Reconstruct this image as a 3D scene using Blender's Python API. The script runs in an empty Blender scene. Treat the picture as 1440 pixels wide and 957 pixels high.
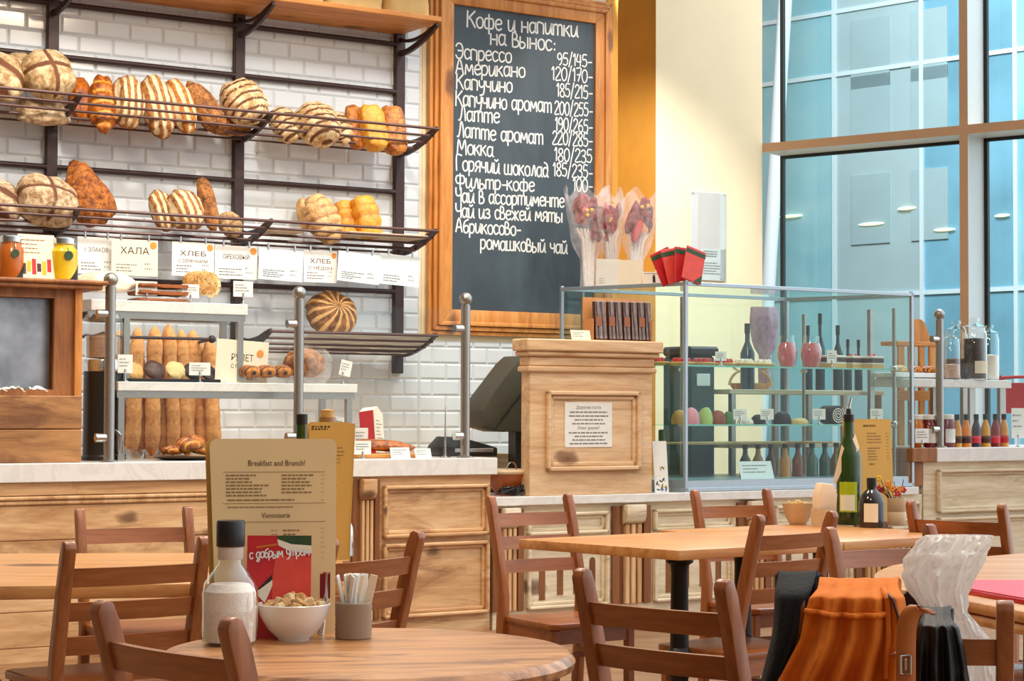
import bpy, bmesh, math, random
from mathutils import Vector, Matrix, noise
R = math.radians
sc = bpy.context.scene
COL = sc.collection
rnd = random.Random(7)

# ---------------------------------------------------------------- camera
F, CX, CY, HC = 2700.0, 720.0, 478.5, 1.22
PITCH, ROLL = math.atan(96.0 / F), 0.004
CAMM = Matrix.Rotation(R(90) + PITCH, 3, 'X') @ Matrix.Rotation(ROLL, 3, 'Z')
CAMP = Vector((0, 0, HC))
cam = bpy.data.cameras.new('camera'); cam_o = bpy.data.objects.new('camera', cam); COL.objects.link(cam_o)
cam.sensor_width = 36.0; cam.lens = F / 1440 * 36.0; cam.clip_start = 0.05; cam.clip_end = 200
cam_o.matrix_world = Matrix.Translation(CAMP) @ CAMM.to_4x4()
sc.camera = cam_o

def ray(px, py):
    return CAMM @ Vector(((px - CX) / F, -(py - CY) / F, -1.0))
def P_z(px, py, z):                         # where a sight line meets a level plane
    r = ray(px, py); t = (z - HC) / r.z
    return CAMP + r * t
def P_pl(px, py, p0, n):                    # ... an upright plane
    r = ray(px, py); t = (p0 - CAMP).dot(n) / r.dot(n)
    return CAMP + r * t
def P_y(px, py, y):
    r = ray(px, py); return CAMP + r * (y / r.y)

AX, AY = 4230.0, 2700.0
_l = math.hypot(AX, AY); AX /= _l; AY /= _l
A = Vector((AX, AY, 0)); N = Vector((AY, -AX, 0)); TH = math.atan2(AY, AX)
BX, BY = 3550.0, -2700.0
_l = math.hypot(BX, BY); BX /= _l; BY /= _l
B = Vector((BX, BY, 0)); NB = Vector((BY, -BX, 0)); THB = math.atan2(BY, BX)
Y0 = 10.9
W0 = Vector(((200 - CX) / F * Y0, Y0, 0))
def W(u, d, z=0.0):                         # bakery wall frame: u along, d out of the wall, z up
    return W0 + A * u + N * d + Vector((0, 0, z))
def uz(px, py, d):
    p = P_pl(px, py, W0 + N * d, N); q = p - W0
    return q.dot(A), p.z
def sc_at(px, py, d):                       # metres per pixel there
    return P_pl(px, py, W0 + N * d, N).y / F
def box_at(x0, y0, x1, y1, d):              # pixel box on an upright plane -> u centre, z bottom, width across the view, height
    um, zb = uz((x0 + x1) / 2, y1, d); _, zt = uz((x0 + x1) / 2, y0, d)
    s = sc_at((x0 + x1) / 2, (y0 + y1) / 2, d)
    return um, zb, (x1 - x0) * s, zt - zb
def uspan(x0, x1, y, d):
    return uz(x0, y, d)[0], uz(x1, y, d)[0]

# ---------------------------------------------------------------- materials
MATS = {}
def nt(name):
    m = bpy.data.materials.new(name); m.use_nodes = True
    t = m.node_tree; b = t.nodes['Principled BSDF']
    MATS[name] = m
    return m, t, b
def lk(t, a, ao, b, bi): t.links.new(a.outputs[ao], b.inputs[bi])
def srgb(r, g, b):
    def f(c):
        c /= 255.0
        return c / 12.92 if c <= 0.04045 else ((c + 0.055) / 1.055) ** 2.4
    return (f(r), f(g), f(b), 1)
def ramp(t, stops):
    n = t.nodes.new('ShaderNodeValToRGB'); e = n.color_ramp.elements
    while len(e) < len(stops): e.new(0.5)
    for i, (p, c) in enumerate(stops): e[i].position = p; e[i].color = c
    return n
def coords(t, scale=(1, 1, 1), kind='Object', rot=(0, 0, 0)):
    tc = t.nodes.new('ShaderNodeTexCoord'); mp = t.nodes.new('ShaderNodeMapping')
    mp.inputs['Scale'].default_value = scale; mp.inputs['Rotation'].default_value = rot
    lk(t, tc, kind, mp, 'Vector'); return mp
def noise_n(t, mp, scale, detail=4, rough=0.55, dist=0.0):
    n = t.nodes.new('ShaderNodeTexNoise'); n.inputs['Scale'].default_value = scale
    n.inputs['Detail'].default_value = detail; n.inputs['Roughness'].default_value = rough
    n.inputs['Distortion'].default_value = dist
    lk(t, mp, 'Vector', n, 'Vector'); return n
def bump(t, b, src, out, strength, dist=0.01):
    n = t.nodes.new('ShaderNodeBump'); n.inputs['Strength'].default_value = strength; n.inputs['Distance'].default_value = dist
    lk(t, src, out, n, 'Height'); lk(t, n, 'Normal', b, 'Normal')
def mixc(t, fac, fo, c1, c2, mode='MIX'):
    n = t.nodes.new('ShaderNodeMix'); n.data_type = 'RGBA'; n.blend_type = mode
    if fac is None: n.inputs[0].default_value = fo
    else: t.links.new(fac.outputs[fo], n.inputs[0])
    for i, c in ((6, c1), (7, c2)):
        if isinstance(c, tuple) and len(c) == 4: n.inputs[i].default_value = c
        else: t.links.new(c, n.inputs[i])
    return n.outputs[2]
def plain(name, col, rough=0.5, metal=0.0, var=0.08, scale=20, bmp=0.0, spec=0.5, coat=0.0):
    m, t, b = nt(name)
    mp = coords(t); n = noise_n(t, mp, scale)
    d = tuple(max(0, c * (1 - var)) for c in col[:3]) + (1,); l = tuple(min(1, c * (1 + var)) for c in col[:3]) + (1,)
    r = ramp(t, [(0.3, d), (0.7, l)]); lk(t, n, 'Fac', r, 'Fac'); lk(t, r, 'Color', b, 'Base Color')
    b.inputs['Roughness'].default_value = rough; b.inputs['Metallic'].default_value = metal
    b.inputs['Specular IOR Level'].default_value = spec
    if coat: b.inputs['Coat Weight'].default_value = coat; b.inputs['Coat Roughness'].default_value = 0.1
    if bmp: bump(t, b, n, 'Fac', bmp)
    return m
def wood(name, c_dark, c_mid, c_light, axis='x', rough=0.5, grain=14, knots=0.0, knot_col=None, stretch=9.0, bmp=0.12, plank=None, coat=0.0, stain=None, crack=0.0):
    m, t, b = nt(name)
    s = [1.0, 1.0, 1.0]; i = 'xyz'.index(axis); s[i] = 1.0 / stretch
    mp = coords(t, tuple(s))
    n = noise_n(t, mp, grain, 6, 0.6, 1.2)
    r = ramp(t, [(0.28, c_dark), (0.5, c_mid), (0.72, c_light)]); lk(t, n, 'Fac', r, 'Fac')
    n2 = noise_n(t, mp, grain * 6, 3, 0.6)
    r2 = ramp(t, [(0.35, (0.78, 0.74, 0.7, 1)), (0.6, (1, 1, 1, 1))]); lk(t, n2, 'Fac', r2, 'Fac')
    col = mixc(t, None, 0.7, r.outputs['Color'], r2.outputs['Color'], 'MULTIPLY')
    if stain:
        mp3 = coords(t, tuple(0.35 if k == i else 1.0 for k in range(3)))
        n3 = noise_n(t, mp3, stain[1], 5, 0.65, 0.6)
        lo, hi = stain[2:] if len(stain) > 2 else (.56, .72)
        r3 = ramp(t, [(lo, (0, 0, 0, 1)), (hi, (.85, .85, .85, 1))]); lk(t, n3, 'Fac', r3, 'Fac')
        col = mixc(t, r3, 'Color', col, stain[0])
    if knots:
        sk = [1.0, 1.0, 1.0]; sk[i] = 0.55
        mpk = coords(t, tuple(sk)); v = t.nodes.new('ShaderNodeTexVoronoi'); v.inputs['Scale'].default_value = knots
        nd = noise_n(t, mpk, knots * 3, 2)
        va = t.nodes.new('ShaderNodeVectorMath'); va.operation = 'MULTIPLY_ADD'
        va.inputs[1].default_value = (0.06, 0.06, 0.06); lk(t, nd, 'Color', va, 0); lk(t, mpk, 'Vector', va, 2)
        lk(t, va, 'Vector', v, 'Vector')
        rk = ramp(t, [(0.0, (1, 1, 1, 1)), (0.12, (0.8, 0.8, 0.8, 1)), (0.19, (0, 0, 0, 1))]); lk(t, v, 'Distance', rk, 'Fac')
        col = mixc(t, rk, 'Color', col, knot_col or (0.08, 0.04, 0.02, 1))
    if crack:                                # weathered dark cracks along the grain
        mpc = coords(t, tuple(0.10 if k == i else 1.0 for k in range(3))); nc = noise_n(t, mpc, 16, 5, 0.7, 0.8)
        rc_ = ramp(t, [(0.60, (0, 0, 0, 1)), (0.66, (crack,) * 3 + (1,))]); lk(t, nc, 'Fac', rc_, 'Fac')
        col = mixc(t, rc_, 'Color', col, tuple(c * 0.45 for c in c_dark[:3]) + (1,))
    if plank:                                # dark joints between boards: (axis, board width)
        sx = t.nodes.new('ShaderNodeSeparateXYZ'); lk(t, coords(t), 'Vector', sx, 'Vector')
        ma = t.nodes.new('ShaderNodeMath'); ma.operation = 'PINGPONG'; ma.inputs[1].default_value = plank[1] / 2
        lk(t, sx, plank[0].upper(), ma, 0)
        rp = ramp(t, [(0.0, (1, 1, 1, 1)), (0.003, (0, 0, 0, 1))]); lk(t, ma, 'Value', rp, 'Fac')
        col = mixc(t, rp, 'Color', col, tuple(c * 0.35 for c in c_dark[:3]) + (1,))
    t.links.new(col, b.inputs['Base Color'])
    b.inputs['Roughness'].default_value = rough
    if coat: b.inputs['Coat Weight'].default_value = coat; b.inputs['Coat Roughness'].default_value = 0.25
    if bmp: bump(t, b, n2, 'Fac', bmp, 0.004)
    return m
def pane(name, tint=(0.9, 0.97, 0.96, 1), refl=0.12, rough=0.02):
    m, t, b = nt(name); t.nodes.remove(b)
    o = t.nodes['Material Output']; tr = t.nodes.new('ShaderNodeBsdfTransparent'); tr.inputs[0].default_value = tint
    g = t.nodes.new('ShaderNodeBsdfGlossy'); g.inputs['Roughness'].default_value = rough; g.inputs[0].default_value = (0.9, 1, 1, 1)
    lw = t.nodes.new('ShaderNodeFresnel'); lw.inputs['IOR'].default_value = 1.45
    mu = t.nodes.new('ShaderNodeMath'); mu.operation = 'MULTIPLY'; mu.inputs[1].default_value = refl / 0.04; mu.use_clamp = True
    lk(t, lw, 'Fac', mu, 0)
    ge = t.nodes.new('ShaderNodeNewGeometry'); fr = t.nodes.new('ShaderNodeMath'); fr.operation = 'SUBTRACT'; fr.inputs[0].default_value = 1.0; lk(t, ge, 'Backfacing', fr, 1)
    mu2 = t.nodes.new('ShaderNodeMath'); mu2.operation = 'MULTIPLY'; lk(t, mu, 'Value', mu2, 0); lk(t, fr, 'Value', mu2, 1); mu = mu2
    mx = t.nodes.new('ShaderNodeMixShader'); lk(t, mu, 'Value', mx, 0); lk(t, tr, 0, mx, 1); lk(t, g, 0, mx, 2); lk(t, mx, 0, o, 'Surface')
    return m
def film(name, col, alpha, rough=0.25):      # thin clear wrapping or plastic
    m, t, b = nt(name)
    b.inputs['Base Color'].default_value = col; b.inputs['Roughness'].default_value = rough
    mp = coords(t); n = noise_n(t, mp, 30, 4); r = ramp(t, [(0.3, (alpha * (0.5 if alpha < .6 else 0.88),) * 3 + (1,)), (0.75, (min(1, alpha * 1.5),) * 3 + (1,))])
    lk(t, n, 'Fac', r, 'Fac'); lk(t, r, 'Color', b, 'Alpha')
    b.inputs['Specular IOR Level'].default_value = 0.8
    bump(t, b, n, 'Fac', 0.5, 0.01)
    return m
def crust(name, base, score, base2=None, spk=None, rough=0.75, bmp=0.5, sc_=1.0):
    m, t, b = nt(name)
    base2 = base2 or tuple(c * 0.6 for c in base[:3]) + (1,)
    mp = coords(t); n = noise_n(t, mp, 26 * sc_, 8, 0.72, 0.4)
    dk = tuple(c * 0.55 for c in base2[:3]) + (1,)
    r = ramp(t, [(0.30, dk), (0.42, base2), (0.56, base), (0.75, tuple(min(1, c * 1.12) for c in base[:3]) + (1,))]); lk(t, n, 'Fac', r, 'Fac')
    nb = noise_n(t, mp, 7 * sc_, 3, 0.5); rb = ramp(t, [(0.35, (.74, .66, .56, 1)), (0.6, (1, 1, 1, 1))]); lk(t, nb, 'Fac', rb, 'Fac')
    col = mixc(t, None, 0.8, r.outputs['Color'], rb.outputs['Color'], 'MULTIPLY')
    if spk:
        n3 = noise_n(t, mp, 130 * sc_, 2, 0.6); r3 = ramp(t, [(0.56, (0, 0, 0, 1)), (0.64, (1, 1, 1, 1))]); lk(t, n3, 'Fac', r3, 'Fac')
        col = mixc(t, r3, 'Color', col, spk)
    at = t.nodes.new('ShaderNodeAttribute'); at.attribute_name = 'score'
    n4 = noise_n(t, mp, 60 * sc_, 3)
    ad = t.nodes.new('ShaderNodeMath'); ad.operation = 'MULTIPLY_ADD'; ad.inputs[1].default_value = 0.5
    lk(t, n4, 'Fac', ad, 0); lk(t, at, 'Fac', ad, 2)
    r4 = ramp(t, [(0.52, (0, 0, 0, 1)), (0.8, (1, 1, 1, 1))]); lk(t, ad, 'Value', r4, 'Fac')
    col = mixc(t, r4, 'Color', col, score)
    t.links.new(col, b.inputs['Base Color']); b.inputs['Roughness'].default_value = rough
    bump(t, b, n, 'Fac', bmp, 0.01)
    return m

# ---------------------------------------------------------------- mesh builder
class MB:
    def __init__(s): s.bm = bmesh.new(); s.mi = 0; s.lay = None
    def _add(s, verts, faces, M=None):
        vs = [s.bm.verts.new(M @ Vector(v) if M else Vector(v)) for v in verts]
        for f in faces:
            try:
                fc = s.bm.faces.new([vs[i] for i in f]); fc.material_index = s.mi
            except ValueError: pass
        return vs
    def box(s, c, size, bev=0.0, M=None, seg=1):
        x, y, z = (v / 2 for v in size); cx, cy, cz = c
        v = [(cx + a * x, cy + b_ * y, cz + d * z) for a in (-1, 1) for b_ in (-1, 1) for d in (-1, 1)]
        f = [(0, 1, 3, 2), (4, 6, 7, 5), (0, 4, 5, 1), (2, 3, 7, 6), (0, 2, 6, 4), (1, 5, 7, 3)]
        if bev <= 0: s._add(v, f, M); return s
        t = bmesh.new(); vs = [t.verts.new(p) for p in v]
        for q in f: t.faces.new([vs[i] for i in q])
        bmesh.ops.bevel(t, geom=t.edges[:], offset=min(bev, 0.49 * min(size)), segments=seg, affect='EDGES', profile=0.5)
        s.merge(t, M); return s
    def span(s, p0, p1, bev=0.0, M=None, seg=1):
        return s.box([(a + b_) / 2 for a, b_ in zip(p0, p1)], [abs(b_ - a) for a, b_ in zip(p0, p1)], bev, M, seg)
    def merge(s, t, M=None):
        t.verts.index_update(); vs = [s.bm.verts.new(M @ v.co if M else v.co) for v in t.verts]
        for f in t.faces:
            try:
                fc = s.bm.faces.new([vs[v.index] for v in f.verts]); fc.material_index = s.mi
            except ValueError: pass
        t.free()
    def tube(s, pts, r, n=10, closed=False, caps=True, M=None):
        pts = [Vector(p) for p in pts]; k = len(pts); rr = r if isinstance(r, (list, tuple)) else [r] * k
        rings = []; up = None
        for i, p in enumerate(pts):
            a = pts[(i - 1) % k] if (closed or i > 0) else p; b_ = pts[(i + 1) % k] if (closed or i < k - 1) else p
            d = (b_ - a).normalized()
            if up is None: up = Vector((0, 0, 1)) if abs(d.z) < 0.9 else Vector((1, 0, 0))
            e = d.cross(up)
            if e.length < 1e-5: e = d.cross(Vector((0.3, 1, 0.2)))
            e.normalize(); g = e.cross(d).normalized(); up = g
            rings.append([p + (e * math.cos(2 * math.pi * j / n) + g * math.sin(2 * math.pi * j / n)) * rr[i] for j in range(n)])
        v = [q for rg in rings for q in rg]; f = []
        for i in range(k if closed else k - 1):
            a, b_ = i * n, ((i + 1) % k) * n
            f += [(a + j, a + (j + 1) % n, b_ + (j + 1) % n, b_ + j) for j in range(n)]
        if caps and not closed: f += [tuple(range(n))[::-1], tuple((k - 1) * n + j for j in range(n))]
        s._add(v, f, M); return s
    def lathe(s, prof, n=28, c=(0, 0, 0), M=None, sx=1.0, sy=1.0):
        v = []; f = []; k = len(prof)
        for r, z in prof:
            v += [(c[0] + sx * max(r, 1e-4) * math.cos(2 * math.pi * j / n), c[1] + sy * max(r, 1e-4) * math.sin(2 * math.pi * j / n), c[2] + z) for j in range(n)]
        for i in range(k - 1):
            a, b_ = i * n, (i + 1) * n
            f += [(a + j, a + (j + 1) % n, b_ + (j + 1) % n, b_ + j) for j in range(n)]
        f += [tuple(range(n))[::-1], tuple((k - 1) * n + j for j in range(n))]
        s._add(v, f, M); return s
    def prism(s, outline, t0, t1, plane='xz', M=None, bev=0.0):
        def mk(a, b_, t):
            return {'xz': (a, t, b_), 'yz': (t, a, b_), 'xy': (a, b_, t)}[plane]
        k = len(outline); tb = bmesh.new()
        lo = [tb.verts.new(mk(a, b_, t0)) for a, b_ in outline]; hi = [tb.verts.new(mk(a, b_, t1)) for a, b_ in outline]
        tb.faces.new(lo[::-1]); tb.faces.new(hi)
        for i in range(k): tb.faces.new([lo[i], lo[(i + 1) % k], hi[(i + 1) % k], hi[i]])
        bmesh.ops.recalc_face_normals(tb, faces=tb.faces[:])
        if bev > 0:
            es = [e for e in tb.edges if len(e.link_faces) == 2 and e.link_faces[0].normal.angle(e.link_faces[1].normal, 0) > 0.6]
            bmesh.ops.bevel(tb, geom=es, offset=bev, segments=2, affect='EDGES', profile=0.5)
        s.merge(tb, M); return s
    def ball(s, c, r, n=16, M=None):
        rx, ry, rz = r if isinstance(r, (tuple, list)) else (r, r, r)
        m = n // 2; v = [(c[0], c[1], c[2] - rz)]
        for i in range(1, m):
            ph = -math.pi / 2 + math.pi * i / m
            v += [(c[0] + rx * math.cos(ph) * math.cos(2 * math.pi * j / n), c[1] + ry * math.cos(ph) * math.sin(2 * math.pi * j / n), c[2] + rz * math.sin(ph)) for j in range(n)]
        v.append((c[0], c[1], c[2] + rz)); L = len(v) - 1; f = []
        for j in range(n): f.append((0, 1 + (j + 1) % n, 1 + j)); f.append((L, 1 + (m - 2) * n + j, 1 + (m - 2) * n + (j + 1) % n))
        for i in range(m - 2):
            a, b_ = 1 + i * n, 1 + (i + 1) * n
            f += [(a + j, a + (j + 1) % n, b_ + (j + 1) % n, b_ + j) for j in range(n)]
        s._add(v, f, M); return s
    def grid(s, fn, nu, nv, M=None, thick=0.0):
        v = [fn(i / nu, j / nv) for i in range(nu + 1) for j in range(nv + 1)]
        f = [(i * (nv + 1) + j, (i + 1) * (nv + 1) + j, (i + 1) * (nv + 1) + j + 1, i * (nv + 1) + j + 1) for i in range(nu) for j in range(nv)]
        if thick:
            tb = bmesh.new(); vs = [tb.verts.new(p) for p in v]
            for q in f: tb.faces.new([vs[i] for i in q])
            bmesh.ops.recalc_face_normals(tb, faces=tb.faces[:])
            bmesh.ops.solidify(tb, geom=tb.faces[:], thickness=thick)
            s.merge(tb, M)
        else: s._add(v, f, M)
        return s
    def ribbon(s, pts, w, t=0.0006, M=None):      # flat stroke in the local xz plane, facing -y
        pts = [Vector((p[0], 0, p[1])) for p in pts]
        L, Rr = [], []
        for i, p in enumerate(pts):
            d = (pts[min(i + 1, len(pts) - 1)] - pts[max(i - 1, 0)])
            if d.length < 1e-9: d = Vector((1, 0, 0))
            d.normalize(); nn = Vector((-d.z, 0, d.x)) * (w / 2)
            ex = d * (w / 2) if i == len(pts) - 1 else (-d * (w / 2) if i == 0 else Vector())
            L.append(p + nn + ex * 0.6); Rr.append(p - nn + ex * 0.6)
        v = [q + Vector((0, -t, 0)) for q in L + Rr]; k = len(pts)
        s._add(v, [(i, i + 1, k + i + 1, k + i) for i in range(k - 1)], M); return s
    def build(s, name, mats, parent=None, loc=None, rot=None, sharp=32, recalc=True):
        bm = s.bm
        if recalc: bmesh.ops.recalc_face_normals(bm, faces=bm.faces[:])
        for f in bm.faces: f.smooth = True
        for e in bm.edges:
            if len(e.link_faces) == 2 and e.link_faces[0].normal.angle(e.link_faces[1].normal, 0) > R(sharp): e.smooth = False
        me = bpy.data.meshes.new(name); bm.to_mesh(me); bm.free()
        for m in (mats if isinstance(mats, (list, tuple)) else [mats]): me.materials.append(m)
        o = bpy.data.objects.new(name, me); COL.objects.link(o)
        if parent: o.parent = parent
        if loc is not None: o.location = loc
        if rot is not None: o.rotation_euler = rot
        return o

def tag(o, label, cat, group=None):
    o['label'] = label; o['category'] = cat
    if group: o['group'] = group
    return o
def thing(name, label, cat, loc=(0, 0, 0), rotz=0.0, group=None, rot=None):
    o = bpy.data.objects.new(name, None); COL.objects.link(o); o.empty_display_size = 0.05
    o.location = loc; o.rotation_euler = rot if rot else (0, 0, rotz)
    return tag(o, label, cat, group)
def struct(o):
    o['kind'] = 'structure'; return o
def copy_tree(o, parent=None):
    c = o.copy(); COL.objects.link(c)
    if parent: c.parent = parent
    for ch in list(o.children): copy_tree(ch, c)
    return c
def catmull(pts, n=5):
    if len(pts) < 3: return pts
    out = []
    for i in range(len(pts) - 1):
        p0 = pts[max(i - 1, 0)]; p1 = pts[i]; p2 = pts[i + 1]; p3 = pts[min(i + 2, len(pts) - 1)]
        for k in range(n):
            t = k / n
            out.append(tuple(0.5 * (2 * b_ + (c - a) * t + (2 * a - 5 * b_ + 4 * c - d) * t * t + (3 * b_ - a - 3 * c + d) * t ** 3) for a, b_, c, d in zip(p0, p1, p2, p3)))
    out.append(tuple(pts[-1])); return out
def type_into(mb, body, size, w=None, x=0, z=0, M=None, align='CENTER', t=0.0008):   # printed words lying in the local xz plane
    c = bpy.data.curves.new('lettering', 'FONT'); c.body = body; c.size = size; c.align_x = align; c.resolution_u = 2
    o = bpy.data.objects.new('lettering', c); COL.objects.link(o)
    bpy.context.view_layer.update()
    me = bpy.data.meshes.new_from_object(o.evaluated_get(bpy.context.evaluated_depsgraph_get()))
    sx = 1.0
    if w:
        xs = [v.co.x for v in me.vertices]; sx = w / max(1e-6, max(xs) - min(xs))
    vs = [(v.co.x * sx + x, -t, v.co.y + z) for v in me.vertices]; fs = [tuple(p.vertices) for p in me.polygons]
    mb._add(vs, fs, M)
    bpy.data.objects.remove(o); bpy.data.curves.remove(c); bpy.data.meshes.remove(me)
def print_lines(mb, x0, x1, z0, z1, n, h, M=None, seed=1, fill=(0.5, 1.0), t=0.0007):   # small print too fine to read
    q = random.Random(seed)
    for i in range(n):
        z = z1 - (z1 - z0) * (i + 0.5) / n; x = x0; end = x0 + (x1 - x0) * q.uniform(*fill)
        while x < end - 1e-4:
            w = min(end - x, (x1 - x0) * q.uniform(0.05, 0.16))
            mb._add([(x, -t, z - h / 2), (x + w, -t, z - h / 2), (x + w, -t, z + h / 2), (x, -t, z + h / 2)], [(0, 1, 2, 3)], M)
            x += w + h * 0.7
# ---------------------------------------------------------------- palette
M_pine = wood('pale_pine', srgb(186, 138, 90), srgb(220, 178, 130), srgb(236, 206, 164), 'x', 0.6, 9, 4.0, srgb(96, 58, 32), stain=(srgb(160, 112, 70), 5, .54, .68), crack=.5)
M_pine_p = wood('podium_pine', srgb(196, 156, 112), srgb(226, 190, 148), srgb(238, 212, 176), 'x', 0.6, 9, 3.6, srgb(120, 80, 48), crack=.3)
M_pine_v = wood('pale_pine_upright', srgb(186, 138, 90), srgb(220, 178, 130), srgb(236, 206, 164), 'z', 0.6, 9, 3.2, srgb(84, 52, 30))
M_pine_w = wood('whitewashed_pine', srgb(208, 192, 160), srgb(232, 218, 190), srgb(242, 232, 210), 'x', 0.65, 8, 3.4, srgb(120, 90, 64), crack=.45)
M_pine_y = wood('golden_pine', srgb(184, 110, 44), srgb(218, 146, 70), srgb(230, 168, 92), 'x', 0.5, 10, 3.0, srgb(110, 62, 28))
M_pine_yv = wood('golden_pine_upright', srgb(184, 110, 44), srgb(218, 146, 70), srgb(230, 168, 92), 'z', 0.5, 10, 3.0, srgb(110, 62, 28))
M_crate = wood('rustic_box_wood', srgb(134, 88, 50), srgb(186, 136, 86), srgb(206, 162, 112), 'x', 0.6, 7, 5, srgb(58, 32, 18), stain=(srgb(104, 64, 38), 7, .50, .66), crack=.7)
M_brown = wood('brown_cabinet_wood', srgb(116, 66, 30), srgb(156, 98, 50), srgb(180, 122, 70), 'z', 0.5, 10)
M_slot = wood('dark_shade_wood', srgb(96, 54, 24), srgb(134, 82, 40), srgb(150, 96, 50), 'z', 0.6, 10)  # shade on the pilaster sides put into this brown; carved slots share it
M_chair = wood('varnished_beech', srgb(122, 66, 28), srgb(152, 87, 42), srgb(172, 106, 58), 'z', 0.34, 13, stretch=12, bmp=0.05, coat=0.25)
M_chair_x = wood('varnished_beech_slat', srgb(122, 66, 28), srgb(152, 87, 42), srgb(172, 106, 58), 'x', 0.34, 13, stretch=12, bmp=0.05, coat=0.25)
M_table = wood('light_oak_tabletop', srgb(182, 116, 60), srgb(214, 150, 88), srgb(230, 178, 118), 'x', 0.36, 9, stretch=14, bmp=0.06, coat=0.25)
M_table2 = wood('streaked_oak_tabletop', srgb(112, 64, 32), srgb(202, 140, 84), srgb(224, 172, 116), 'x', 0.34, 9, stretch=8, stain=(srgb(126, 78, 44), 9, .50, .62), bmp=0.06, coat=0.3)
M_iron = plain('dark_brown_iron', srgb(62, 46, 46), 0.45, 0.3, 0.1, 30, 0.1)
M_wire = plain('brown_wire', srgb(92, 68, 64), 0.4, 0.5, 0.1, 40)
M_steel = plain('brushed_steel', srgb(168, 166, 162), 0.32, 0.9, 0.06, 60)
M_steel_b = plain('case_steel', srgb(176, 190, 200), 0.35, 0.85, 0.05, 60)
M_chrome = plain('chrome', srgb(215, 218, 220), 0.12, 1.0, 0.03, 50)
M_black = plain('black_plastic', srgb(26, 24, 24), 0.35, 0.0, 0.15, 40)
M_blackm = plain('black_iron_leg', srgb(18, 16, 18), 0.4, 0.3, 0.15, 40)
M_graygr = plain('grey_green_plastic', srgb(72, 72, 62), 0.5, 0.0, 0.08, 30)
M_tile = plain('white_glazed_tile', srgb(218, 226, 234), 0.12, 0.0, 0.015, 3, spec=0.6)
M_grout = plain('grout', srgb(200, 204, 206), 0.8, 0.0, 0.06, 60)
M_cream = plain('cream_plaster', srgb(240, 226, 192), 0.8, 0.0, 0.03, 2.5, 0.03)
M_ochre = plain('ochre_plaster', srgb(226, 164, 66), 0.75, 0.0, 0.06, 3.5, 0.04)
M_floor = wood('oak_floor', srgb(120, 84, 54), srgb(150, 110, 74), srgb(168, 128, 90), 'x', 0.45, 7, plank=('y', 0.14))
M_ceil = plain('white_ceiling', srgb(235, 230, 220), 0.85, 0.0, 0.02, 3)
def marble():
    m, t, b = nt('white_marble')
    mp = coords(t); n = noise_n(t, mp, 4, 8, 0.65, 1.5)
    r = ramp(t, [(0.42, srgb(234, 233, 230)), (0.5, srgb(222, 221, 219)), (0.55, srgb(232, 231, 228)), (0.75, srgb(228, 227, 225))])
    lk(t, n, 'Fac', r, 'Fac'); lk(t, r, 'Color', b, 'Base Color'); b.inputs['Roughness'].default_value = 0.25
    return m
M_marble = marble()
def slate():
    m, t, b = nt('slate_chalkboard')
    mp = coords(t, (1, 1, 0.5)); n = noise_n(t, mp, 3, 6, 0.6, 0.8)
    r = ramp(t, [(0.3, srgb(50, 62, 72)), (0.7, srgb(70, 86, 96))]); lk(t, n, 'Fac', r, 'Fac'); lk(t, r, 'Color', b, 'Base Color')
    b.inputs['Roughness'].default_value = 0.55
    return m
M_slate = slate()
M_chalk = plain('white_chalk', srgb(236, 236, 232), 0.9, 0.0, 0.05, 90)
M_paper = plain('white_paper', srgb(236, 236, 232), 0.8, 0.0, 0.03, 12)
M_paper_c = plain('cream_paper', srgb(236, 228, 206), 0.8, 0.0, 0.03, 12)
M_menu = plain('menu_card', srgb(226, 196, 142), 0.7, 0.0, 0.03, 8)
M_menu_g = plain('golden_menu_card', srgb(206, 160, 76), 0.7, 0.0, 0.04, 8)
M_kraft = plain('kraft_paper', srgb(214, 176, 112), 0.75, 0.0, 0.08, 8, 0.2)
M_napkin = plain('paper_napkin', srgb(226, 204, 176), 0.85, 0.0, 0.05, 14, 0.2)
M_ink = plain('brown_ink', srgb(74, 52, 34), 0.8, 0.0, 0.05, 50)
M_ink_l = plain('faded_ink', srgb(138, 108, 72), 0.8, 0.0, 0.05, 50)
M_ink_g = plain('grey_ink', srgb(120, 120, 122), 0.8, 0.0, 0.05, 50)
M_orange = plain('orange_sticker', srgb(228, 148, 56), 0.6, 0.0, 0.05, 50)
M_red = plain('red_card', srgb(196, 34, 40), 0.45, 0.0, 0.12, 16)
M_red_l = plain('light_red_card', srgb(222, 74, 62), 0.45, 0.0, 0.12, 20)
M_darkred = plain('deep_red_petals', srgb(132, 14, 26), 0.6, 0.0, 0.25, 60, 0.4)
M_green = plain('leaf_green', srgb(84, 128, 62), 0.55, 0.0, 0.15, 20)
M_dkgreen = plain('dark_green_card', srgb(44, 74, 40), 0.5, 0.0, 0.2, 20)
M_ceram = plain('white_glazed_ceramic', srgb(232, 226, 218), 0.2, 0.0, 0.02, 8)
M_ceram_t = plain('beige_stoneware', srgb(206, 180, 146), 0.4, 0.0, 0.06, 20)
M_ceram_g = plain('taupe_stoneware', srgb(150, 128, 106), 0.55, 0.0, 0.06, 20)
M_orangep = plain('glazed_orange_pottery', srgb(176, 92, 40), 0.3, 0.0, 0.15, 12)
M_glass = pane('clear_glass', (0.965, 0.98, 0.98, 1), 0.14)
M_guard = pane('guard_glass', (0.975, 0.99, 0.985, 1), 0.025)
M_case = pane('case_glass', (0.935, 0.985, 0.975, 1), 0.04)
M_shelfg = pane('green_edge_glass', (0.84, 0.95, 0.93, 1), 0.05)
M_win = pane('window_glass', (0.90, 0.97, 0.985, 1), 0.03)
M_cello = film('cellophane', srgb(244, 238, 240), 0.22, 0.12)
M_bag = film('thin_white_plastic', srgb(244, 238, 232), 0.95, 0.3)
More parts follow.
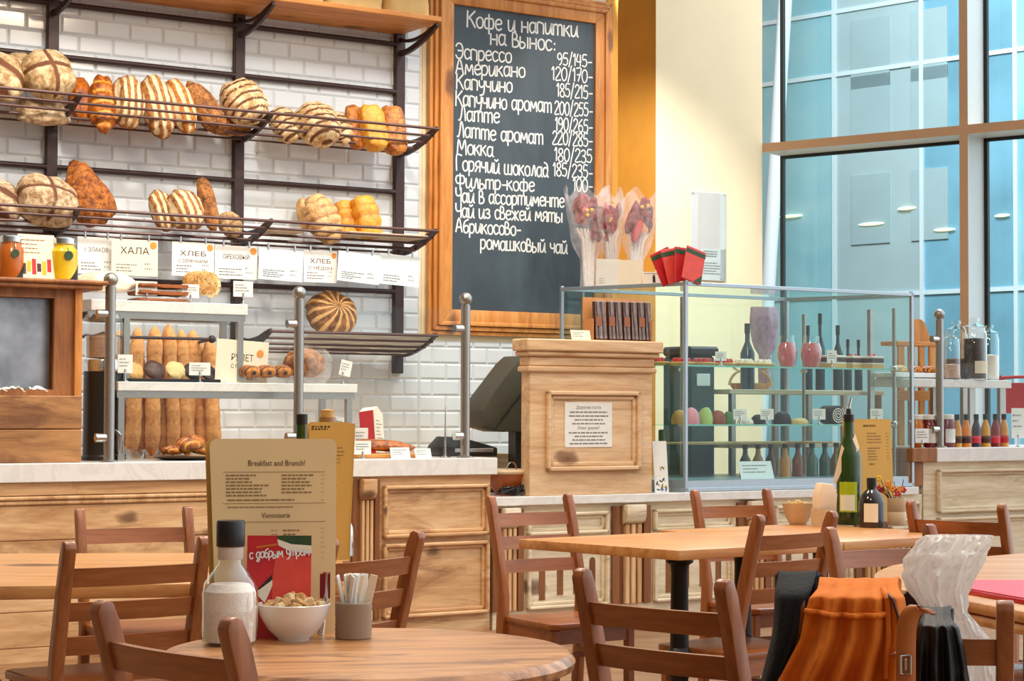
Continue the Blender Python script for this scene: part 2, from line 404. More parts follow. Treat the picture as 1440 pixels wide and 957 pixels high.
def plastic_bag_mat():
    m, t, b = nt('milky_thin_plastic'); t.nodes.remove(b); o = t.nodes['Material Output']
    d = t.nodes.new('ShaderNodeBsdfDiffuse'); d.inputs[0].default_value = (.96, .93, .90, 1)
    tl = t.nodes.new('ShaderNodeBsdfTranslucent'); tl.inputs[0].default_value = (.96, .92, .88, 1)
    g = t.nodes.new('ShaderNodeBsdfGlossy'); g.inputs['Roughness'].default_value = .28
    tr = t.nodes.new('ShaderNodeBsdfTransparent')
    m1 = t.nodes.new('ShaderNodeMixShader'); m1.inputs[0].default_value = .38; lk(t, d, 0, m1, 1); lk(t, tl, 0, m1, 2)
    m2 = t.nodes.new('ShaderNodeMixShader'); m2.inputs[0].default_value = .1; lk(t, m1, 0, m2, 1); lk(t, g, 0, m2, 2)
    m3 = t.nodes.new('ShaderNodeMixShader'); m3.inputs[0].default_value = .14; lk(t, m2, 0, m3, 1); lk(t, tr, 0, m3, 2); lk(t, m3, 0, o, 'Surface')
    return m
M_bag = plastic_bag_mat()
M_grnglass = plain('dark_green_bottle_glass', srgb(34, 62, 12), 0.08, 0.0, 0.2, 8, spec=0.8)
M_oil = plain('yellow_green_oil', srgb(176, 190, 22), 0.25, 0.0, 0.1, 8)
M_dkglass = plain('brown_black_glass', srgb(28, 18, 14), 0.1, 0.0, 0.2, 8, spec=0.8)
M_salt = plain('coarse_salt', srgb(236, 220, 204), 0.7, 0.0, 0.12, 260, 0.2)
M_choc = plain('dark_chocolate', srgb(70, 38, 26), 0.5, 0.0, 0.25, 40, 0.3)
M_choc_d = plain('black_chocolate', srgb(44, 28, 26), 0.6, 0.0, 0.3, 60, 0.5)
M_cookie = plain('golden_cookie', srgb(214, 166, 98), 0.75, 0.0, 0.18, 60, 0.5)
M_cookie_l = plain('pale_cookie', srgb(226, 198, 138), 0.75, 0.0, 0.15, 60, 0.5)
M_cracker = plain('brown_crispbread', srgb(158, 92, 44), 0.75, 0.0, 0.25, 70, 0.5)
M_cream_f = plain('whipped_cream', srgb(238, 228, 214), 0.5, 0.0, 0.04, 20, 0.2)
M_pink = plain('pink_berry_cream', srgb(214, 92, 104), 0.4, 0.0, 0.2, 40, 0.3)
M_berry = plain('strawberry_red', srgb(198, 48, 44), 0.3, 0.0, 0.25, 60, 0.3)
M_sponge = plain('sponge_cake', srgb(222, 184, 118), 0.85, 0.0, 0.1, 120, 0.5)
M_fabric_o = plain('orange_fleece', srgb(214, 112, 14), 0.85, 0.0, 0.1, 30, 0.25)
M_fabric_k = plain('black_knit', srgb(16, 14, 16), 0.9, 0.0, 0.2, 120, 0.4)
M_fabric_d = plain('black_nylon', srgb(20, 17, 15), 0.55, 0.0, 0.25, 40, 0.3)
M_leather = plain('tan_leather', srgb(176, 98, 40), 0.3, 0.0, 0.1, 20, 0.1, coat=0.3)
M_pinkpl = plain('pink_paper', srgb(226, 60, 84), 0.4, 0.0, 0.15, 6)
# crusts
K_flour = crust('floured_crust', srgb(226, 202, 160), srgb(112, 66, 36), srgb(176, 138, 88))
K_grey = crust('grey_floured_crust', srgb(214, 192, 158), srgb(104, 62, 38), srgb(158, 122, 82))
K_gold = crust('golden_glazed_crust', srgb(206, 116, 30), srgb(236, 172, 70), srgb(142, 66, 16), rough=0.3)
K_stripe = crust('brown_crust_flour_stripes', srgb(186, 126, 64), srgb(236, 214, 172), srgb(138, 84, 38))
K_stripe_o = crust('orange_crust_flour_stripes', srgb(208, 134, 50), srgb(238, 214, 168), srgb(160, 86, 28))
K_zebra = crust('pale_crust_dark_scores', srgb(236, 214, 172), srgb(104, 62, 34), srgb(204, 160, 104))
K_brown = crust('rustic_brown_crust', srgb(190, 128, 66), srgb(222, 178, 116), srgb(128, 76, 36), spk=srgb(84, 46, 24))
K_pump = crust('pumpkin_brown_crust', srgb(198, 120, 42), srgb(214, 146, 44), srgb(126, 62, 24), spk=srgb(96, 50, 22))
K_brio = crust('yellow_brioche_crust', srgb(240, 176, 62), srgb(206, 126, 36), srgb(228, 150, 40), rough=0.45)
K_briob = crust('brioche_dark_crust', srgb(216, 142, 60), srgb(236, 180, 80), srgb(150, 82, 34), rough=0.5)
K_beige = crust('beige_bread_crust', srgb(230, 190, 132), srgb(170, 118, 74), srgb(206, 160, 104), rough=0.55)
K_bag = crust('baguette_crust', srgb(230, 172, 106), srgb(240, 200, 146), srgb(206, 140, 76), bmp=.25)
K_dark = crust('dark_ring_crust', srgb(150, 100, 52), srgb(206, 160, 100), srgb(104, 62, 30))
K_seed = crust('seeded_crust', srgb(214, 184, 136), srgb(110, 76, 50), srgb(160, 118, 78), spk=srgb(70, 46, 32))
K_white = crust('white_dough_crust', srgb(240, 230, 212), srgb(226, 206, 172), srgb(228, 212, 184), bmp=0.15)
K_rais = crust('raisin_loaf_crust', srgb(226, 184, 118), srgb(176, 104, 40), srgb(206, 150, 80), spk=srgb(70, 36, 24))
K_poppy = crust('poppy_roll_crust', srgb(206, 134, 54), srgb(50, 40, 36), srgb(160, 92, 34))
# ================================================================ ROOM
BW = TH                                   # turn of the bakery wall
U_T = uz(590, 300, 0)[0]                  # tiles stop here beside the chalkboard
U_C = uz(868, 300, 0)[0]                  # corner with the ochre return
Z_T = uz(650, 479, 0)[1]                  # tiles below the chalkboard
Z_TOP = 4.3
m = MB(); m.span((-4.2, 0.012, 0), (U_C, 0.2, Z_TOP))
wl = struct(m.build('wall_left', M_cream, None, W0, (0, 0, TH)))

def tiles(name, u0, u1, z0, z1):
    m = MB(); m.mi = 0; m.span((u0, 0.0, z0), (u1, 0.012, z1)); m.mi = 1
    tw, th, g, bv, dp = 0.2, 0.1, 0.003, 0.011, 0.008
    r0 = int(math.floor(z0 / th)); r1 = int(math.ceil(z1 / th)); 
    for r in range(r0, r1):
        off = (tw / 2) * (r % 2); c0 = int(math.floor((u0 - off) / tw)) - 1
        for c in range(c0, int((u1 - u0) / tw) + c0 + 3):
            a, b_ = max(u0, c * tw + off), min(u1, (c + 1) * tw + off); lo, hi = max(z0, r * th), min(z1, (r + 1) * th)
            if b_ - a < 0.03 or hi - lo < 0.03: continue
            a += g / 2; b_ -= g / 2; lo += g / 2; hi -= g / 2
            o = [(a, 0, lo), (b_, 0, lo), (b_, 0, hi), (a, 0, hi)]
            f = [(a + bv, -dp, lo + bv), (b_ - bv, -dp, lo + bv), (b_ - bv, -dp, hi - bv), (a + bv, -dp, hi - bv)]
            m._add(o + f, [(4, 5, 6, 7), (0, 1, 5, 4), (1, 2, 6, 5), (2, 3, 7, 6), (3, 0, 4, 7)])
    return struct(m.build(name, [M_grout, M_tile], None, W0, (0, 0, TH), sharp=5))
tiles('wall_left_tiles', -2.6, U_T, 0.7, Z_TOP)
tiles('wall_left_lower_tiles', U_T + 0.001, U_C - 0.02, 0.7, Z_T)

# beyond the end of the bakery wall: an ochre wall in a recess and a pale pier that carries the window
G0 = P_y(1072, 300, 15.9); G0.z = 0
D_P = (G0 - W0).dot(N); U_P1 = (G0 - W0).dot(A); U_P0 = uz(922, 300, D_P)[0]
m = MB(); m.span((U_P0, -D_P, 0), (U_P1, -D_P + 1.6, Z_TOP + .6)); pier = struct(m.build('wall_pier', [M_cream, M_ochre], None, W0, (0, 0, TH)))
for p in pier.data.polygons:
    if p.normal.x < -0.9: p.material_index = 1
m = MB(); m.span((U_P0 - 2.2, -D_P + 1.6, 0), (U_P1, -D_P + 1.8, Z_TOP + .6)); struct(m.build('wall_back', M_ochre, None, W0, (0, 0, TH)))
m = MB(); m.span((U_T + 0.02, 0.004, Z_T), (U_C, 0.0125, Z_TOP)); struct(m.build('wall_left_plaster', M_cream, None, W0, (0, 0, TH)))
m = MB(); uo = uz(857, 200, 0)[0]; m.span((uo - 0.02, -0.004, Z_T), (U_C, 0.004, Z_TOP)); struct(m.build('wall_left_ochre_band', M_ochre, None, W0, (0, 0, TH)))

# floor
m = MB(); m._add([(-9, -3, 0), (9, -3, 0), (9, 19, 0), (-9, 19, 0)], [(0, 1, 2, 3)]); m.box((0, 8, -0.06), (18, 22, 0.1))
struct(m.build('floor', M_floor))

# window wall: starts at the pier's corner and runs right towards the camera
def G(s, d=0.0, z=0.0): return G0 + B * s + NB * d + Vector((0, 0, z))     # d into the room
def gz(px, py, d=0.0):
    p = P_pl(px, py, G0 + NB * d, NB); q_ = p - G0; return q_.dot(B), p.z
S_M = gz(1349, 190, 0)[0]; S_M2 = gz(1361, 190, 0)[0]
z_tr1 = gz(1200, 190.0, 0)[1]; z_tr0 = gz(1200, 202.5, 0)[1]
m_frame = plain('painted_window_frame', srgb(222, 182, 146), 0.45, 0.0, 0.03, 6)
m_reveal = plain('pale_window_reveal', srgb(224, 236, 240), 0.4, 0.0, 0.02, 6)
m_seal = plain('black_window_seal', srgb(16, 24, 28), 0.5)
FD = 0.30                                  # frame depth
def win(name, s0, s1, zs):
    m = MB()
    m.mi = 0
    for z0, z1 in zs:
        m.mi = 1; m.span((s0, FD, z0), (s1, FD + 0.04, z0 + 0.025)); m.span((s0, FD, z1 - 0.025), (s1, FD + 0.04, z1)); m.span((s0, FD, z0), (s0 + 0.03, FD + 0.04, z1)); m.span((s1 - 0.03, FD, z0), (s1, FD + 0.04, z1))
        m.mi = 2; m.span((s0 + 0.02, FD + 0.015, z0 + 0.02), (s1 - 0.02, FD + 0.022, z1 - 0.02))
    return struct(m.build(name, [m_frame, m_seal, M_win], None, G0, (0, 0, THB)))
Z_SILL = 0.35
win('window_1', 0.0, S_M, [(z_tr1, Z_TOP + .6), (Z_SILL, z_tr0)])
win('window_2', S_M2, S_M2 + 2.2, [(z_tr1, Z_TOP + .6), (Z_SILL, z_tr0)])
m = MB(); m.mi = 0
m.span((S_M, 0.0, 0), (S_M2, FD + 0.04, Z_TOP + .6)); m.span((0, 0.0, z_tr0), (S_M, FD + 0.0, z_tr1)); m.span((S_M2, -0.004, z_tr0), (S_M2 + 2.2, FD, z_tr1))
m.span((0, 0.0, 0), (S_M2 + 2.2, FD + 0.05, Z_SILL))
mull = struct(m.build('trim_1', [m_frame, m_reveal], None, G0, (0, 0, THB)))
for p in mull.data.polygons:
    if abs(p.normal.x) > 0.9 or p.normal.z < -0.9: p.material_index = 1

# ---- the glass-fronted building across the street
BD = 7.0
def facade_mat():
    mt, t, b = nt('blue_facade_glass')
    mp = coords(t, (0.5, 1, 0.3)); n = noise_n(t, mp, 1.6, 4, 0.6, 0.7)
    r = ramp(t, [(0.3, srgb(132, 188, 202)), (0.5, srgb(156, 204, 214)), (0.7, srgb(176, 214, 220))]); lk(t, n, 'Fac', r, 'Fac'); lk(t, r, 'Color', b, 'Base Color')
    b.inputs['Roughness'].default_value = 0.35; return mt
M_fac = facade_mat()
M_fac2 = plain('grey_green_facade_panel', srgb(178, 198, 202), 0.5, 0.0, 0.08, 0.8)
M_fac3 = plain('deep_blue_facade_panel', srgb(124, 176, 198), 0.4, 0.0, 0.22, 0.9)
M_fac2b = plain('mirrored_window_tone', srgb(170, 192, 197), 0.5, 0.0, 0.08, 0.8)
M_mulw = plain('white_facade_mullion', srgb(222, 236, 242), 0.5, 0.0, 0.02, 3)
FP = G0 - NB * BD
TH_F = THB - R(6.5)
FB = Vector((math.cos(TH_F), math.sin(TH_F), 0)); FN = Vector((FB.y, -FB.x, 0))
def fz(px, py, d=0.0):
    p = P_pl(px, py, FP + FN * d, FN); return (p - FP).dot(FB), p.z
bld = thing('office_building', 'pale blue glass fronted building across the street seen through the windows', 'building', FP + Vector((0, 0, -4)), TH_F)
s_a = fz(1000, 200)[0]; s1_, s2_, s3_ = fz(1174, 200)[0], fz(1297, 200)[0], fz(1429, 200)[0]; s_e = s3_ + 4
def fspan(mb, a, b_, z0, z1, y0, y1): mb.span((a, y0, z0 + 4), (b_, y1, z1 + 4))
for i, (a, b_, mt) in enumerate([(s_a - 3, s1_, M_fac), (s1_, s2_, M_fac2), (s2_, s3_, M_fac3), (s3_, s_e, M_fac)]):
    m = MB(); fspan(m, a, b_, -4, 14, 0.0, 0.3); m.build('facade_panel', mt, bld)
for s_ in (s1_, s2_, s3_):
    m = MB(); fspan(m, s_ - 0.026, s_ + 0.026, -4, 14, -0.03, 0.02); m.build('mullion', M_mulw, bld)
for py in (7, 97, 414):
    z_ = fz(1235, py)[1]; m = MB(); fspan(m, s_a - 3, s_e, z_ - 0.026, z_ + 0.026, -0.025, 0.02); m.build('transom', M_mulw, bld)
M_refl = bpy.data.materials.new('lamp_reflection_glow'); M_refl.use_nodes = True
_b = M_refl.node_tree.nodes['Principled BSDF']; _b.inputs['Emission Color'].default_value = (1, .86, .55, 1); _b.inputs['Emission Strength'].default_value = .75; _b.inputs['Base Color'].default_value = (.8, .75, .6, 1)
for lx, ly, lw in ((1114, 304, 44), (1227, 315, 46), (1277, 293, 32), (1330, 323, 36), (1411, 303, 24)):  # glowing ellipses on the facade imitate the room lamps' reflections in the window
    a_, z_ = fz(lx, ly); m = MB(); m.ball((a_, -.03, z_ + 4), (lw / 2 * .0083, .02, .02), 16); m.build('lamp_reflection', M_refl, bld)
for a, b_ in ((s1_ + 0.25, s1_ + 0.8), (s1_ + 1.1, s1_ + 1.6)):      # painted reflection of a masonry wall's windows in the panels
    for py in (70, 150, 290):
        z_ = fz(1235, py)[1]; m = MB(); fspan(m, a, b_, z_ - 0.45, z_ + 0.4, -0.02, 0.01); m.build('mirrored_window', M_fac2b, bld)
m = MB()                                  # leaning white column outside
c0, c1 = P_pl(1081, 395, FP + FN * 1.2, FN), P_pl(1104, 0, FP + FN * 1.2, FN); dv = (c1 - c0).normalized()
t0 = c0 + dv * ((-4 - c0.z) / dv.z); t1 = c0 + dv * ((12 - c0.z) / dv.z)
m.tube([t0, t1], 0.085, 20); colm = m.build('leaning_column', M_mulw)
tag(colm, 'slender white leaning column outside, left edge of the tall window', 'column')
m = MB(); m.box((0, 0, -0.2), (60, 40, 0.1)); struct(m.build('street', plain('pale_paving', srgb(150, 160, 164), 0.8, 0, 0.1, 1), None, G0 - NB * 21.5 + Vector((0, 0, -3.9)), (0, 0, THB)))

# ================================================================ CHALKBOARD
DB = 0.05
tl, tr, bl = uz(637, 6, DB), uz(836, 33.5, DB), uz(633, 434.8, DB)
b_w = math.hypot(tr[0] - tl[0], tr[1] - tl[1]); b_h = math.hypot(bl[0] - tl[0], bl[1] - tl[1])
ang = math.atan2(tl[1] - tr[1], tr[0] - tl[0])            # clockwise turn
cu = tl[0] + math.cos(ang) * b_w / 2 - math.sin(ang) * b_h / 2; cz = tl[1] - math.sin(ang) * b_w / 2 - math.cos(ang) * b_h / 2
board = thing('chalkboard', 'tall dark chalkboard with handwritten white drinks prices in a golden pine frame', 'chalkboard', W(cu, 0.0, cz), rot=(0, ang, TH))
print('board', b_w, b_h, math.degrees(ang))
hw, hh = b_w / 2, b_h / 2
m = MB(); m.span((-hw - 0.02, -DB, -hh - 0.02), (hw + 0.02, -0.005, hh + 0.02)); slate_o = m.build('slate', M_slate, board)
F1, F2 = 0.072, 0.085
def rails(mb, w0, w1, y0, y1, bev):
    for sx in (-1, 1):
        mb.prism([(sx * (hw + w0), -hh - w0), (sx * (hw + w1), -hh - w1), (sx * (hw + w1), hh + w1), (sx * (hw + w0), hh + w0)], y0, y1, 'xz', None, bev)
    for sz in (-1, 1):
        mb.prism([(-hw - w0, sz * (hh + w0)), (-hw - w1, sz * (hh + w1)), (hw + w1, sz * (hh + w1)), (hw + w0, sz * (hh + w0))], y0, y1, 'xz', None, bev)
m = MB(); rails(m, 0.0, F1, -DB - 0.018, -0.004, 0.004); m.build('frame', M_pine_yv, board)
m = MB(); rails(m, F1, F1 + 0.028, -DB - 0.03, -0.004, 0.008); rails(m, F1 + 0.03, F1 + 0.058, -DB - 0.012, -0.004, 0.008); rails(m, F1 + 0.06, F1 + F2, -DB + 0.006, -0.004, 0.006)
m.build('moulding', M_pine_yv, board)

GL = {}
def gl(ch, adv, *strokes): GL[ch] = (adv, strokes)
H_ = 1.5
gl('К', .62, [(0, 0), (.02, H_)], [(.5, H_), (.05, .75), (.2, .8), (.52, 0)])
gl('Э', .62, [(0, 1.2), (.15, 1.5), (.4, 1.4), (.5, .75), (.4, .1), (.15, 0), (0, .3)], [(.15, .78), (.5, .78)])
gl('А', .66, [(0, 0), (.26, H_), (.52, 0)], [(.1, .5), (.44, .5)])
gl('Л', .62, [(0, .05), (.1, .05), (.2, .6), (.28, H_), (.42, 1.2), (.5, 0)])
gl('М', .8, [(0, 0), (.1, H_), (.34, .5), (.58, H_), (.68, 0)])
gl('Г', .52, [(0, 0), (0, H_), (.42, H_)])
gl('Ф', .78, [(.33, -.2), (.33, H_)], [(.33, 1.3), (.08, 1.25), (0, .85), (.1, .5), (.33, .45), (.58, .5), (.66, .85), (.58, 1.25), (.33, 1.3)])
gl('Ч', .56, [(0, H_), (.02, .85), (.2, .65), (.44, .8)], [(.44, H_), (.44, 0)])
gl('о', .52, [(.2, 1), (.03, .8), (0, .4), (.1, .05), (.24, 0), (.38, .15), (.42, .55), (.36, .9), (.2, 1)])
gl('ф', .74, [(.3, -.45), (.3, 1.35)], [(.3, .95), (.08, .95), (0, .5), (.08, .08), (.3, .05), (.54, .08), (.6, .5), (.54, .95), (.3, .95)])
gl('е', .5, [(.02, .5), (.38, .6), (.36, .9), (.2, 1), (.04, .8), (0, .4), (.1, .05), (.25, 0), (.4, .15)])
gl('и', .56, [(0, 1), (.02, .2), (.12, 0), (.28, .15), (.42, .95)], [(.42, 1), (.42, .15), (.5, 0)])
gl('у', .52, [(0, 1), (.04, .5), (.2, .35), (.38, .55)], [(.4, 1), (.38, 0), (.28, -.4), (.08, -.45)])
gl('н', .54, [(0, 1), (0, 0)], [(0, .5), (.4, .5)], [(.4, 1), (.4, 0)])
gl('а', .54, [(.38, .85), (.2, 1), (.03, .8), (0, .35), (.12, 0), (.28, .1), (.38, .4)], [(.4, 1), (.38, .2), (.48, 0)])
gl('п', .54, [(0, 0), (0, 1), (.3, 1), (.4, .8), (.4, 0)])
gl('т', .74, [(0, 0), (0, 1)], [(0, .8), (.12, 1), (.28, .9), (.3, 0)], [(.3, .8), (.42, 1), (.58, .9), (.6, 0)])
gl('к', .5, [(0, 0), (0, 1)], [(.36, 1), (.04, .5), (.14, .52), (.4, 0)])
gl('в', .5, [(0, 0), (0, 1.3), (.24, 1.25), (.26, .85), (.04, .7)], [(.04, .7), (.34, .62), (.38, .2), (.2, 0), (0, .02)])
gl('ы', .66, [(0, 1), (0, 0), (.24, .02), (.32, .3), (.2, .52), (0, .5)], [(.5, 1), (.5, 0)])
gl('с', .48, [(.38, .85), (.22, 1), (.05, .85), (0, .45), (.1, .05), (.24, 0), (.4, .18)])
gl('р', .52, [(0, -.45), (0, 1)], [(0, .8), (.16, 1), (.34, .9), (.4, .5), (.3, .1), (.12, .02), (0, .2)])
gl('м', .66, [(0, 0), (.06, 1), (.26, .3), (.46, 1), (.54, 0)])
gl('ч', .5, [(0, 1), (.02, .6), (.16, .45), (.36, .55)], [(.36, 1), (.36, 0)])
gl('я', .52, [(.38, 0), (.38, 1), (.14, .98), (.02, .75), (.14, .5), (.38, .48)], [(.2, .48), (0, 0)])
gl('й', .56, [(0, 1), (.02, .2), (.12, 0), (.28, .15), (.42, .95)], [(.42, 1), (.42, .15), (.5, 0)], [(.08, 1.35), (.2, 1.22), (.34, 1.38)])
gl('ш', .74, [(0, 1), (0, .1), (.24, .02), (.3, .2)], [(.3, 1), (.3, .15), (.48, .02), (.6, .2)], [(.6, 1), (.6, 0)])
gl('л', .52, [(0, .05), (.1, .1), (.22, 1), (.32, .9), (.4, 0)])
gl('д', .54, [(.38, .8), (.2, .95), (.03, .75), (0, .35), (.12, 0), (.3, .15), (.38, .5)], [(.1, 1.45), (.3, 1.3), (.4, .9), (.38, .1), (.46, 0)])
gl('ь', .46, [(0, 1), (0, 0), (.24, .02), (.34, .3), (.22, .52), (0, .5)])
gl('з', .48, [(.02, .85), (.18, 1), (.34, .85), (.28, .58), (.12, .52), (.34, .42), (.36, .12), (.18, 0), (0, .15)])
gl('ж', .72, [(.3, 0), (.3, 1)], [(0, 1), (.26, .5), (0, 0)], [(.6, 1), (.34, .5), (.6, 0)])
gl('б', .52, [(.4, 1.45), (.1, 1.2), (0, .6), (.06, .1), (.22, 0), (.38, .2), (.4, .6), (.24, .8), (.04, .6)])
gl('g', .54, [(.38, .85), (.2, 1), (.03, .8), (0, .35), (.12, .05), (.28, .12), (.38, .5)], [(.4, 1), (.38, -.2), (.24, -.55), (.04, -.4), (.5, .15)])
gl('-', .42, [(.04, .5), (.34, .52)])
gl(':', .3, [(.1, .7), (.12, .78)], [(.1, .15), (.12, .23)])
gl('/', .4, [(0, -.15), (.28, 1.5)])
gl(' ', .36)
gl('0', .52, [(.2, 1.3), (.03, 1.0), (0, .5), (.12, 0), (.3, .05), (.42, .5), (.38, 1.1), (.2, 1.3)])
gl('1', .3, [(0, 1.0), (.14, 1.3), (.14, 0)])
gl('2', .5, [(.02, 1.05), (.15, 1.3), (.35, 1.2), (.36, .85), (0, 0), (.42, .02)])
gl('3', .5, [(.02, 1.15), (.2, 1.3), (.36, 1.1), (.28, .75), (.12, .7), (.36, .55), (.38, .15), (.18, 0), (0, .15)])
gl('4', .5, [(.1, 1.3), (0, .5), (.4, .5)], [(.32, 1.2), (.32, 0)])
gl('5', .5, [(.38, 1.3), (.08, 1.3), (.04, .75), (.26, .8), (.4, .45), (.26, .02), (0, .1)])
gl('6', .5, [(.34, 1.3), (.08, .9), (0, .4), (.14, 0), (.36, .12), (.38, .5), (.2, .68), (.03, .5)])
gl('7', .46, [(0, 1.3), (.38, 1.28), (.14, 0)], [(.06, .65), (.32, .68)])
gl('8', .5, [(.2, .7), (.04, .95), (.1, 1.25), (.28, 1.28), (.36, 1.0), (.2, .7), (0, .35), (.1, .02), (.3, .02), (.4, .35), (.2, .7)])
gl('9', .5, [(.38, .95), (.22, 1.3), (.04, 1.15), (.02, .75), (.2, .6), (.38, .85), (.34, .3), (.18, 0)])
def chalk_line(mb, text, p0, p1, h, w, jit=0.02, seed=1):     # p0, p1: ends of the base line in local xz
    q_ = random.Random(seed); x = 0; out = []
    for ch in text:
        adv, st = GL[ch]; dy = q_.uniform(-jit, jit)
        for s in st:
            out.append([(x + a, b_ + dy) for a, b_ in s])
        x += adv
    W_ = max(p[0] for s in out for p in s); vx = (p1[0] - p0[0]) / W_; vz = (p1[1] - p0[1]) / W_
    for s in out:
        pts = catmull([(p0[0] + a * vx, p0[1] + a * vz + b_ * h) for a, b_ in s], 4)
        mb.ribbon(pts, w)
BI = (Matrix.Translation(W(cu, 0.0, cz)) @ Matrix.Rotation(TH, 4, 'Z') @ Matrix.Rotation(ang, 4, 'Y')).inverted()
def on_board(px, py):
    p = BI @ P_pl(px, py, W0 + N * DB, N); return p.x, p.z
LINES = [('Кофе и напитки', 657, 38, 813, 52, 15, 3.4), ('на вынос:', 690, 62, 780, 72, 15, 3.2), ('Эспрессо', 641, 82, 719, 88, 14, 3), ('95/145-', 784, 91, 832, 94, 13, 2.6),
         ('Американо', 641, 103, 738, 109, 14, 3), ('120/170-', 776, 112, 833, 116, 14, 2.6), ('Капучино', 642, 125, 720, 130, 14, 3), ('185/215-', 783, 135, 833, 139, 14, 2.6),
         ('Капучино аромат', 641, 148, 775, 158, 14, 3), ('200/255-', 780, 160, 833, 164, 14, 2.6), ('Латте', 645, 169, 702, 173, 14, 3), ('190/265-', 781, 183, 833, 187, 14, 2.6),
         ('Латте аромат', 643, 192, 763, 203, 14, 3), ('220/285-', 777, 202, 833, 206, 14, 2.6), ('Мокка', 643, 216, 694, 220, 14, 3), ('180/235', 780, 226, 832, 229, 14, 2.6),
         ('Горячий шоколад', 642, 239, 771, 249, 14, 3), ('185/235-', 778, 247, 833, 251, 14, 2.6), ('Фильтр-кофе', 641, 263, 751, 269, 13, 3), ('100-', 806, 268, 833, 270, 14, 2.6),
         ('Чай в ассортименте', 641, 284, 793, 291, 13, 3), ('Чай из свежей мяты', 641, 305, 790, 312, 13, 3), ('Абрикосово-', 641, 326, 732, 331, 13, 3), ('ромашковый чай', 676, 350, 798, 356, 13, 3)]
for i, (tx, x0, y0, x1, y1, h, w) in enumerate(LINES):
    s = sc_at((x0 + x1) / 2, y0, DB); m = MB()
    chalk_line(m, tx, on_board(x0, y0), on_board(x1, y1), h * s, w * s * 0.76, 0.04, i)
    m.build('chalk_lettering', M_chalk, slate_o, (0, -DB, 0), recalc=False)
# ================================================================ BREAD RACK ON THE WALL
u_p = [uz(72, 200, 0.03)[0], uz(335, 200, 0.03)[0], uz(561, 200, 0.03)[0]]
print('posts', u_p)
Zl = [uz(566, y, 0.03)[1] for y in (80, 221, 360, 502)]
rack = thing('bread_rack', 'dark iron wall rack with wire bread baskets and a wooden top shelf', 'rack', W(u_p[1], 0.0, Zl[3]), TH)
def rk(u, d, z): return (u - u_p[1], -d, z - Zl[3])
zb = uz(561, 525, 0.03)[1]
for u in u_p:
    m = MB(); m.span(rk(u - 0.032, 0.008, zb), rk(u + 0.032, 0.05, Z_TOP - 0.05), 0.004); m.build('post', M_iron, rack)
for y in (62, 129, 270, 410):
    z = uz(556, y, 0.04)[1]; m = MB(); m.tube([rk(-2.6, 0.035, z), rk(u_p[2], 0.035, z)], 0.0155, 12); m.build('rail', M_iron, rack)
DT, RT = 0.5, 0.112
LOW = catmull([(0.03, 0.0), (0.14, 0.0), (0.27, 0.025), (0.39, 0.062), (DT, RT)], 4)
INN = catmull([(DT - 0.005, RT + 0.015), (0.43, 0.112), (0.36, 0.084), (0.26, 0.058), (0.14, 0.034), (0.03, 0.034)], 4)
def bracket(u, z, lvl):
    m = MB(); out = [(-d, h) for d, h in LOW] + [(-d, h) for d, h in INN]
    M_ = Matrix.Translation(Vector(rk(u, 0, z)))
    m.prism(out, -0.009, 0.009, 'yz', M_)
    up = catmull([(0.03, 0.12), (0.12, 0.092), (0.22, 0.084), (0.33, 0.094), (0.41, 0.114), (DT - 0.01, RT + 0.02)], 4)
    dn = catmull([(DT - 0.02, RT), (0.42, 0.098), (0.33, 0.078), (0.22, 0.066), (0.12, 0.072), (0.03, 0.096)], 4)
    m.prism([(-d, h) for d, h in up + dn], -0.009, 0.009, 'yz', M_)
    m.build('bracket', M_iron, rack)
for lv, z in enumerate(Zl):
    for u in u_p:
        if lv == 3 and u < u_p[1] - 0.1: continue
        bracket(u, z, lv)
    if lv == 0: continue
    u0 = -2.6 if lv < 3 else u_p[1]
    for d, h, r in ((DT - 0.005, RT + 0.005, 0.009), (0.435, 0.082, 0.0075), (0.35, 0.052, 0.0075), (0.25, 0.028, 0.009), (0.12, 0.012, 0.006)):
        m = MB(); m.tube([rk(u0, d, z + h), rk(u_p[2] + 0.012, d, z + h)], r, 8); m.build('basket_wire', M_wire, rack)
zs = Zl[0] + RT + 0.025
m = MB(); m.span(rk(-2.6, 0.01, zs), rk(u_p[2] + 0.02, DT + 0.01, zs + 0.03), 0.004); m.build('shelf_board', M_pine_y, rack)
m = MB(); zb3 = uz(230, 475, 0.5)[1]; u30 = uz(298, 476, 0.5)[0]
m.tube([rk(-2.6, DT, zb3), rk(u30, DT, zb3)], 0.0085, 8); m.ball(rk(u30, DT, zb3), 0.022); m.tube([rk(u30, DT, zb3), rk(u30 + 0.01, 0.02, zb3 - 0.03)], 0.0085, 8)
m.build('baguette_rail', M_iron, rack)

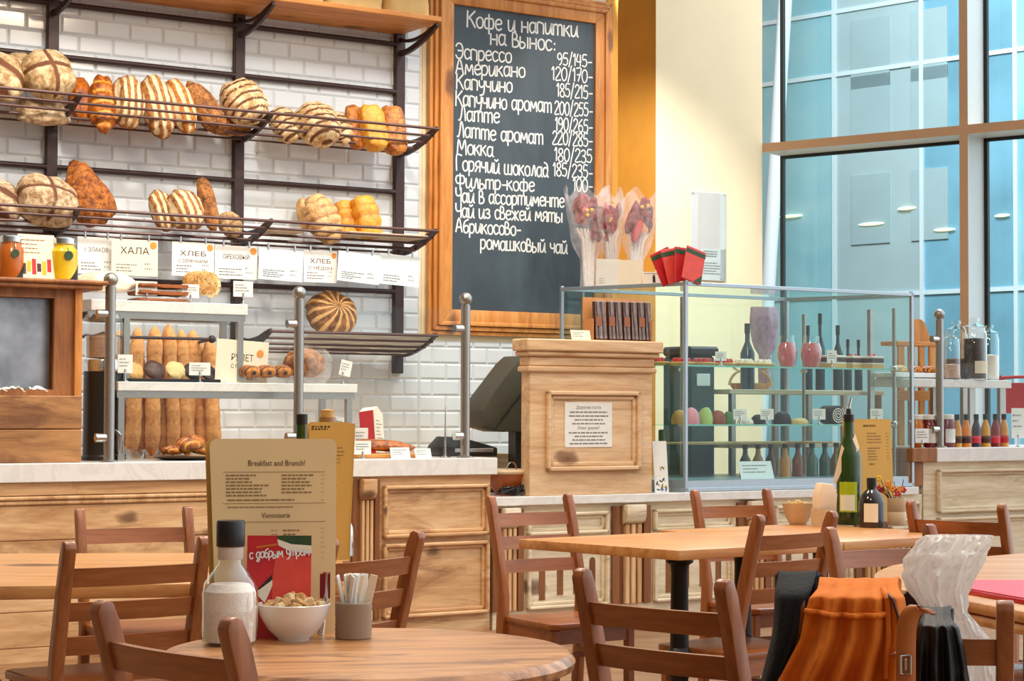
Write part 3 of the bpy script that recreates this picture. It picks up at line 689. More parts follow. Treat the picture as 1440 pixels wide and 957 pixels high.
# ---------------------------------------------------------------- loaves
def pulse(x, w): return max(0.0, 1 - abs(x) / w)
def loaf(name, label, cat, cx, cy, w, h, d, mat, pat='plain', k=4, tilt=60, roll=0, yaw=0, dep=0.8, flat=0.75, amp=0.05, e=2.2, group=None, seed=0, wid=0.3, loc=None, s=None, nx=60, lean=0.0, rough=0.09, taper=0.0):
    s = s or sc_at(cx, cy, d)
    if loc is None:
        u, z = uz(cx, cy, d); loc = W(u, d, z)
    a, b_ = w * s / 2, h * s / 2
    r = (a, b_, min(a, b_) * dep) if tilt > 45 else (a, min(a, b_) * dep, b_)
    bm = bmesh.new(); lay = bm.verts.layers.float.new('score'); q_ = random.Random(seed + 11)
    so = Vector((q_.uniform(-9, 9), q_.uniform(-9, 9), q_.uniform(-9, 9)))
    nu, nv = nx, nx // 2; rows = []
    def pt(i, j):
        th = 2 * math.pi * i / nu; ph = -math.pi / 2 + math.pi * j / nv
        def sg(c, p): return math.copysign(abs(c) ** p, c)
        ex = 2.0 / e
        p = Vector((sg(math.cos(ph), ex) * sg(math.cos(th), ex), sg(math.cos(ph), ex) * sg(math.sin(th), ex), sg(math.sin(ph), ex)))
        sx_, up = 0.0, max(0.0, min(1.0, (p.z + 0.25) * 2.5)); disp = 0.0
        if pat == 'cross': sx_ = max(pulse(p.x + 0.06 * math.sin(3 * p.y), wid * 0.5), pulse(p.y, wid * 0.5)) * up; disp = -amp * sx_
        elif pat == 'slash': sx_ = pulse(((p.y * 0.6 + p.x * 0.35) * k / 2 + 0.5) % 1.0 - 0.5, wid) * up; disp = amp * 0.6 * abs(math.cos(math.pi * (p.y * 0.6 + p.x * 0.35) * k / 2)) - amp * sx_
        elif pat == 'along': sx_ = pulse(((p.x + .10 * noise.noise(p * 2.5 + so)) * k / 2 + 0.5) % 1.0 - 0.5, wid) * up; disp = amp * (1 - 2 * sx_)
        elif pat == 'across': c_ = p.y + 0.14 * (p.x * p.x) + .07 * noise.noise(p * 2.2 + so); sx_ = pulse((c_ * k / 2 + 0.5) % 1.0 - 0.5, wid) * up; disp = amp * (1 - 2 * sx_)
        elif pat == 'ridge': t_ = abs(math.sin(math.pi * p.y * k / 2)); sx_ = max(0, 1 - t_ * 3); disp = amp * (t_ - 0.5)
        elif pat == 'ridgez': t_ = abs(math.sin(math.pi * (p.z + 0.15 * p.x) * k / 2)); sx_ = max(0, 1 - t_ * 3.2); disp = amp * (t_ - 0.5)
        elif pat == 'braid':
            c_ = p.y * k / 2; t_ = abs(math.sin(math.pi * (c_ + 0.35 * abs(p.x)))); t2 = pulse(p.x, 0.18); sx_ = 1 - min(1, t_ * 1.6); disp = amp * (t_ - 0.6) - amp * 0.6 * t2
        elif pat == 'spoke':
            an = math.atan2(p.y, p.x); rr = math.hypot(p.x, p.y); t_ = math.sin(an * k + rr * 5); sx_ = max(0, t_) * up; disp = amp * 0.5 * t_ - amp * 2.0 * pulse(rr, 0.3) * up
        elif pat == 'lump': disp = amp * 1.6 * noise.noise(p * 2.6 + so); sx_ = max(0.0, -3 * disp)
        dn = rough * noise.noise(p * 1.7 + so) + rough * 0.4 * noise.noise(p * 5 + so)
        z_ = p.z * (flat if p.z < 0 else 1)
        f = 1 + disp + dn
        return Vector((p.x * r[0] * f * (1 - taper * p.y) + lean * p.y * r[0], p.y * r[1] * f, z_ * r[2] * f)), sx_
    bot = bm.verts.new(pt(0, 0)[0]); top, ts = pt(0, nv); top = bm.verts.new(top); top[lay] = ts
    for j in range(1, nv):
        row = []
        for i in range(nu):
            p, sv = pt(i, j); v = bm.verts.new(p); v[lay] = sv; row.append(v)
        rows.append(row)
    for i in range(nu):
        bm.faces.new([bot, rows[0][(i + 1) % nu], rows[0][i]]); bm.faces.new([top, rows[-1][i], rows[-1][(i + 1) % nu]])
        for j in range(nv - 2): bm.faces.new([rows[j][i], rows[j][(i + 1) % nu], rows[j + 1][(i + 1) % nu], rows[j + 1][i]])
    for f in bm.faces: f.smooth = True
    me = bpy.data.meshes.new(name); bm.to_mesh(me); bm.free(); me.materials.append(mat)
    o = bpy.data.objects.new(name, me); COL.objects.link(o)
    o.location = loc; o.rotation_euler = (R(tilt), R(roll), TH + R(yaw))
    return tag(o, label, cat, group)
g1, g2 = 'loaves in the upper wire basket', 'loaves in the lower wire basket'
# upper basket, left to right
loaf('round_loaf', 'floured round loaf cut off by the left edge, upper basket', 'bread', 4, 108, 58, 84, .27, K_flour, 'slash', 3, 55, group=g1, seed=1)
loaf('round_loaf', 'large floured boule with a deep cross cut, upper basket', 'bread', 67, 106, 74, 78, .3, K_flour, 'cross', 4, 62, roll=-8, group=g1, seed=2, wid=.3, amp=.06)
loaf('round_loaf', 'pale floured boule lying under the cross cut boule in the upper basket', 'bread', 58, 160, 84, 40, .2, K_grey, 'lump', 4, 20, group=g1, seed=3, dep=1.6)
loaf('round_loaf', 'floured loaf peeping out between the two leftmost boules of the upper basket', 'bread', 30, 100, 44, 70, .12, K_flour, 'lump', 4, 50, group=g1, seed=4)
loaf('glazed_loaf', 'shiny orange glazed loaf right behind the cross cut boule', 'bread', 113, 140, 34, 70, .16, K_gold, 'lump', 4, 70, group=g1, seed=5)
loaf('braided_loaf', 'shiny orange braided loaf standing upright with dark top', 'bread', 145, 147, 42, 86, .24, K_gold, 'braid', 5, 72, roll=6, group=g1, seed=6, amp=.12)
loaf('batard_loaf', 'white striped brown loaf standing upright beside the orange braid', 'bread', 180, 143, 48, 78, .27, K_stripe, 'along', 5, 75, roll=6, group=g1, seed=7, wid=.44)
loaf('batard_loaf', 'white striped brown loaf, taller neighbour with tapered dark tip', 'bread', 221, 150, 45, 92, .27, K_stripe, 'along', 4, 75, roll=-8, group=g1, seed=8, wid=.42)
loaf('batard_loaf', 'orange loaf with one wide white stripe leaning left', 'bread', 254, 149, 38, 80, .27, K_stripe_o, 'along', 3, 75, roll=-14, group=g1, seed=9, wid=.4)
loaf('rustic_loaf', 'long rough brown loaf leaning left in the upper basket', 'bread', 288, 152, 38, 84, .26, K_brown, 'lump', 4, 75, roll=-34, group=g1, seed=10, amp=.08)
loaf('round_loaf', 'striped round loaf, highest and centred in the upper basket', 'bread', 342, 145, 62, 70, .27, K_zebra, 'across', 6, 58, roll=-24, group=g1, seed=11, wid=.25, amp=.05)
loaf('rustic_loaf', 'dark crusty loaf low under the high striped round loaf', 'bread', 322, 178, 70, 34, .2, K_brown, 'lump', 4, 30, group=g1, seed=12)
loaf('round_loaf', 'small striped loaf just right of the middle bracket, upper basket', 'bread', 401, 176, 42, 54, .2, K_zebra, 'across', 5, 65, roll=-20, group=g1, seed=13, wid=.25, amp=.05)
loaf('round_loaf', 'cream round loaf with curved dark scores left of the yellow brioches', 'bread', 446, 176, 62, 68, .28, K_zebra, 'across', 6, 58, roll=-12, group=g1, seed=14, wid=.25, amp=.05)
loaf('round_loaf', 'scored loaf half hidden behind the cream round loaf', 'bread', 476, 180, 36, 52, .2, K_zebra, 'across', 5, 65, roll=-18, group=g1, seed=15, wid=.25, amp=.05)
loaf('brioche_loaf', 'narrow brown edged brioche, leftmost of the three upright brioches', 'bread', 500, 179, 28, 66, .2, K_briob, 'plain', 4, 75, roll=-3, group=g1, seed=16, e=3.2)
loaf('brioche_loaf', 'bright yellow upright brioche in the middle of three', 'bread', 524, 180, 36, 68, .28, K_brio, 'plain', 4, 78, roll=-7, group=g1, seed=17, e=3.6)
loaf('brioche_loaf', 'brown topped brioche, rightmost in the upper basket', 'bread', 553, 184, 34, 72, .26, K_briob, 'plain', 4, 78, roll=-2, group=g1, seed=18, e=3.4)
# lower basket
loaf('round_loaf', 'grey floured loaf cut off by the left edge, lower basket', 'bread', 4, 284, 52, 74, .25, K_grey, 'slash', 3, 50, group=g2, seed=21)
loaf('round_loaf', 'big grey floured loaf with split crust behind the paper card, lower basket', 'bread', 64, 284, 88, 80, .3, K_grey, 'cross', 4, 50, roll=8, group=g2, seed=22, wid=.2, amp=.07, e=2.6)
loaf('pumpkin_loaf', 'tall pointed orange brown loaf behind the big grey loaf', 'bread', 122, 272, 58, 98, .2, K_pump, 'lump', 4, 72, roll=-14, group=g2, seed=23, lean=-.12, amp=.08, taper=.42)
loaf('round_loaf', 'brown loaf with white flour ridges, left one of the close pair', 'bread', 228, 296, 34, 62, .22, K_stripe, 'along', 4, 68, roll=-10, group=g2, seed=24, wid=.42)
loaf('round_loaf', 'ridged white floured loaf, right one of the close pair', 'bread', 260, 296, 52, 62, .27, K_stripe, 'along', 5, 64, roll=-16, group=g2, seed=25, wid=.42)
loaf('baguette_end', 'slim pointed brown loaf standing upright in the lower basket', 'bread', 292, 287, 26, 80, .22, K_brown, 'lump', 4, 76, roll=-8, group=g2, seed=26)
loaf('seeded_loaf', 'small speckled loaf left of the middle bracket, lower basket', 'bread', 324, 316, 34, 40, .24, K_seed, 'lump', 4, 60, group=g2, seed=27)
loaf('bun_loaf', 'plain beige loaf at the back beside the ridged beige loaf', 'bread', 430, 302, 26, 50, .12, K_beige, 'plain', 4, 70, roll=0, group=g2, seed=28, e=2.8)
loaf('ridged_loaf', 'beige ridged loaf leaning left in the lower basket', 'bread', 454, 309, 46, 70, .27, K_beige, 'ridge', 5, 72, roll=-18, group=g2, seed=29, e=2.6, amp=.13)
loaf('ridged_loaf', 'orange yellow ridged loaf, left of the yellow pair', 'bread', 488, 309, 30, 58, .2, K_brio, 'ridge', 4, 74, roll=-6, group=g2, seed=30, e=2.8, amp=.13)
loaf('ridged_loaf', 'orange yellow ridged loaf, right and taller of the yellow pair', 'bread', 515, 306, 38, 66, .27, K_brio, 'ridge', 4, 74, roll=-8, group=g2, seed=31, e=2.8, amp=.13)
loaf('ring_loaf', 'dark round loaf with ribbed flour rings on the lowest wire shelf', 'bread', 466, 442, 74, 66, .26, K_dark, 'spoke', 13, 62, group=None, seed=32, amp=.03)
# boards and paper lying in the baskets
def slab(name, label, cat, x0, x1, y, d0, d1, z, th, mat, group=None):
    ua, ub = uspan(x0, x1, y, d1); m = MB(); m.box((0, 0, th / 2), (ub - ua, d1 - d0, th), 0.003)
    return tag(m.build(name, mat, None, W((ua + ub) / 2, (d0 + d1) / 2, z), (0, 0, TH)), label, cat, group)
M_ply = wood('pale_plywood', srgb(220, 186, 142), srgb(236, 208, 168), srgb(244, 222, 188), 'x', 0.5, 8)
slab('bread_board', 'short pale wooden board in the lower basket left of the beige loaves', 'board', 386, 428, 338, .12, .42, Zl[2] + 0.068, 0.018, M_ply)
slab('bread_board', 'long pale wooden board in the lower basket under the yellow loaves', 'board', 492, 602, 345, .1, .44, Zl[2] + 0.075, 0.018, M_ply)
ua, ub = uspan(418, 592, 480, .3); m = MB()
def _lin(a, b_):
    k = b_ * (len(LOW) - 1); i = min(len(LOW) - 2, int(k)); f = k - i; d_, h_ = (LOW[i][j] * (1 - f) + LOW[i + 1][j] * f for j in (0, 1))
    return ((a - .5) * (ub - ua), -d_ + .06, h_ + .016 + .004 * math.sin(a * 17))
m.grid(lambda a, b_: _lin(a, .12 + .8 * b_), 40, 12, None, .003)
tag(m.build('paper_liner', M_paper, None, W((ua + ub) / 2, .06, Zl[3] + .004), (0, 0, TH)), 'white paper liner lying in the lowest wire shelf under the ring loaf', 'paper')
# paper bags on the top shelf
g3 = 'kraft paper bags on the wooden top shelf'
for i, (x0, x1, dz, lb) in enumerate([(372, 448, 0, 'leftmost of the kraft paper bags visible on the wooden top shelf'), (451, 531, 0, 'middle kraft paper bag on the wooden top shelf'), (533, 597, 0, 'rightmost kraft paper bag on the wooden top shelf')]):
    ua, ub = uspan(x0, x1, 15, .36); w_ = ub - ua; m = MB(); qq = random.Random(i)
    def fb(s_, t_, w_=w_, i=i):
        a = 2 * math.pi * s_; hz = 0.34 * t_
        c, s2 = math.cos(a), math.sin(a); ex = 0.35
        x = math.copysign(abs(c) ** ex, c) * w_ / 2 * (0.98 + 0.03 * math.sin(7 * t_ + i)); y = math.copysign(abs(s2) ** ex, s2) * 0.09 * (1 - 0.25 * t_)
        return (x + 0.008 * noise.noise(Vector((3 * x, 9 * t_, i))), y + 0.02 * noise.noise(Vector((12 * x, 6 * t_, i * 3.1))), hz)
    m.grid(fb, 44, 10); o = m.build('paper_bag', M_kraft, None, W((ua + ub) / 2, .36, zs + 0.032), (0, 0, TH), sharp=60)
    tag(o, lb, 'paper bag', g3)
# price signs clipped under the lower basket
def sign(label, x0, y0, x1, y1, head, mat=M_paper, dot=None, d=.4, roll=0, lines=3, hs=0.3, foot=None, sub=None):
    (ua, zt), (ub, _) = uz(x0, y0, d), uz(x1, y0, d); z0 = uz(x0, y1, d)[1]; w_, h_ = ub - ua, zt - z0
    t = thing('price_sign', label, 'sign', W((ua + ub) / 2, d, (zt + z0) / 2), rot=(0, R(roll), TH), group='price signs hanging under the lower basket')
    m = MB(); m.box((0, 0, 0), (w_, 0.002, h_)); sh = m.build('sheet', mat, t)
    m = MB()
    if head: type_into(m, head, h_ * hs, w_ * 0.62, 0, h_ * 0.1, Matrix.Translation((0, -0.0012, 0)))
    if sub: type_into(m, sub, h_ * 0.13, w_ * 0.7, 0, -h_ * 0.1, Matrix.Translation((0, -0.0012, 0)))
    if head: m.build('lettering', M_ink, sh, recalc=False)
    m = MB(); print_lines(m, -w_ * 0.4, w_ * 0.15, -h_ * 0.42, -h_ * 0.16, lines, h_ * 0.028, Matrix.Translation((0, -0.0012, 0)), int(x0)); m.build('small_print', M_ink_g, sh, recalc=False); m = MB(); print_lines(m, w_ * 0.22, w_ * 0.4, -h_ * 0.36, -h_ * 0.1, 2, h_ * 0.05, Matrix.Translation((0, -0.0012, 0)), int(x0) + 1)
    m.build('price_print', M_ink_g, sh, recalc=False)
    if dot:
        m = MB(); m.lathe([(w_ * 0.075, 0), (w_ * 0.075, 0.002)], 18, M=Matrix.Translation((w_ * 0.4, -0.001, h_ * 0.36)) @ Matrix.Rotation(R(90), 4, 'X')); m.build('orange_dot', M_orange, sh)
    for xx in (-0.3, 0.3):
        m = MB(); m.box((xx * w_, -0.002, h_ / 2 + 0.012), (0.012, 0.008, 0.035), 0.002); m.build('clip', M_chrome, t)
M_cool = plain('cool_white_paper', srgb(226, 236, 240), 0.75, 0.0, 0.02, 10)
sign('grey white price sign with ЗЛАКОВ lettering, leftmost under the basket', 109, 332, 162, 384, '1 ЗЛАКОВ', M_paper, None, .38, hs=.17)
sign('cream price sign reading ХАЛА with orange dot', 157, 335, 222, 386, 'ХАЛА', M_paper_c, True, .42, hs=.26)
sign('white price sign reading ХЛЕБ with orange dot', 242, 339, 301, 387, 'ХЛЕБ', M_paper, True, .4, hs=.2, sub='С СЕМЕЧКАМИ')
sign('white price sign with ОРЕХОВЫЙ lettering and orange dot', 302, 344, 362, 391, 'ОРЕХОВЫЙ', M_paper, True, .38, hs=.2)
sign('pale bluish sheet hanging crooked right of the ОРЕХОВЫЙ sign', 364, 349, 426, 393, None, M_cool, None, .4, roll=2, lines=4)
sign('white price sign with two dark lines of lettering and orange dot', 427, 351, 474, 396, 'ХЛЕБ', M_paper, True, .38, hs=.2, sub='С МЁДОМ')
sign('pale bluish sheet tilted, second from the right end', 475, 354, 534, 396, None, M_cool, None, .41, roll=4, lines=4)
sign('pale bluish sheet at the right end under the basket', 534, 357, 590, 400, None, M_cool, None, .38, roll=3, lines=3)
# ================================================================ COUNTERS
ZC = 0.95
DC = (P_z(350, 647.5, ZC) - W0).dot(N)                  # front edge of the tall worktop
U_E = uz(700, 643, DC)[0]                               # its right end
ZL = uz(830, 695.5, DC)[1]                              # low worktop
U_R0 = uz(1318, 632, DC)[0]; U_R1 = uz(1283, 634, DC)[0]
ZR = uz(1400, 628.5, DC)[1]
print('counter', DC, U_E, ZL, ZR)
TK = ZC - uz(350, 673, DC)[1]
def wbox(name, p0, p1, mat, bev=0.0, parent=None):
    m = MB(); m.span((p0[0], -p0[1], p0[2]), (p1[0], -p1[1], p1[2]), bev); return m.build(name, mat, parent, None if parent else W0, None if parent else (0, 0, TH))
tag(wbox('marble_worktop', (-2.4, DC - .68, ZC - TK), (U_E, DC, ZC), M_marble, 0.004), 'white marble worktop of the taller left counter', 'worktop')
TKL = ZL - uz(830, 708, DC)[1] - 0.012
tag(wbox('marble_worktop', (U_E - .045, DC - .68, ZL - max(TKL, .05)), (U_R1 + 0.06, DC, ZL), M_marble, 0.004), 'white marble worktop of the low middle counter under the glass case', 'worktop')
TKR = ZR - uz(1400, 648, DC)[1]
tag(wbox('marble_worktop', (U_R0, DC - .68, ZR - TKR), (U_R0 + 2.2, DC, ZR), M_marble, 0.004), 'white marble worktop of the right counter by the window', 'worktop')

FRD = DC - 0.035                                         # plane of the wooden fronts
def counter(name, label, u0, u1, zt, mat, matv, sections, top_mold=True):
    t = thing(name, label, 'counter', W(u0, FRD, 0), TH)
    def q(u, dd, z): return (u - u0, -dd, z)             # dd: out from the front plane
    m = MB(); m.span(q(u0, -0.6, 0), q(u1, 0, zt)); m.build('body', mat, t)
    for kind, a, b_ in sections:
        if kind == 'pil':                                # fluted pilaster with a corbel
            w_ = b_ - a; m = MB(); m.span(q(a, -0.01, 0.1), q(b_, 0.004, zt - 0.02)); m.build('pilaster_back', M_slot, t)
            m = MB()
            for x in (0.06, 0.94): m.span(q(a + w_ * x - w_ * .1, 0, 0.1), q(a + w_ * x + w_ * .1, 0.02, zt - 0.02), 0.003)
            m.build('pilaster_side', M_slot, t)
            for x in (0.36, 0.53, 0.7):
                m = MB(); m.span(q(a + w_ * x - w_ * .055, 0, 0.1), q(a + w_ * x + w_ * .055, 0.03, zt - 0.125), 0.004); m.build('flute', matv, t)
            m = MB(); m.prism([(-0.004, zt - 0.13), (-0.045, zt - 0.11), (-0.06, zt - 0.08), (-0.06, zt - 0.012), (-0.004, zt - 0.012)], a - u0 + w_ * .26, a - u0 + w_ * .8, 'yz', None, 0.004)
            bmesh.ops.recalc_face_normals(m.bm, faces=m.bm.faces[:]); m.build('corbel', mat, t)
        if kind in ('pan', 'cut'):                       # framed panel, in two tiers for the tall counter
            tiers = [(0.1, zt - 0.045)] if kind == 'cut' and zt < .8 else [(0.1, zt - .36), (zt - .33, zt - .05)]
            if kind == 'cut': tiers = [(0.1, zt - .20), (zt - .17, zt - .045)]
            for z0, z1 in tiers:
                m = MB(); wd = 0.02
                for p, r_ in ((q(a + wd, 0, z1 - wd * 2), q(b_ - wd, 0.014, z1 - wd)), (q(a + wd, 0, z0 + wd), q(b_ - wd, 0.014, z0 + wd * 2)), (q(a + wd, 0, z0 + wd), q(a + wd * 2, 0.014, z1 - wd)), (q(b_ - wd * 2, 0, z0 + wd), q(b_ - wd, 0.014, z1 - wd))): m.span(p, r_, 0.005)
                m.build('inner_moulding', mat, t); m = MB()
                for p, r_ in ((q(a, 0, z1 - wd), q(b_, 0.036, z1)), (q(a, 0, z0), q(b_, 0.036, z0 + wd)), (q(a, 0, z0), q(a + wd, 0.036, z1)), (q(b_ - wd, 0, z0), q(b_, 0.036, z1))): m.span(p, r_, 0.006)
                m.build('panel_moulding', mat, t)
            if kind == 'cut':                            # carved keyhole shapes
                for xx, zz, hh_ in ((0.2, .36, .16), (0.42, .44, .12), (.62, .44, .12), (.82, .36, .16)):
                    x = a + (b_ - a) * xx; m = MB(); zc_ = zt - .2 - zz * .35
                    m.prism([(x - u0 - .02, zc_ - hh_ * 1.3), (x - u0 + .02, zc_ - hh_ * 1.3), (x - u0 + .02, zc_)] + [(x - u0 + .02 * math.cos(k * math.pi / 6), zc_ + .02 * math.sin(k * math.pi / 6)) for k in range(1, 6)] + [(x - u0 - .02, zc_)], -0.003, 0.0, 'xz'); m.build('carved_slot', M_slot, t)
        if kind == 'fascia':
            m = MB(); m.span(q(a, 0, zt - 0.062), q(b_, 0.012, zt - 0.002), 0.002); m.build('fascia', mat, t)
            m = MB(); m.span(q(a, 0, zt - 0.085), q(b_, 0.026, zt - 0.066), 0.006); m.span(q(a, 0, zt - 0.108), q(b_, 0.018, zt - 0.088), 0.006); m.build('moulding', matv, t)
            for k in range(5):
                z1 = zt - 0.112 - k * 0.17; m = MB(); m.span(q(a, 0, z1 - 0.164), q(b_, 0.006, z1), 0.002); m.build('plank', mat, t)
    return t
def us(x0, x1): return uspan(x0, x1, 720, DC)
zt_ = ZC - TK
s1 = us(-120, 496); s2 = us(499, 535); s3 = us(541, 690)
counter('wood_counter', 'taller left counter front of knotty pale pine planks', s1[0], us(500, 694)[1], zt_, M_pine, M_pine_v, [('fascia',) + s1, ('pil',) + s2, ('pan',) + s3])
zt2 = ZL - max(TKL, .05)
a0 = uspan(698, 1302, 720, DC)
counter('wood_counter', 'low whitish pine counter front behind the middle table', a0[0], a0[1], zt2, M_pine_w, M_pine_v,
        [('pil',) + us(697, 738), ('cut',) + us(744, 858), ('pil',) + us(866, 916), ('cut',) + us(922, 1035), ('pil',) + us(1042, 1086), ('cut',) + us(1092, 1200), ('pil',) + us(1208, 1250), ('cut',) + us(1254, 1296)])
zt3 = ZR - TKR; r0 = us(1304, 1500)
counter('wood_counter', 'right counter front of white painted pine under the sauce bottles', r0[0], r0[1], zt3, M_pine_w, M_pine_w, [('pan', us(1322, 1495)[0], us(1322, 1495)[1])])
pst = thing('corner_post', 'brown wooden end post with block top at left end of right counter', 'post', W(U_R1, DC - 0.03, 0), TH)
m = MB(); wq = us(1283, 1303); m.span((0, -0.0, ZL + 0.001), (wq[1] - wq[0] - 0.002, 0.30, ZR - TKR), 0.003); m.build('post', M_brown, pst)
m = MB(); m.span((-0.0, -0.03, ZR - TKR + 0.001), (U_R0 - U_R1 - 0.002, 0.34, ZR), 0.004); m.build('block', M_brown, pst)
tag(wbox('back_counter', (-2.4, 0.012, 0), (uz(690, 600, .3)[0], 0.62, uz(230, 641, .34)[1]), M_pine), 'plain wooden back counter against the tiled wall behind the baguettes', 'counter')
ZBC = uz(230, 641, .34)[1]

# ---------------------------------------------------------------- glass guard
DG = DC - 0.06
def guard_post(label, px, ytop, zbase, d=None, disc=0):
    d = d or DG; u, z = uz(px, ytop, d); h = z - zbase
    t = thing('guard_post', label, 'post', W(u, d, zbase), TH, 'steel posts of the glass guard')
    r = 0.026
    m = MB(); m.lathe([(0.045, 0), (0.045, 0.008), (r, 0.012), (r, h - 0.07)], 22); m.build('tube', M_steel, t)
    m = MB(); m.lathe([(r * .8, h - 0.072), (r * .8, h - 0.06)] + [(0.036 * math.cos(a), h - 0.036 + 0.036 * math.sin(a)) for a in [R(x) for x in range(-50, 91, 14)]], 22); m.build('ball_finial', M_steel, t)
    for zz in (0.12, h * .78):
        m = MB(); m.lathe([(0.022, -.025), (0.022, .025)], 18, M=Matrix.Translation((-0.045, 0, zz)) @ Matrix.Rotation(R(90), 4, 'Y')); m.build('glass_clamp', M_chrome, t)
    return u
up1 = guard_post('steel guard post with ball top beside the wooden cabinet', 156, 383, ZC)
up2 = guard_post('steel guard post with ball top standing mid counter behind the tall menus', 421, 402, ZC)
up3 = guard_post('steel guard post with ball top at the right end of the taller counter', 655, 411, ZC)
up4 = guard_post('steel guard post with ball top on the right counter by the window', 1321, 434, ZR)
zg = uz(540, 431, DG)[1]
for i, (a, b_, lb) in enumerate([(up1 + .04, up2 - .05, 'clear guard pane between the left and middle steel posts'), (up2 + .04, up3 - .05, 'clear guard pane between the middle and right steel posts of the tall counter')]):
    tag(wbox('guard_glass', (a, DG - .004, ZC + .06), (b_, DG + .004, zg), M_guard), lb, 'glass pane', 'glass guard panes on the counter')
tag(wbox('guard_glass', (up4 + .04, DG - .004, ZR + .06), (up4 + 1.5, DG + .004, ZR + .55), M_guard), 'clear guard pane right of the post on the right counter', 'glass pane', 'glass guard panes on the counter')

# ---------------------------------------------------------------- stepped marble display stand
DSH = DC - .30
def stand(label, x0, x1, yf, legs, zb_, d1=DSH + .1, dep=.32, th_px=15, u0=None):
    ua, z = uz(x0, yf, d1); ub = uz(x1, yf, d1)[0]; ua = u0 if u0 is not None else ua
    th = z - uz(x0, yf + th_px, d1)[1]
    t = thing('display_stand', label, 'stand', W(ua, d1, zb_), TH)
    m = MB(); m.span((0, 0, z - th - zb_), (ub - ua, dep, z - zb_), 0.003); m.build('marble_shelf', M_marble, t)
    m = MB(); b_ = 0.035
    zf = z - th - zb_
    for y in (0.012, dep - b_): m.span((0.0, y, zf - b_), (ub - ua - .01, y + b_, zf))
    m.build('steel_frame', M_steel, t)
    for lx in legs:
        ul = uz(lx, yf + 40, d1)[0] - ua
        for y in (0.012, dep - b_):
            m = MB(); m.span((ul - .016, y, 0), (ul + .016, y + .03, zf - b_)); m.build('leg', M_steel, t)
    return z
Z1 = stand('upper white marble display shelf on steel legs holding crispbread and raisin loaf', 128, 349, 420, (180, 340), uz(300, 535, DSH)[1], DSH, .26, 16)
Z2 = stand('lower long white marble display shelf on steel legs holding cookies and poppy rolls', 166, 503, 536, (172, 493), ZC, DSH + .06, .36, 13)
# ---------------------------------------------------------------- wooden cabinet on the far left
DW = DC - .05
ca, cb = uz(-70, 500, DW)[0], uz(115, 600, DW)[0]
cab = thing('wooden_cabinet', 'rustic wooden cabinet with metal lined opening, left end of the counter', 'cabinet', W(cb, DW, ZC), TH)
zt = uz(60, 392, DW)[1] - ZC; zbx = uz(60, 556, DW)[1] - ZC; w_ = cb - ca; dp = .34; zi = uz(60, 418, DW)[1] - ZC
xo = uz(79, 480, DW)[0] - cb
m = MB(); m.span((-w_, -0.03, zt - .045), (.09, dp + .02, zt - .02), .006); m.span((-w_, -0.045, zt - .022), (.115, dp + .02, zt), .008); m.build('cabinet_top', M_brown, cab)
m = MB(); m.span((-.035, 0.01, 0), (0, dp, zt - .045)); m.span((-w_, dp - .02, 0), (0, dp, zt - .045)); m.build('side_panel', M_pine_yv, cab)
m = MB(); m.span((xo, .03, zbx), (-.036, .055, zt - .045)); m.span((-w_, .03, zi), (xo, .055, zt - .045)); m.span((-w_, .03, zbx), (xo, .055, zbx + .03)); m.build('face_frame', M_brown, cab)
m = MB(); m.span((-w_, .1, zbx), (xo, .105, zi)); m.build('metal_lining', plain('dull_dark_metal', srgb(168, 174, 184), 0.35, 0.85, 0.5, 3.5), cab)
zh = zbx / 2
for a, b_ in ((0, zh - .002), (zh + .002, zbx)):
    m = MB(); m.span((-w_, 0, a), (-.0, .03, b_), .004); m.build('bin_board', M_crate, cab)
g_n = 'folded napkins in the wooden bin'
for i, (x0, x1, lb) in enumerate([(0, 42, 'crumpled white napkin at the left in the wooden bin'), (48, 88, 'crumpled white napkin at the right in the wooden bin')]):
    ua, ub = uspan(x0, x1, 555, DW); m = MB()
    m.grid(lambda s_, t_, i=i, w0=ub - ua: (w0 * (s_ - .5), .1 * t_, .03 + .02 * math.sin(3 * s_ + i) + .02 * noise.noise(Vector((s_ * 5, t_ * 5, i)))), 16, 10, None, .004)
    tag(m.build('napkin', M_paper, None, W((ua + ub) / 2, DW - .03, ZC + zbx - .012), (0, 0, TH)), lb, 'napkin', g_n)
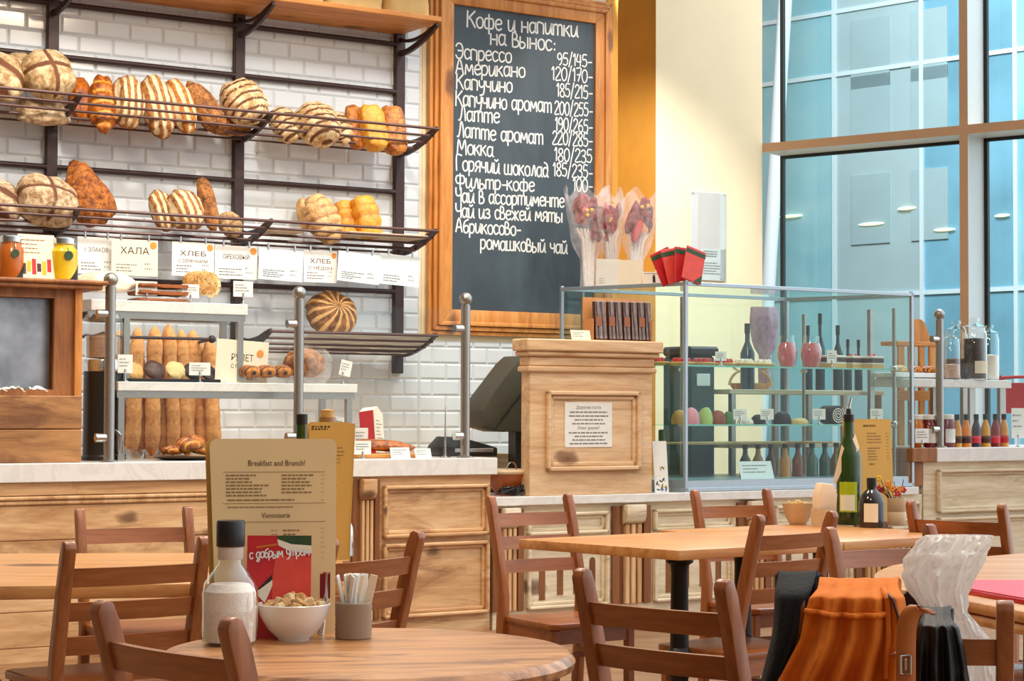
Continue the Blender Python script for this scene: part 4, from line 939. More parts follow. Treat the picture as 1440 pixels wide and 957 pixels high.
# things on the cabinet
def jar(name, label, px, y1, w, h, d, body, lid=None, lab=None, tagm=None, zbase=None, fill=.9, group=None, cat='jar', shape=None, s=None, loc=None, rz=TH):
    s = s or sc_at(px, y1, d)
    if loc is None:
        u, z = uz(px, y1, d); loc = W(u, d, zbase if zbase is not None else z)
    t = thing(name, label, cat, loc, rz, group)
    r, hh_ = w * s / 2, h * s
    m = MB(); m.lathe([(r * .2, 0.0), (r * .92, 0.0), (r, hh_ * .04), (r, hh_ * .68), (r * .8, hh_ * .78), (r * .74, hh_ * .86)], 24); m.build('jar_body', body, t)
    m = MB(); m.lathe([(r * .8, hh_ * .85), (r * .84, hh_ * .86), (r * .84, hh_ * .98), (r * .78, hh_), (.001, hh_)], 24); m.build('lid', lid or M_chrome, t)
    if lab:
        m = MB(); m.grid(lambda a, b_: (r * 1.012 * math.sin((a - .5) * 2.2), -r * 1.012 * math.cos((a - .5) * 2.2), hh_ * (.14 + .42 * b_)), 14, 1); m.build('paper_label', lab, t)
    if tagm:
        m = MB(); m.lathe([(r * .32, 0), (r * .32, .004), (.001, .004)], 18, M=Matrix.Translation((0, -r * 1.03, hh_ * .58)) @ Matrix.Rotation(R(90), 4, 'X')); m.tube([(0, -r * 1.03, hh_ * .66), (0, -r * .85, hh_ * .84)], .0015, 6); m.build('round_tag', tagm, t)
        m = MB(); m.grid(lambda a, b_: (r * 1.015 * math.sin(.1 + a * 1.1), -r * 1.015 * math.cos(.1 + a * 1.1), hh_ * (.02 + (.42 * a) * b_)), 10, 3); m.build('corner_label', M_black, t)
    return t
ZCT = ZC + zt
M_honey = plain('orange_preserve', srgb(176, 92, 18), 0.15, 0, .12, 10, spec=.7); M_mustard = plain('yellow_preserve', srgb(226, 186, 24), 0.15, 0, .1, 10, spec=.7)
jar('preserve_jar', 'jar of orange brown preserve on top of the wooden cabinet', 15, 388, 36, 61, DW - .12, M_honey, None, None, M_dkgreen, ZCT, group='jars on the wooden cabinet')
jar('preserve_jar', 'jar of bright yellow preserve on top of the wooden cabinet', 89, 388, 40, 61, DW - .12, M_mustard, None, None, M_dkgreen, ZCT, group='jars on the wooden cabinet')
ua, ub = uspan(29, 80, 388, DW - .06); hcard = uz(50, 325, DW - .06)[1] - uz(50, 390, DW - .06)[1]
cd = thing('leaflet', 'cream leaflet with jar pictures propped between the two jars', 'leaflet', W((ua + ub) / 2, DW - .08, ZCT), TH)
wl_ = ub - ua; Mt = Matrix.Rotation(R(-8), 4, 'X')
m = MB(); m.span((-wl_ / 2, -.002, 0), (wl_ / 2, .002, hcard), M=Mt); m.build('sheet', M_paper_c, cd)
m = MB()
for i, mt in enumerate((0,)): m.mi = 0
q_ = random.Random(4)
for k in range(6): m.mi = k % 3; m.span((-wl_ * .42 + k * wl_ * .14, -.0032, hcard * (.12 + .06 * (k % 2))), (-wl_ * .31 + k * wl_ * .14, -.0026, hcard * (.36 + .05 * (k % 3))), M=Mt)
m.build('jar_picture', [M_choc, M_mustard, M_red], cd)
m = MB(); print_lines(m, -wl_ * .42, wl_ * .4, hcard * .55, hcard * .92, 4, hcard * .02, Mt @ Matrix.Translation((0, -.0022, 0)), 5); m.build('small_print', M_ink_l, cd, recalc=False)
# ================================================================ GOODS ON THE LEFT COUNTER
def clip_card(label, px, yb, w, h, d, zb_, ch=20, roll=0, name='price_card', words=True):     # small card held in a chrome clip
    s = sc_at(px, yb, d); u = uz(px, yb, d)[0]
    t = thing(name, label, 'price card', W(u, d, zb_), rot=(0, 0, TH), group='price cards in chrome clips')
    m = MB(); m.lathe([(.018, 0), (.018, .004), (.006, .008), (.004, .02)], 16); m.lathe([(.003, .012), (.003, ch * s * .55)], 8); m.box((0, -.004, ch * s * .62), (.012, .008, .026), .003); m.build('chrome_clip', M_chrome, t)
    m = MB(); Mt = Matrix.Rotation(R(roll), 4, 'Y'); z0 = max(.008, ch * s * .5); m.span((-w * s / 2, .001, z0), (w * s / 2, .0025, z0 + h * s), M=Mt); cd_ = m.build('card', M_paper, t)
    if words:
        m = MB(); print_lines(m, -w * s * .4, w * s * .4, z0 + h * s * .3, z0 + h * s * .85, 3, h * s * .05, Mt, int(px)); m.build('small_print', M_ink_g, cd_, recalc=False)
    return t
d = DSH - .1
loaf('white_loaf', 'white floury oval loaf on the upper marble shelf behind the cabinet corner', 'bread', 148, 400, 86, 38, d - .02, K_white, 'plain', 4, 10, seed=41, dep=1.2, flat=.6)
g5 = 'stack of brown crispbread'
for k in range(5):
    u, z = uz(222, 415, d); m = MB()
    wq_ = .27; Mk = Matrix.Rotation(R([2, -3, 4, -1, 3][k]), 4, 'Z')
    m.grid(lambda a, b_, k=k: ((a - .5) * wq_, (b_ - .5) * .16, .003 * noise.noise(Vector((a * 6, b_ * 5, k * 2.3)))), 18, 12, Mk, .012)
    tag(m.build('crispbread', M_cracker, None, W(u, d, Z1 + .016 + k * .019), (0, 0, TH)), ['bottom', 'second from bottom', 'middle', 'second from top', 'topmost'][k] + ' crispbread sheet in the brown stack', 'crispbread', g5)
clip_card('price card in front of the stacked crispbread', 206, 415, 32, 20, DSH - .03, Z1, 16)
rl = loaf('raisin_loaf', 'cut raisin loaf showing its pale dotted slice on the marble shelf', 'bread', 282, 400, 50, 38, d, K_rais, 'lump', 4, 8, seed=42, dep=.5, e=2.8)
m = MB(); m.lathe([(.02, 0), (.055, 0), (.058, .008), (.02, .011)], 20, M=Matrix.Translation((.052, -.006, 0)) @ Matrix.Rotation(R(80), 4, 'X'), sy=1.15)
m.build('cut_face', crust('raisin_crumb', srgb(240, 214, 164), srgb(120, 70, 40), srgb(232, 202, 150), spk=srgb(66, 34, 26)), rl)
clip_card('price card beside the cut raisin loaf', 268, 416, 26, 19, DSH - .03, Z1, 14)
clip_card('price card at the right end of the upper marble shelf', 342, 421, 30, 22, DSH - .03, Z1, 22)

# baguettes standing behind the rail
g6 = 'upright baguettes against the tiled wall'
bl_ = [(168, 462, 180, 0, 'leftmost'), (186, 466, 178, 2, 'second from left'), (201, 458, 176, -2, 'third from left'), (214, 457, 180, 1, 'fourth from left, with a slim dark tip'), (233, 454, 184, 1, 'tallest, fifth from left'), (246, 457, 183, -2, 'sixth from left, with wide pale body'), (262, 462, 176, 3, 'seventh from left'), (267, 462, 182, -3, 'eighth from left'), (290, 470, 172, -4, 'second from right'), (304, 474, 168, -3, 'rightmost')]
nm = {i: b_ for i, b_ in enumerate(bl_)}
for i, (px, yt, h, ro, lb) in enumerate(bl_):
    dd = .36 if i % 2 else .28
    u, z1 = uz(px, yt, dd); hz = z1 - ZBC; s = sc_at(px, 540, dd); r = 10.2 * s * (1 + .1 * math.sin(i * 2.4))
    bm_ = MB(); prof = []
    for k in range(25):
        t_ = k / 24; e_ = min(1, (t_ * 9) ** .5, ((1 - t_) * 9) ** .5); prof.append((r * e_ * (1 + .05 * math.sin(t_ * 40)), hz * t_))
    bm_.lathe(prof, 20)
    for v in bm_.bm.verts: v.co.x += .012 * noise.noise(Vector((v.co.z * 3, i * 5.1, 0))); v.co.y += .01 * noise.noise(Vector((v.co.z * 4, i * 3.1, 4)))
    lay = bm_.bm.verts.layers.float.new('score')
    for v in bm_.bm.verts: v[lay] = .7 * max(0, math.sin(v.co.z * 42 + v.co.x * 60) - .5) if v.co.y < 0 else 0
    tag(bm_.build('baguette', K_bag, None, W(u, dd, ZBC), (0, R(ro * 1.3), TH), sharp=70), 'golden baguette standing upright, ' + lb + ' of the row', 'baguette', g6)
# tray of cookies on the lower marble shelf
dd = DSH - .06
def tray(label, x0, x1, d, zb_, dep=.16):
    ua, ub = uspan(x0, x1, 530, d); m = MB(); m.span((ua - ub, -dep / 2, 0), (0, dep / 2, .006), .002)
    for y in (-dep / 2, dep / 2 - .006): m.span((ua - ub, y, 0), (0, y + .006, .016), .002)
    for x in (ua - ub, -.006): m.span((x, -dep / 2, 0), (x + .006, dep / 2, .016), .002)
    return tag(m.build('baking_tray', M_blackm, None, W(ub, d, zb_), (0, 0, TH)), label, 'tray')
tray('black baking tray under the cookies on the lower marble shelf', 174, 302, dd, Z2 + .001)
def cookie(label, px, py, w, mat, d, zb_, group, tilt=60):
    s = sc_at(px, py, d); u = uz(px, py, d)[0]; r = w * s / 2; m = MB()
    m.lathe([(.001, 0), (r * .8, .002), (r, .01), (r * .9, .02), (r * .4, .027), (.001, .028)], 24)
    for v in m.bm.verts: v.co += v.co.normalized() * .006 * noise.noise(v.co * 40 + Vector((px, 0, 0)))
    return tag(m.build('cookie', mat, None, W(u, d, zb_ + r * math.sin(R(tilt)) * .9), (R(tilt), 0, TH), sharp=60), label, 'cookie', group)
gq = 'cookies on the black tray'
cookie('tan cookie at the left end of the black tray', 187, 518, 28, M_cookie, dd, Z2 + .012, gq)
cookie('dark chocolate cookie second from the left on the tray', 216, 517, 32, M_choc, dd, Z2 + .012, gq)
cookie('pale oat cookie in the middle of the tray', 246, 519, 30, M_cookie_l, dd, Z2 + .012, gq)
cookie('dark chocolate cookie behind the price card on the tray', 270, 520, 28, M_choc_d, dd + .0, Z2 + .012, gq)
cookie('dark chocolate cookie at the right end of the tray', 292, 520, 24, M_choc_d, dd, Z2 + .012, gq)
clip_card('price card left of the tan cookie on the lower shelf', 176, 534, 22, 26, DSH + .03, Z2, 24)
clip_card('price card before the dark cookies on the lower shelf', 281, 534, 32, 18, DSH + .03, Z2, 20)
# tall sign
sg = thing('price_sign', 'large cream price sign reading РУЛЕТ standing on the lower shelf', 'sign', W(uz(341, 534, DSH)[0], DSH - .02, Z2), rot=(0, R(3), TH))
s = sc_at(341, 500, DSH); w_, h_ = 80 * s, 60 * s
m = MB(); m.span((-w_ / 2, 0, 0), (w_ / 2, .003, h_), .001); sgs = m.build('sheet', M_paper_c, sg)
m = MB(); type_into(m, 'РУЛЕТ', h_ * .22, w_ * .42, 0, h_ * .52); type_into(m, 'С МАКОМ', h_ * .13, w_ * .42, 0, h_ * .34); type_into(m, '65.-', h_ * .13, w_ * .2, w_ * .2, h_ * .08); m.build('lettering', M_ink, sgs, recalc=False)
m = MB(); m.lathe([(h_ * .09, 0), (h_ * .09, .001)], 18, M=Matrix.Translation((w_ * .34, -.0005, h_ * .72)) @ Matrix.Rotation(R(90), 4, 'X')); m.build('orange_dot', M_orange, sgs)
g7 = 'braided poppy rolls on the lower shelf'
for i, (px, lb) in enumerate([(352, 'left'), (374, 'middle'), (396, 'right')]):
    loaf('poppy_roll', lb + ' braided poppy seed roll on the lower marble shelf', 'roll', px, 523, 30, 20, DSH + .0, K_poppy, 'braid', 4, 10, seed=50 + i, dep=1.3, group=g7, amp=.12, nx=36)
pk = loaf('wrapped_loaf', 'brown loaf in clear plastic on the lower shelf behind the middle post', 'bread', 428, 513, 60, 46, DSH - .04, K_brown, 'lump', 4, 10, seed=55, dep=.9)
m = MB(); sw = sc_at(440, 513, DSH); m.grid(lambda a, b_: (46 * sw * (.62 * math.cos(a * 6.283) * (1 - .45 * abs(2 * b_ - 1) ** 3)) + .05, .1 * math.sin(a * 6.283), (b_ - .5) * 50 * sw + .01 * noise.noise(Vector((6 * a, 5 * b_, 1)))), 26, 12)
m.build('plastic_wrap', M_cello, pk, sharp=60)
clip_card('price card right of the wrapped loaf on the lower shelf', 482, 535, 18, 22, DSH + .02, Z2, 24, 12)
# croissant-like pastries on a dark plate
u, _ = uz(258, 640, DC - .28); pl = MB(); pl.lathe([(.001, 0), (.1, 0), (.15, .012), (.152, .016), (.1, .006), (.001, .005)], 32)
tag(pl.build('plate', M_blackm, None, W(u, DC - .28, ZC), (0, 0, TH)), 'black plate under the golden pastries on the marble worktop', 'plate')
for i, (px, py, w, h, ro, lb) in enumerate([(243, 633, 34, 14, 0, 'flat golden pastry on the left of the black plate'), (266, 625, 44, 26, -12, 'large golden braided pastry in the middle of the black plate'), (280, 632, 30, 16, 10, 'small golden pastry at the right of the black plate')]):
    loaf('pastry', lb, 'pastry', px, py, w, h, DC - .28, K_gold, 'braid', 5, 15, roll=ro, seed=60 + i, dep=1.0, group='pastries on the black plate', amp=.14, nx=40)
u, _ = uz(190, 645, DC - .16); s = sc_at(190, 640, DC - .16); m = MB()
m.lathe([(12 * s, 0), (14 * s, .002), (15 * s, 17 * s), (14 * s, 17 * s), (13 * s, .008), (.001, .006)], 24)
tag(m.build('glass_bowl', M_glass, None, W(u, DC - .16, ZC), (0, 0, TH)), 'small clear glass bowl on the worktop beside the left post', 'bowl')
# coffee dispenser: black body with a glass hopper
dg = DC - .36; u, _ = uz(143, 648, dg); s = sc_at(143, 600, dg)
cf = thing('coffee_grinder', 'black coffee grinder with glass hopper behind the left steel post', 'grinder', W(u, dg, ZC), TH)
r = 27 * s; hb = uz(143, 522, dg)[1] - ZC; ht = uz(143, 452, dg)[1] - ZC
m = MB(); m.lathe([(r * 1.05, 0), (r * 1.05, .02), (r * .98, .03), (r * .98, hb)], 28); m.build('body', M_black, cf)
m = MB(); m.lathe([(r * 1.0, hb), (r * 1.02, hb + .01), (r * 1.02, hb + .05), (r * .98, hb + .06)], 28); m.build('steel_ring', M_chrome, cf)
m = MB(); m.lathe([(r * .9, hb + .06), (r * .94, hb + .1), (r * .94, ht), (r * .9, ht)], 28); m.build('glass_hopper', M_glass, cf)
m = MB(); m.lathe([(.001, hb + .062), (r * .86, hb + .07), (r * .88, ht - .08), (.001, ht - .05)], 24); m.build('coffee_beans', plain('milky_brown_beans', srgb(170, 140, 120), .6, 0, .2, 80), cf)
m = MB(); m.lathe([(r, ht), (r * 1.02, ht + .015), (r * .9, ht + .035), (.02, ht + .04), (.02, ht + .06), (.001, ht + .06)], 28); m.build('lid', M_steel, cf)
m = MB(); m.tube([(r * .4, -r * 1.0, .03), (r * .45, -r * 1.5, .04), (r * .45, -r * 1.55, .12), (r * .4, -r * .95, .15)], .012, 10); m.build('tap', M_chrome, cf)
# right part of the tall worktop
dd = DC - .3
u, _ = uz(550, 640, dd); s = sc_at(550, 620, dd)
bx = thing('paper_carton', 'red and cream paper carton standing on the tall worktop', 'carton', W(u, dd - .12, ZC), rot=(R(-6), R(3), TH + R(38)))
w_, h_ = 32 * s, 72 * s
m = MB(); m.prism([(-w_ / 2, 0), (w_ / 2, 0), (w_ * .55, h_ * .86), (0, h_), (-w_ * .42, h_ * .92)], -.001, .085, 'xz'); m.build('carton', M_paper_c, bx)
m = MB(); m.prism([(-.0, 0), (.085, 0), (.085, h_ * .9), (0, h_ * .92)], -w_ / 2 - .002, -w_ / 2 - .0, 'yz'); m.build('red_side', M_red, bx)
m = MB(); print_lines(m, -w_ * .3, w_ * .4, h_ * .2, h_ * .75, 8, h_ * .018, Matrix.Translation((0, -.001, 0)), 8); m.build('small_print', M_ink_g, bx, recalc=False)
ua, ub = uspan(494, 580, 640, dd + .06)
wp = thing('pastry_board', 'wooden board with a curved golden strudel slice on the tall worktop', 'board', W((ua + ub) / 2, dd + .02, ZC), TH)
m = MB(); m.box((0, 0, .012), (ub - ua, .22, .024), .005); m.build('board', M_pine_y, wp)
loaf('strudel', 'long curved golden strudel lying on the wooden board', 'pastry', 540, 627, 96, 18, dd + .02, K_gold, 'lump', 4, 5, seed=70, dep=2.0, roll=4, amp=.06)
g8 = 'price cards leaning on the tall worktop'
def lean_card(label, px, yb, w, h, d, zb_, group=g8, mat=None):
    s = sc_at(px, yb, d); u = uz(px, yb, d)[0]; t = thing('price_card', label, 'price card', W(u, d, zb_), rot=(0, 0, TH), group=group)
    m = MB(); Mt = Matrix.Rotation(R(-18), 4, 'X'); m.span((-w * s / 2, 0, 0), (w * s / 2, .002, h * s), M=Mt); cd_ = m.build('card', mat or M_paper, t)
    m = MB(); m.span((-w * s * .4, .002, 0), (w * s * .4, h * s * .55, .002)); m.prism([(0, 0), (h * s * .5, 0), (h * s * .28, h * s * .8)], -.001, .001, 'yz'); m.build('foot', mat or M_paper, t)
    m = MB(); print_lines(m, -w * s * .4, w * s * .38, h * s * .3, h * s * .85, 3, h * s * .05, Mt, int(px)); m.build('small_print', M_ink_g, cd_, recalc=False)
    return t
clip_card('price card in a clip at the left front of the wooden board', 510, 641, 27, 19, DC - .12, ZC, 12)
lean_card('price card leaning on the right front of the wooden board', 564, 643, 31, 16, DC - .1, ZC)
lean_card('plain white price card right of the wooden board', 596, 641, 26, 14, DC - .12, ZC)
clip_card('price card half hidden behind the golden menu, on the tall worktop', 508, 619, 22, 26, DC - .42, ZC, 30)
clip_card('price card above the cork topped jar on the tall worktop', 474, 596, 26, 26, DC - .5, ZC, 60, 8)
u, _ = uz(626, 641, DC - .12); s = sc_at(626, 641, DC - .12)
m = MB(); m.lathe([(.03, 0), (.03, .004), (.008, .01), (.006, .04), (.003, 66 * s), (.001, 72 * s)], 14)
tag(m.build('receipt_spike', M_chrome, None, W(u, DC - .12, ZC), (0, 0, TH)), 'thin metal receipt spike left of the right guard post', 'spike')

# ================================================================ TILL PODIUM
DPD = DC - .02
pa, pb = uz(745, 600, DPD)[0], uz(917, 600, DPD)[0]; pz1 = uz(830, 478, DPD)[1]
pod = thing('till_podium', 'pale pine till screen board with cornice and framed notice', 'podium', W(pa, DPD, ZL), TH)
pw, ph = pb - pa, pz1 - ZL; pd = .09
m = MB(); m.span((0, 0, 0), (pw, pd, ph - .03), .003); m.build('panel', M_pine_p, pod)
def cor(mb, z0, z1, o): mb.span((-o, -o, z0), (pw + o, pd + o * .5, z1), .008)
k = ph / 218.0
m = MB(); cor(m, ph - 17 * k, ph, .05); cor(m, ph - 24 * k, ph - 17 * k, .035); m.build('cornice', M_pine_p, pod)
m = MB(); cor(m, ph - 38 * k, ph - 24 * k, .012); cor(m, ph - 46 * k, ph - 38 * k, .022); m.build('moulding', M_pine_p, pod)
fx0, fz1 = uz(767, 549, DPD); fx1, fz0 = uz(898, 660, DPD); fx0 -= pa; fx1 -= pa; fz0 -= ZL; fz1 -= ZL
m = MB(); fw = .05
for o0, o1, y in ((0, fw * .5, -.03), (fw * .5, fw, -.014)):
    for p, r_ in (((fx0 + o0, y, fz1 - o1), (fx1 - o0, 0, fz1 - o0)), ((fx0 + o0, y, fz0 + o0), (fx1 - o0, 0, fz0 + o1)), ((fx0 + o0, y, fz0 + o0), (fx0 + o1, 0, fz1 - o0)), ((fx1 - o1, y, fz0 + o0), (fx1 - o0, 0, fz1 - o0))): m.span(p, r_, .006)
m.build('picture_frame', M_pine_p, pod)
nx0, nz1 = uz(794, 565, DPD); nx1, nz0 = uz(860, 628, DPD); nx0 -= pa; nx1 -= pa; nz1 -= ZL; nz0 -= ZL
m = MB(); m.span((nx0, -.004, nz0), (nx1, -.001, nz1)); nto = m.build('notice', M_paper, pod)
m = MB(); nh = nz1 - nz0; nw = nx1 - nx0; nc = (nx0 + nx1) / 2
type_into(m, 'Дорогие гости', nh * .1, nw * .52, nc, nz1 - nh * .15, Matrix.Translation((0, -.0042, 0))); type_into(m, 'Dear guests!', nh * .1, nw * .45, nc, nz1 - nh * .6, Matrix.Translation((0, -.0042, 0)))
for i_, (a, b_) in enumerate(((.18, .52), (.64, .96))):
    for j_ in range(4):
        zz = nz1 - nh * (a + (b_ - a) * (j_ + .5) / 4); ww = nw * (.8, .84, .6, .7)[(j_ + i_) % 4] / 2; print_lines(m, nc - ww, nc + ww, zz - .004, zz + .004, 1, nh * .028, Matrix.Translation((0, -.0042, 0)), j_ + i_ * 7, (1, 1))
m.build('notice_lettering', M_ink_g, nto, recalc=False)
# chocolate bars and card on the podium
zt_p = pz1
lean_card('small cream price card on the till podium', 818, 478, 33, 15, DPD - .03, zt_p, None, M_paper_c)
ua, ub = uspan(834, 918, 478, DPD - .06); hbx = uz(870, 418, DPD - .06)[1] - zt_p
crd = thing('display_box', 'orange brown cardboard display box behind the chocolate bars', 'box', W(ua, DPD - .16, zt_p), TH)
m = MB(); m.span((0, .0, 0), (ub - ua, .01, hbx), .001); m.span((0, -.1, 0), (ub - ua, .01, .006)); m.span((0, -.1, 0), (.004, .01, hbx * .5)); m.span((ub - ua - .004, -.1, 0), (ub - ua, .01, hbx * .5)); m.build('cardboard', plain('orange_cardboard', srgb(214, 150, 90), .7, 0, .05, 10), crd)
g9 = 'chocolate bars in the display box'
xs = [834 + 7, 848, 860, 870, 881, 892, 902, 912]
for i, px in enumerate(xs):
    s = sc_at(px, 450, DPD - .08); u = uz(px, 478, DPD - .08)[0]
    t = thing('chocolate_bar', ('first', 'second', 'third', 'fourth', 'fifth', 'sixth', 'seventh', 'eighth')[i] + ' wrapped chocolate bar from the left on the till podium', 'chocolate', W(u, DPD - .085, zt_p + .008), rot=(R(-4), 0, TH), group=g9)
    w_ = 9.5 * s; h_ = 54 * s; m = MB(); m.box((0, 0, h_ / 2), (w_, .03, h_), .003); m.build('bar', M_choc, t)
    m = MB(); m.grid(lambda a, b_: ((a - .5) * w_ * 1.1, -.0165 - .004 * math.sin(a * 9 + b_ * 3), h_ * (.02 + b_ * 1.02)), 6, 8); m.build('clear_wrap', M_cello, t)
    if i % 2 == 0:
        m = MB(); m.span((-w_ / 2, -.0205, h_ * .35), (w_ / 2, -.0195, h_ * .6)); m.build('paper_band', plain('copper_band%d' % i, srgb(150, 90, 60), .4, .3, .1, 30) if i == 0 else MATS['copper_band0'], t)
# till behind the podium
dt = DC - .42
u, _ = uz(742, 560, dt); s = sc_at(720, 560, dt)
pos = thing('till_screen', 'dark grey till screen tilted back, poking out left of the podium', 'screen', W(u, dt, ZL), TH)
zc_ = uz(715, 560, dt)[1] - ZL
prof = [(675, 578), (684, 560), (722, 510), (733, 500), (752, 500), (752, 606), (704, 607), (678, 600)]
pp = [(uz(x, y, dt)[0] - u, uz(x, y, dt)[1] - ZL) for x, y in prof]
m = MB(); m.prism(pp, -.02, .20, 'xz', None, .012); m.build('screen_housing', M_graygr, pos)
m = MB(); l0, l1 = (uz(690, 604, dt)[0] - u, uz(690, 604, dt)[1] - ZL), (uz(740, 540, dt)[0] - u, uz(740, 540, dt)[1] - ZL)
m.tube([(l0[0], -.022, l0[1]), (l1[0], -.022, l1[1])], .006, 8); m.build('housing_groove', M_black, pos)
m = MB(); m.span((-.05, .04, 0), (.09, .14, zc_ - .05), .01); m.build('neck', M_black, pos)
m = MB(); m.span((-.2, .0, 0), (.15, .2, .02), .006); m.build('foot', M_black, pos)
dk = DC - .32
kb0, kb1 = uz(618, 638, dk)[0], uz(700, 638, dk)[0]
pr = thing('card_terminal', 'low black card terminal lying behind the right guard post', 'terminal', W(kb0, dk, ZC), TH)
s = sc_at(660, 630, dk); m = MB(); m.prism([(0, 0), (kb1 - kb0, 0), (kb1 - kb0, 12 * s), (.16, 26 * s), (.06, 28 * s), (0, 14 * s)], 0, .14, 'xz', None, .008); m.build('housing', M_black, pr)
m = MB(); m.span((.1, -.003, 6 * s), (kb1 - kb0 - .03, 0.001, 11 * s), .001); m.build('grey_strip', M_steel, pr)
ub_, zb_ = uz(712, 690, DC - .2); s = sc_at(712, 670, DC - .2)
bw_ = thing('pottery_bowl', 'orange glazed pottery bowl with thick rim between counter end and podium', 'bowl', W(ub_, DC - .2, ZL), TH)
m = MB(); m.lathe([(.001, .0), (14 * s, 0), (22 * s, 12 * s), (29 * s, 30 * s), (27 * s, 30 * s), (18 * s, 10 * s), (.001, 6 * s)], 30); m.build('bowl', M_orangep, bw_)
m = MB(); m.tube([(29.5 * s * math.cos(a), 29.5 * s * math.sin(a), 33 * s) for a in [2 * math.pi * k / 32 for k in range(32)]], 3.6 * s, 8, closed=True); m.build('rim', M_ceram_t, bw_)
m = MB(); m.tube([(8 * s * math.cos(a) + 6 * s, -4 * s, 36 * s + 10 * s * math.sin(a)) for a in [math.pi * k / 10 for k in range(11)]], .005, 8); m.build('wire_handle', M_chrome, bw_)
cb_ = MB(); q_ = random.Random(3)
for k in range(7):
    x0, x1 = uspan(702, 738, 690, DC - .09); pts = [(q_.uniform(x0, x1), -(DC - .09) + q_.uniform(-.03, .03), ZL + .008 + q_.uniform(0, .05)) for _ in range(5)]
    cb_.tube(catmull(pts, 6), .005, 6)
tag(cb_.build('cable_bundle', M_black, None, W0, (0, 0, TH)), 'tangle of black cables beside the podium foot', 'cable')
# ================================================================ GLASS PASTRY CASE
DCS = DC - .03
c_near_b = W(uz(964, 640, DCS)[0], DCS, ZL + .002)
ZK = P_pl(964, 396.5, c_near_b, N).z                       # top of the case
c_r = W(uz(1282, 500, DCS)[0], DCS, ZL + .002)
c_l = P_z(790, 404.5, ZK); c_l = Vector((c_l.x, c_l.y, ZL + .002))
sd = (c_l - c_near_b); sd.z = 0; c_br = c_r + sd
fl, sl = (c_r - c_near_b).length, sd.length; sd.normalize(); KH = ZK - ZL
print('case front', fl, 'side', sl, 'height', KH, 'angle', math.degrees(A.angle(sd)))
case = thing('pastry_case', 'large glass pastry display case with steel edges on the low counter', 'display case', c_near_b, TH)
CI = Matrix.Rotation(-TH, 3, 'Z')
sdl = CI @ sd                                               # side direction in case coordinates
def kc(a, b_, z): v = sdl * b_; return Vector((a + v.x, v.y, z))    # a along front, b_ along side
E_ = .011
def bar(p, q_, r=E_):
    m = MB(); d = (q_ - p); L = d.length; M_ = Matrix.Translation((p + q_) / 2) @ d.to_track_quat('X', 'Z').to_matrix().to_4x4()
    m.box((0, 0, 0), (L + r * 1.6, r * 2, r * 2), .002, M_); return m
for z in (E_, KH - E_):
    for p, q_ in (((0, 0), (fl, 0)), ((0, sl), (fl, sl)), ((0, 0), (0, sl)), ((fl, 0), (fl, sl))): bar(kc(p[0], p[1], z), kc(q_[0], q_[1], z)).build('edge_bar', M_steel_b, case)
for a, b_ in ((0, 0), (fl, 0), (0, sl), (fl, sl)): bar(kc(a, b_, 0), kc(a, b_, KH)).build('edge_bar', M_steel_b, case)
bz = uz(975, 676, DCS)[1] - ZL
m = MB(); 
def pgram(mb, a0, a1, b0, b1, z0, z1):
    v = [kc(a0, b0, z0), kc(a1, b0, z0), kc(a1, b1, z0), kc(a0, b1, z0), kc(a0, b0, z1), kc(a1, b0, z1), kc(a1, b1, z1), kc(a0, b1, z1)]
    mb._add(v, [(3, 2, 1, 0), (4, 5, 6, 7), (0, 1, 5, 4), (1, 2, 6, 5), (2, 3, 7, 6), (3, 0, 4, 7)])
pgram(m, .005, fl - .005, .004, sl - .004, .004, bz); m.build('base_plinth', M_steel_b, case)
for a0, a1, b0, b1 in ((.02, fl - .02, -.003, .003), (.02, fl - .02, sl - .003, sl + .003)):
    m = MB(); pgram(m, a0, a1, b0, b1, bz, KH - .022); m.build('glass_panel', M_case, case)
for a in (0, fl):
    m = MB(); pgram(m, a - .003, a + .003, .02, sl - .02, bz, KH - .022); m.build('glass_panel', M_case, case)
m = MB(); pgram(m, .015, fl - .015, .015, sl - .015, KH - .012, KH - .005); m.build('glass_top', M_case, case)
zs1 = uz(1000, 514, DCS - .05)[1] - ZL; zs2 = uz(1000, 597, DCS - .05)[1] - ZL
for z in (zs1, zs2):
    m = MB(); pgram(m, .03, fl - .1, .05, sl - .12, z - .008, z); m.build('glass_shelf', M_shelfg, case)
    m = MB(); pgram(m, .03, fl - .1, .046, .05, z - .009, z + .001); m.build('shelf_edge', plain('green_glass_edge', srgb(120, 196, 186), .15, 0, .05, 20) if 'green_glass_edge' not in MATS else MATS['green_glass_edge'], case)
for a, b_, zz in ((.06, sl - .1, KH - .03), (fl - .08, sl - .2, KH - .12), (fl - .08, .06, KH - .1), (fl * .48, sl - .06, KH - .03)):
    m = MB(); m.lathe([(.012, bz), (.012, zz)], 14, tuple(kc(a, b_, 0))); m.build('shelf_post', M_steel, case)
    for z in (zs1, zs2):
        m = MB(); m.lathe([(.02, z - .02), (.024, z - .01), (.024, z + .012), (.018, z + .02)], 14, tuple(kc(a, b_, 0))); m.build('shelf_clamp', M_chrome, case)
def K(a, b_, z): return c_near_b + A * a + sd * b_ + Vector((0, 0, z - .002))
def kpos(px, py, off, z):                                   # sight line met on the case shelf, `off` metres behind the front pane
    u = uz(px, py, DCS - off)[0]; p = W(u, DCS - off, ZL + z); return p
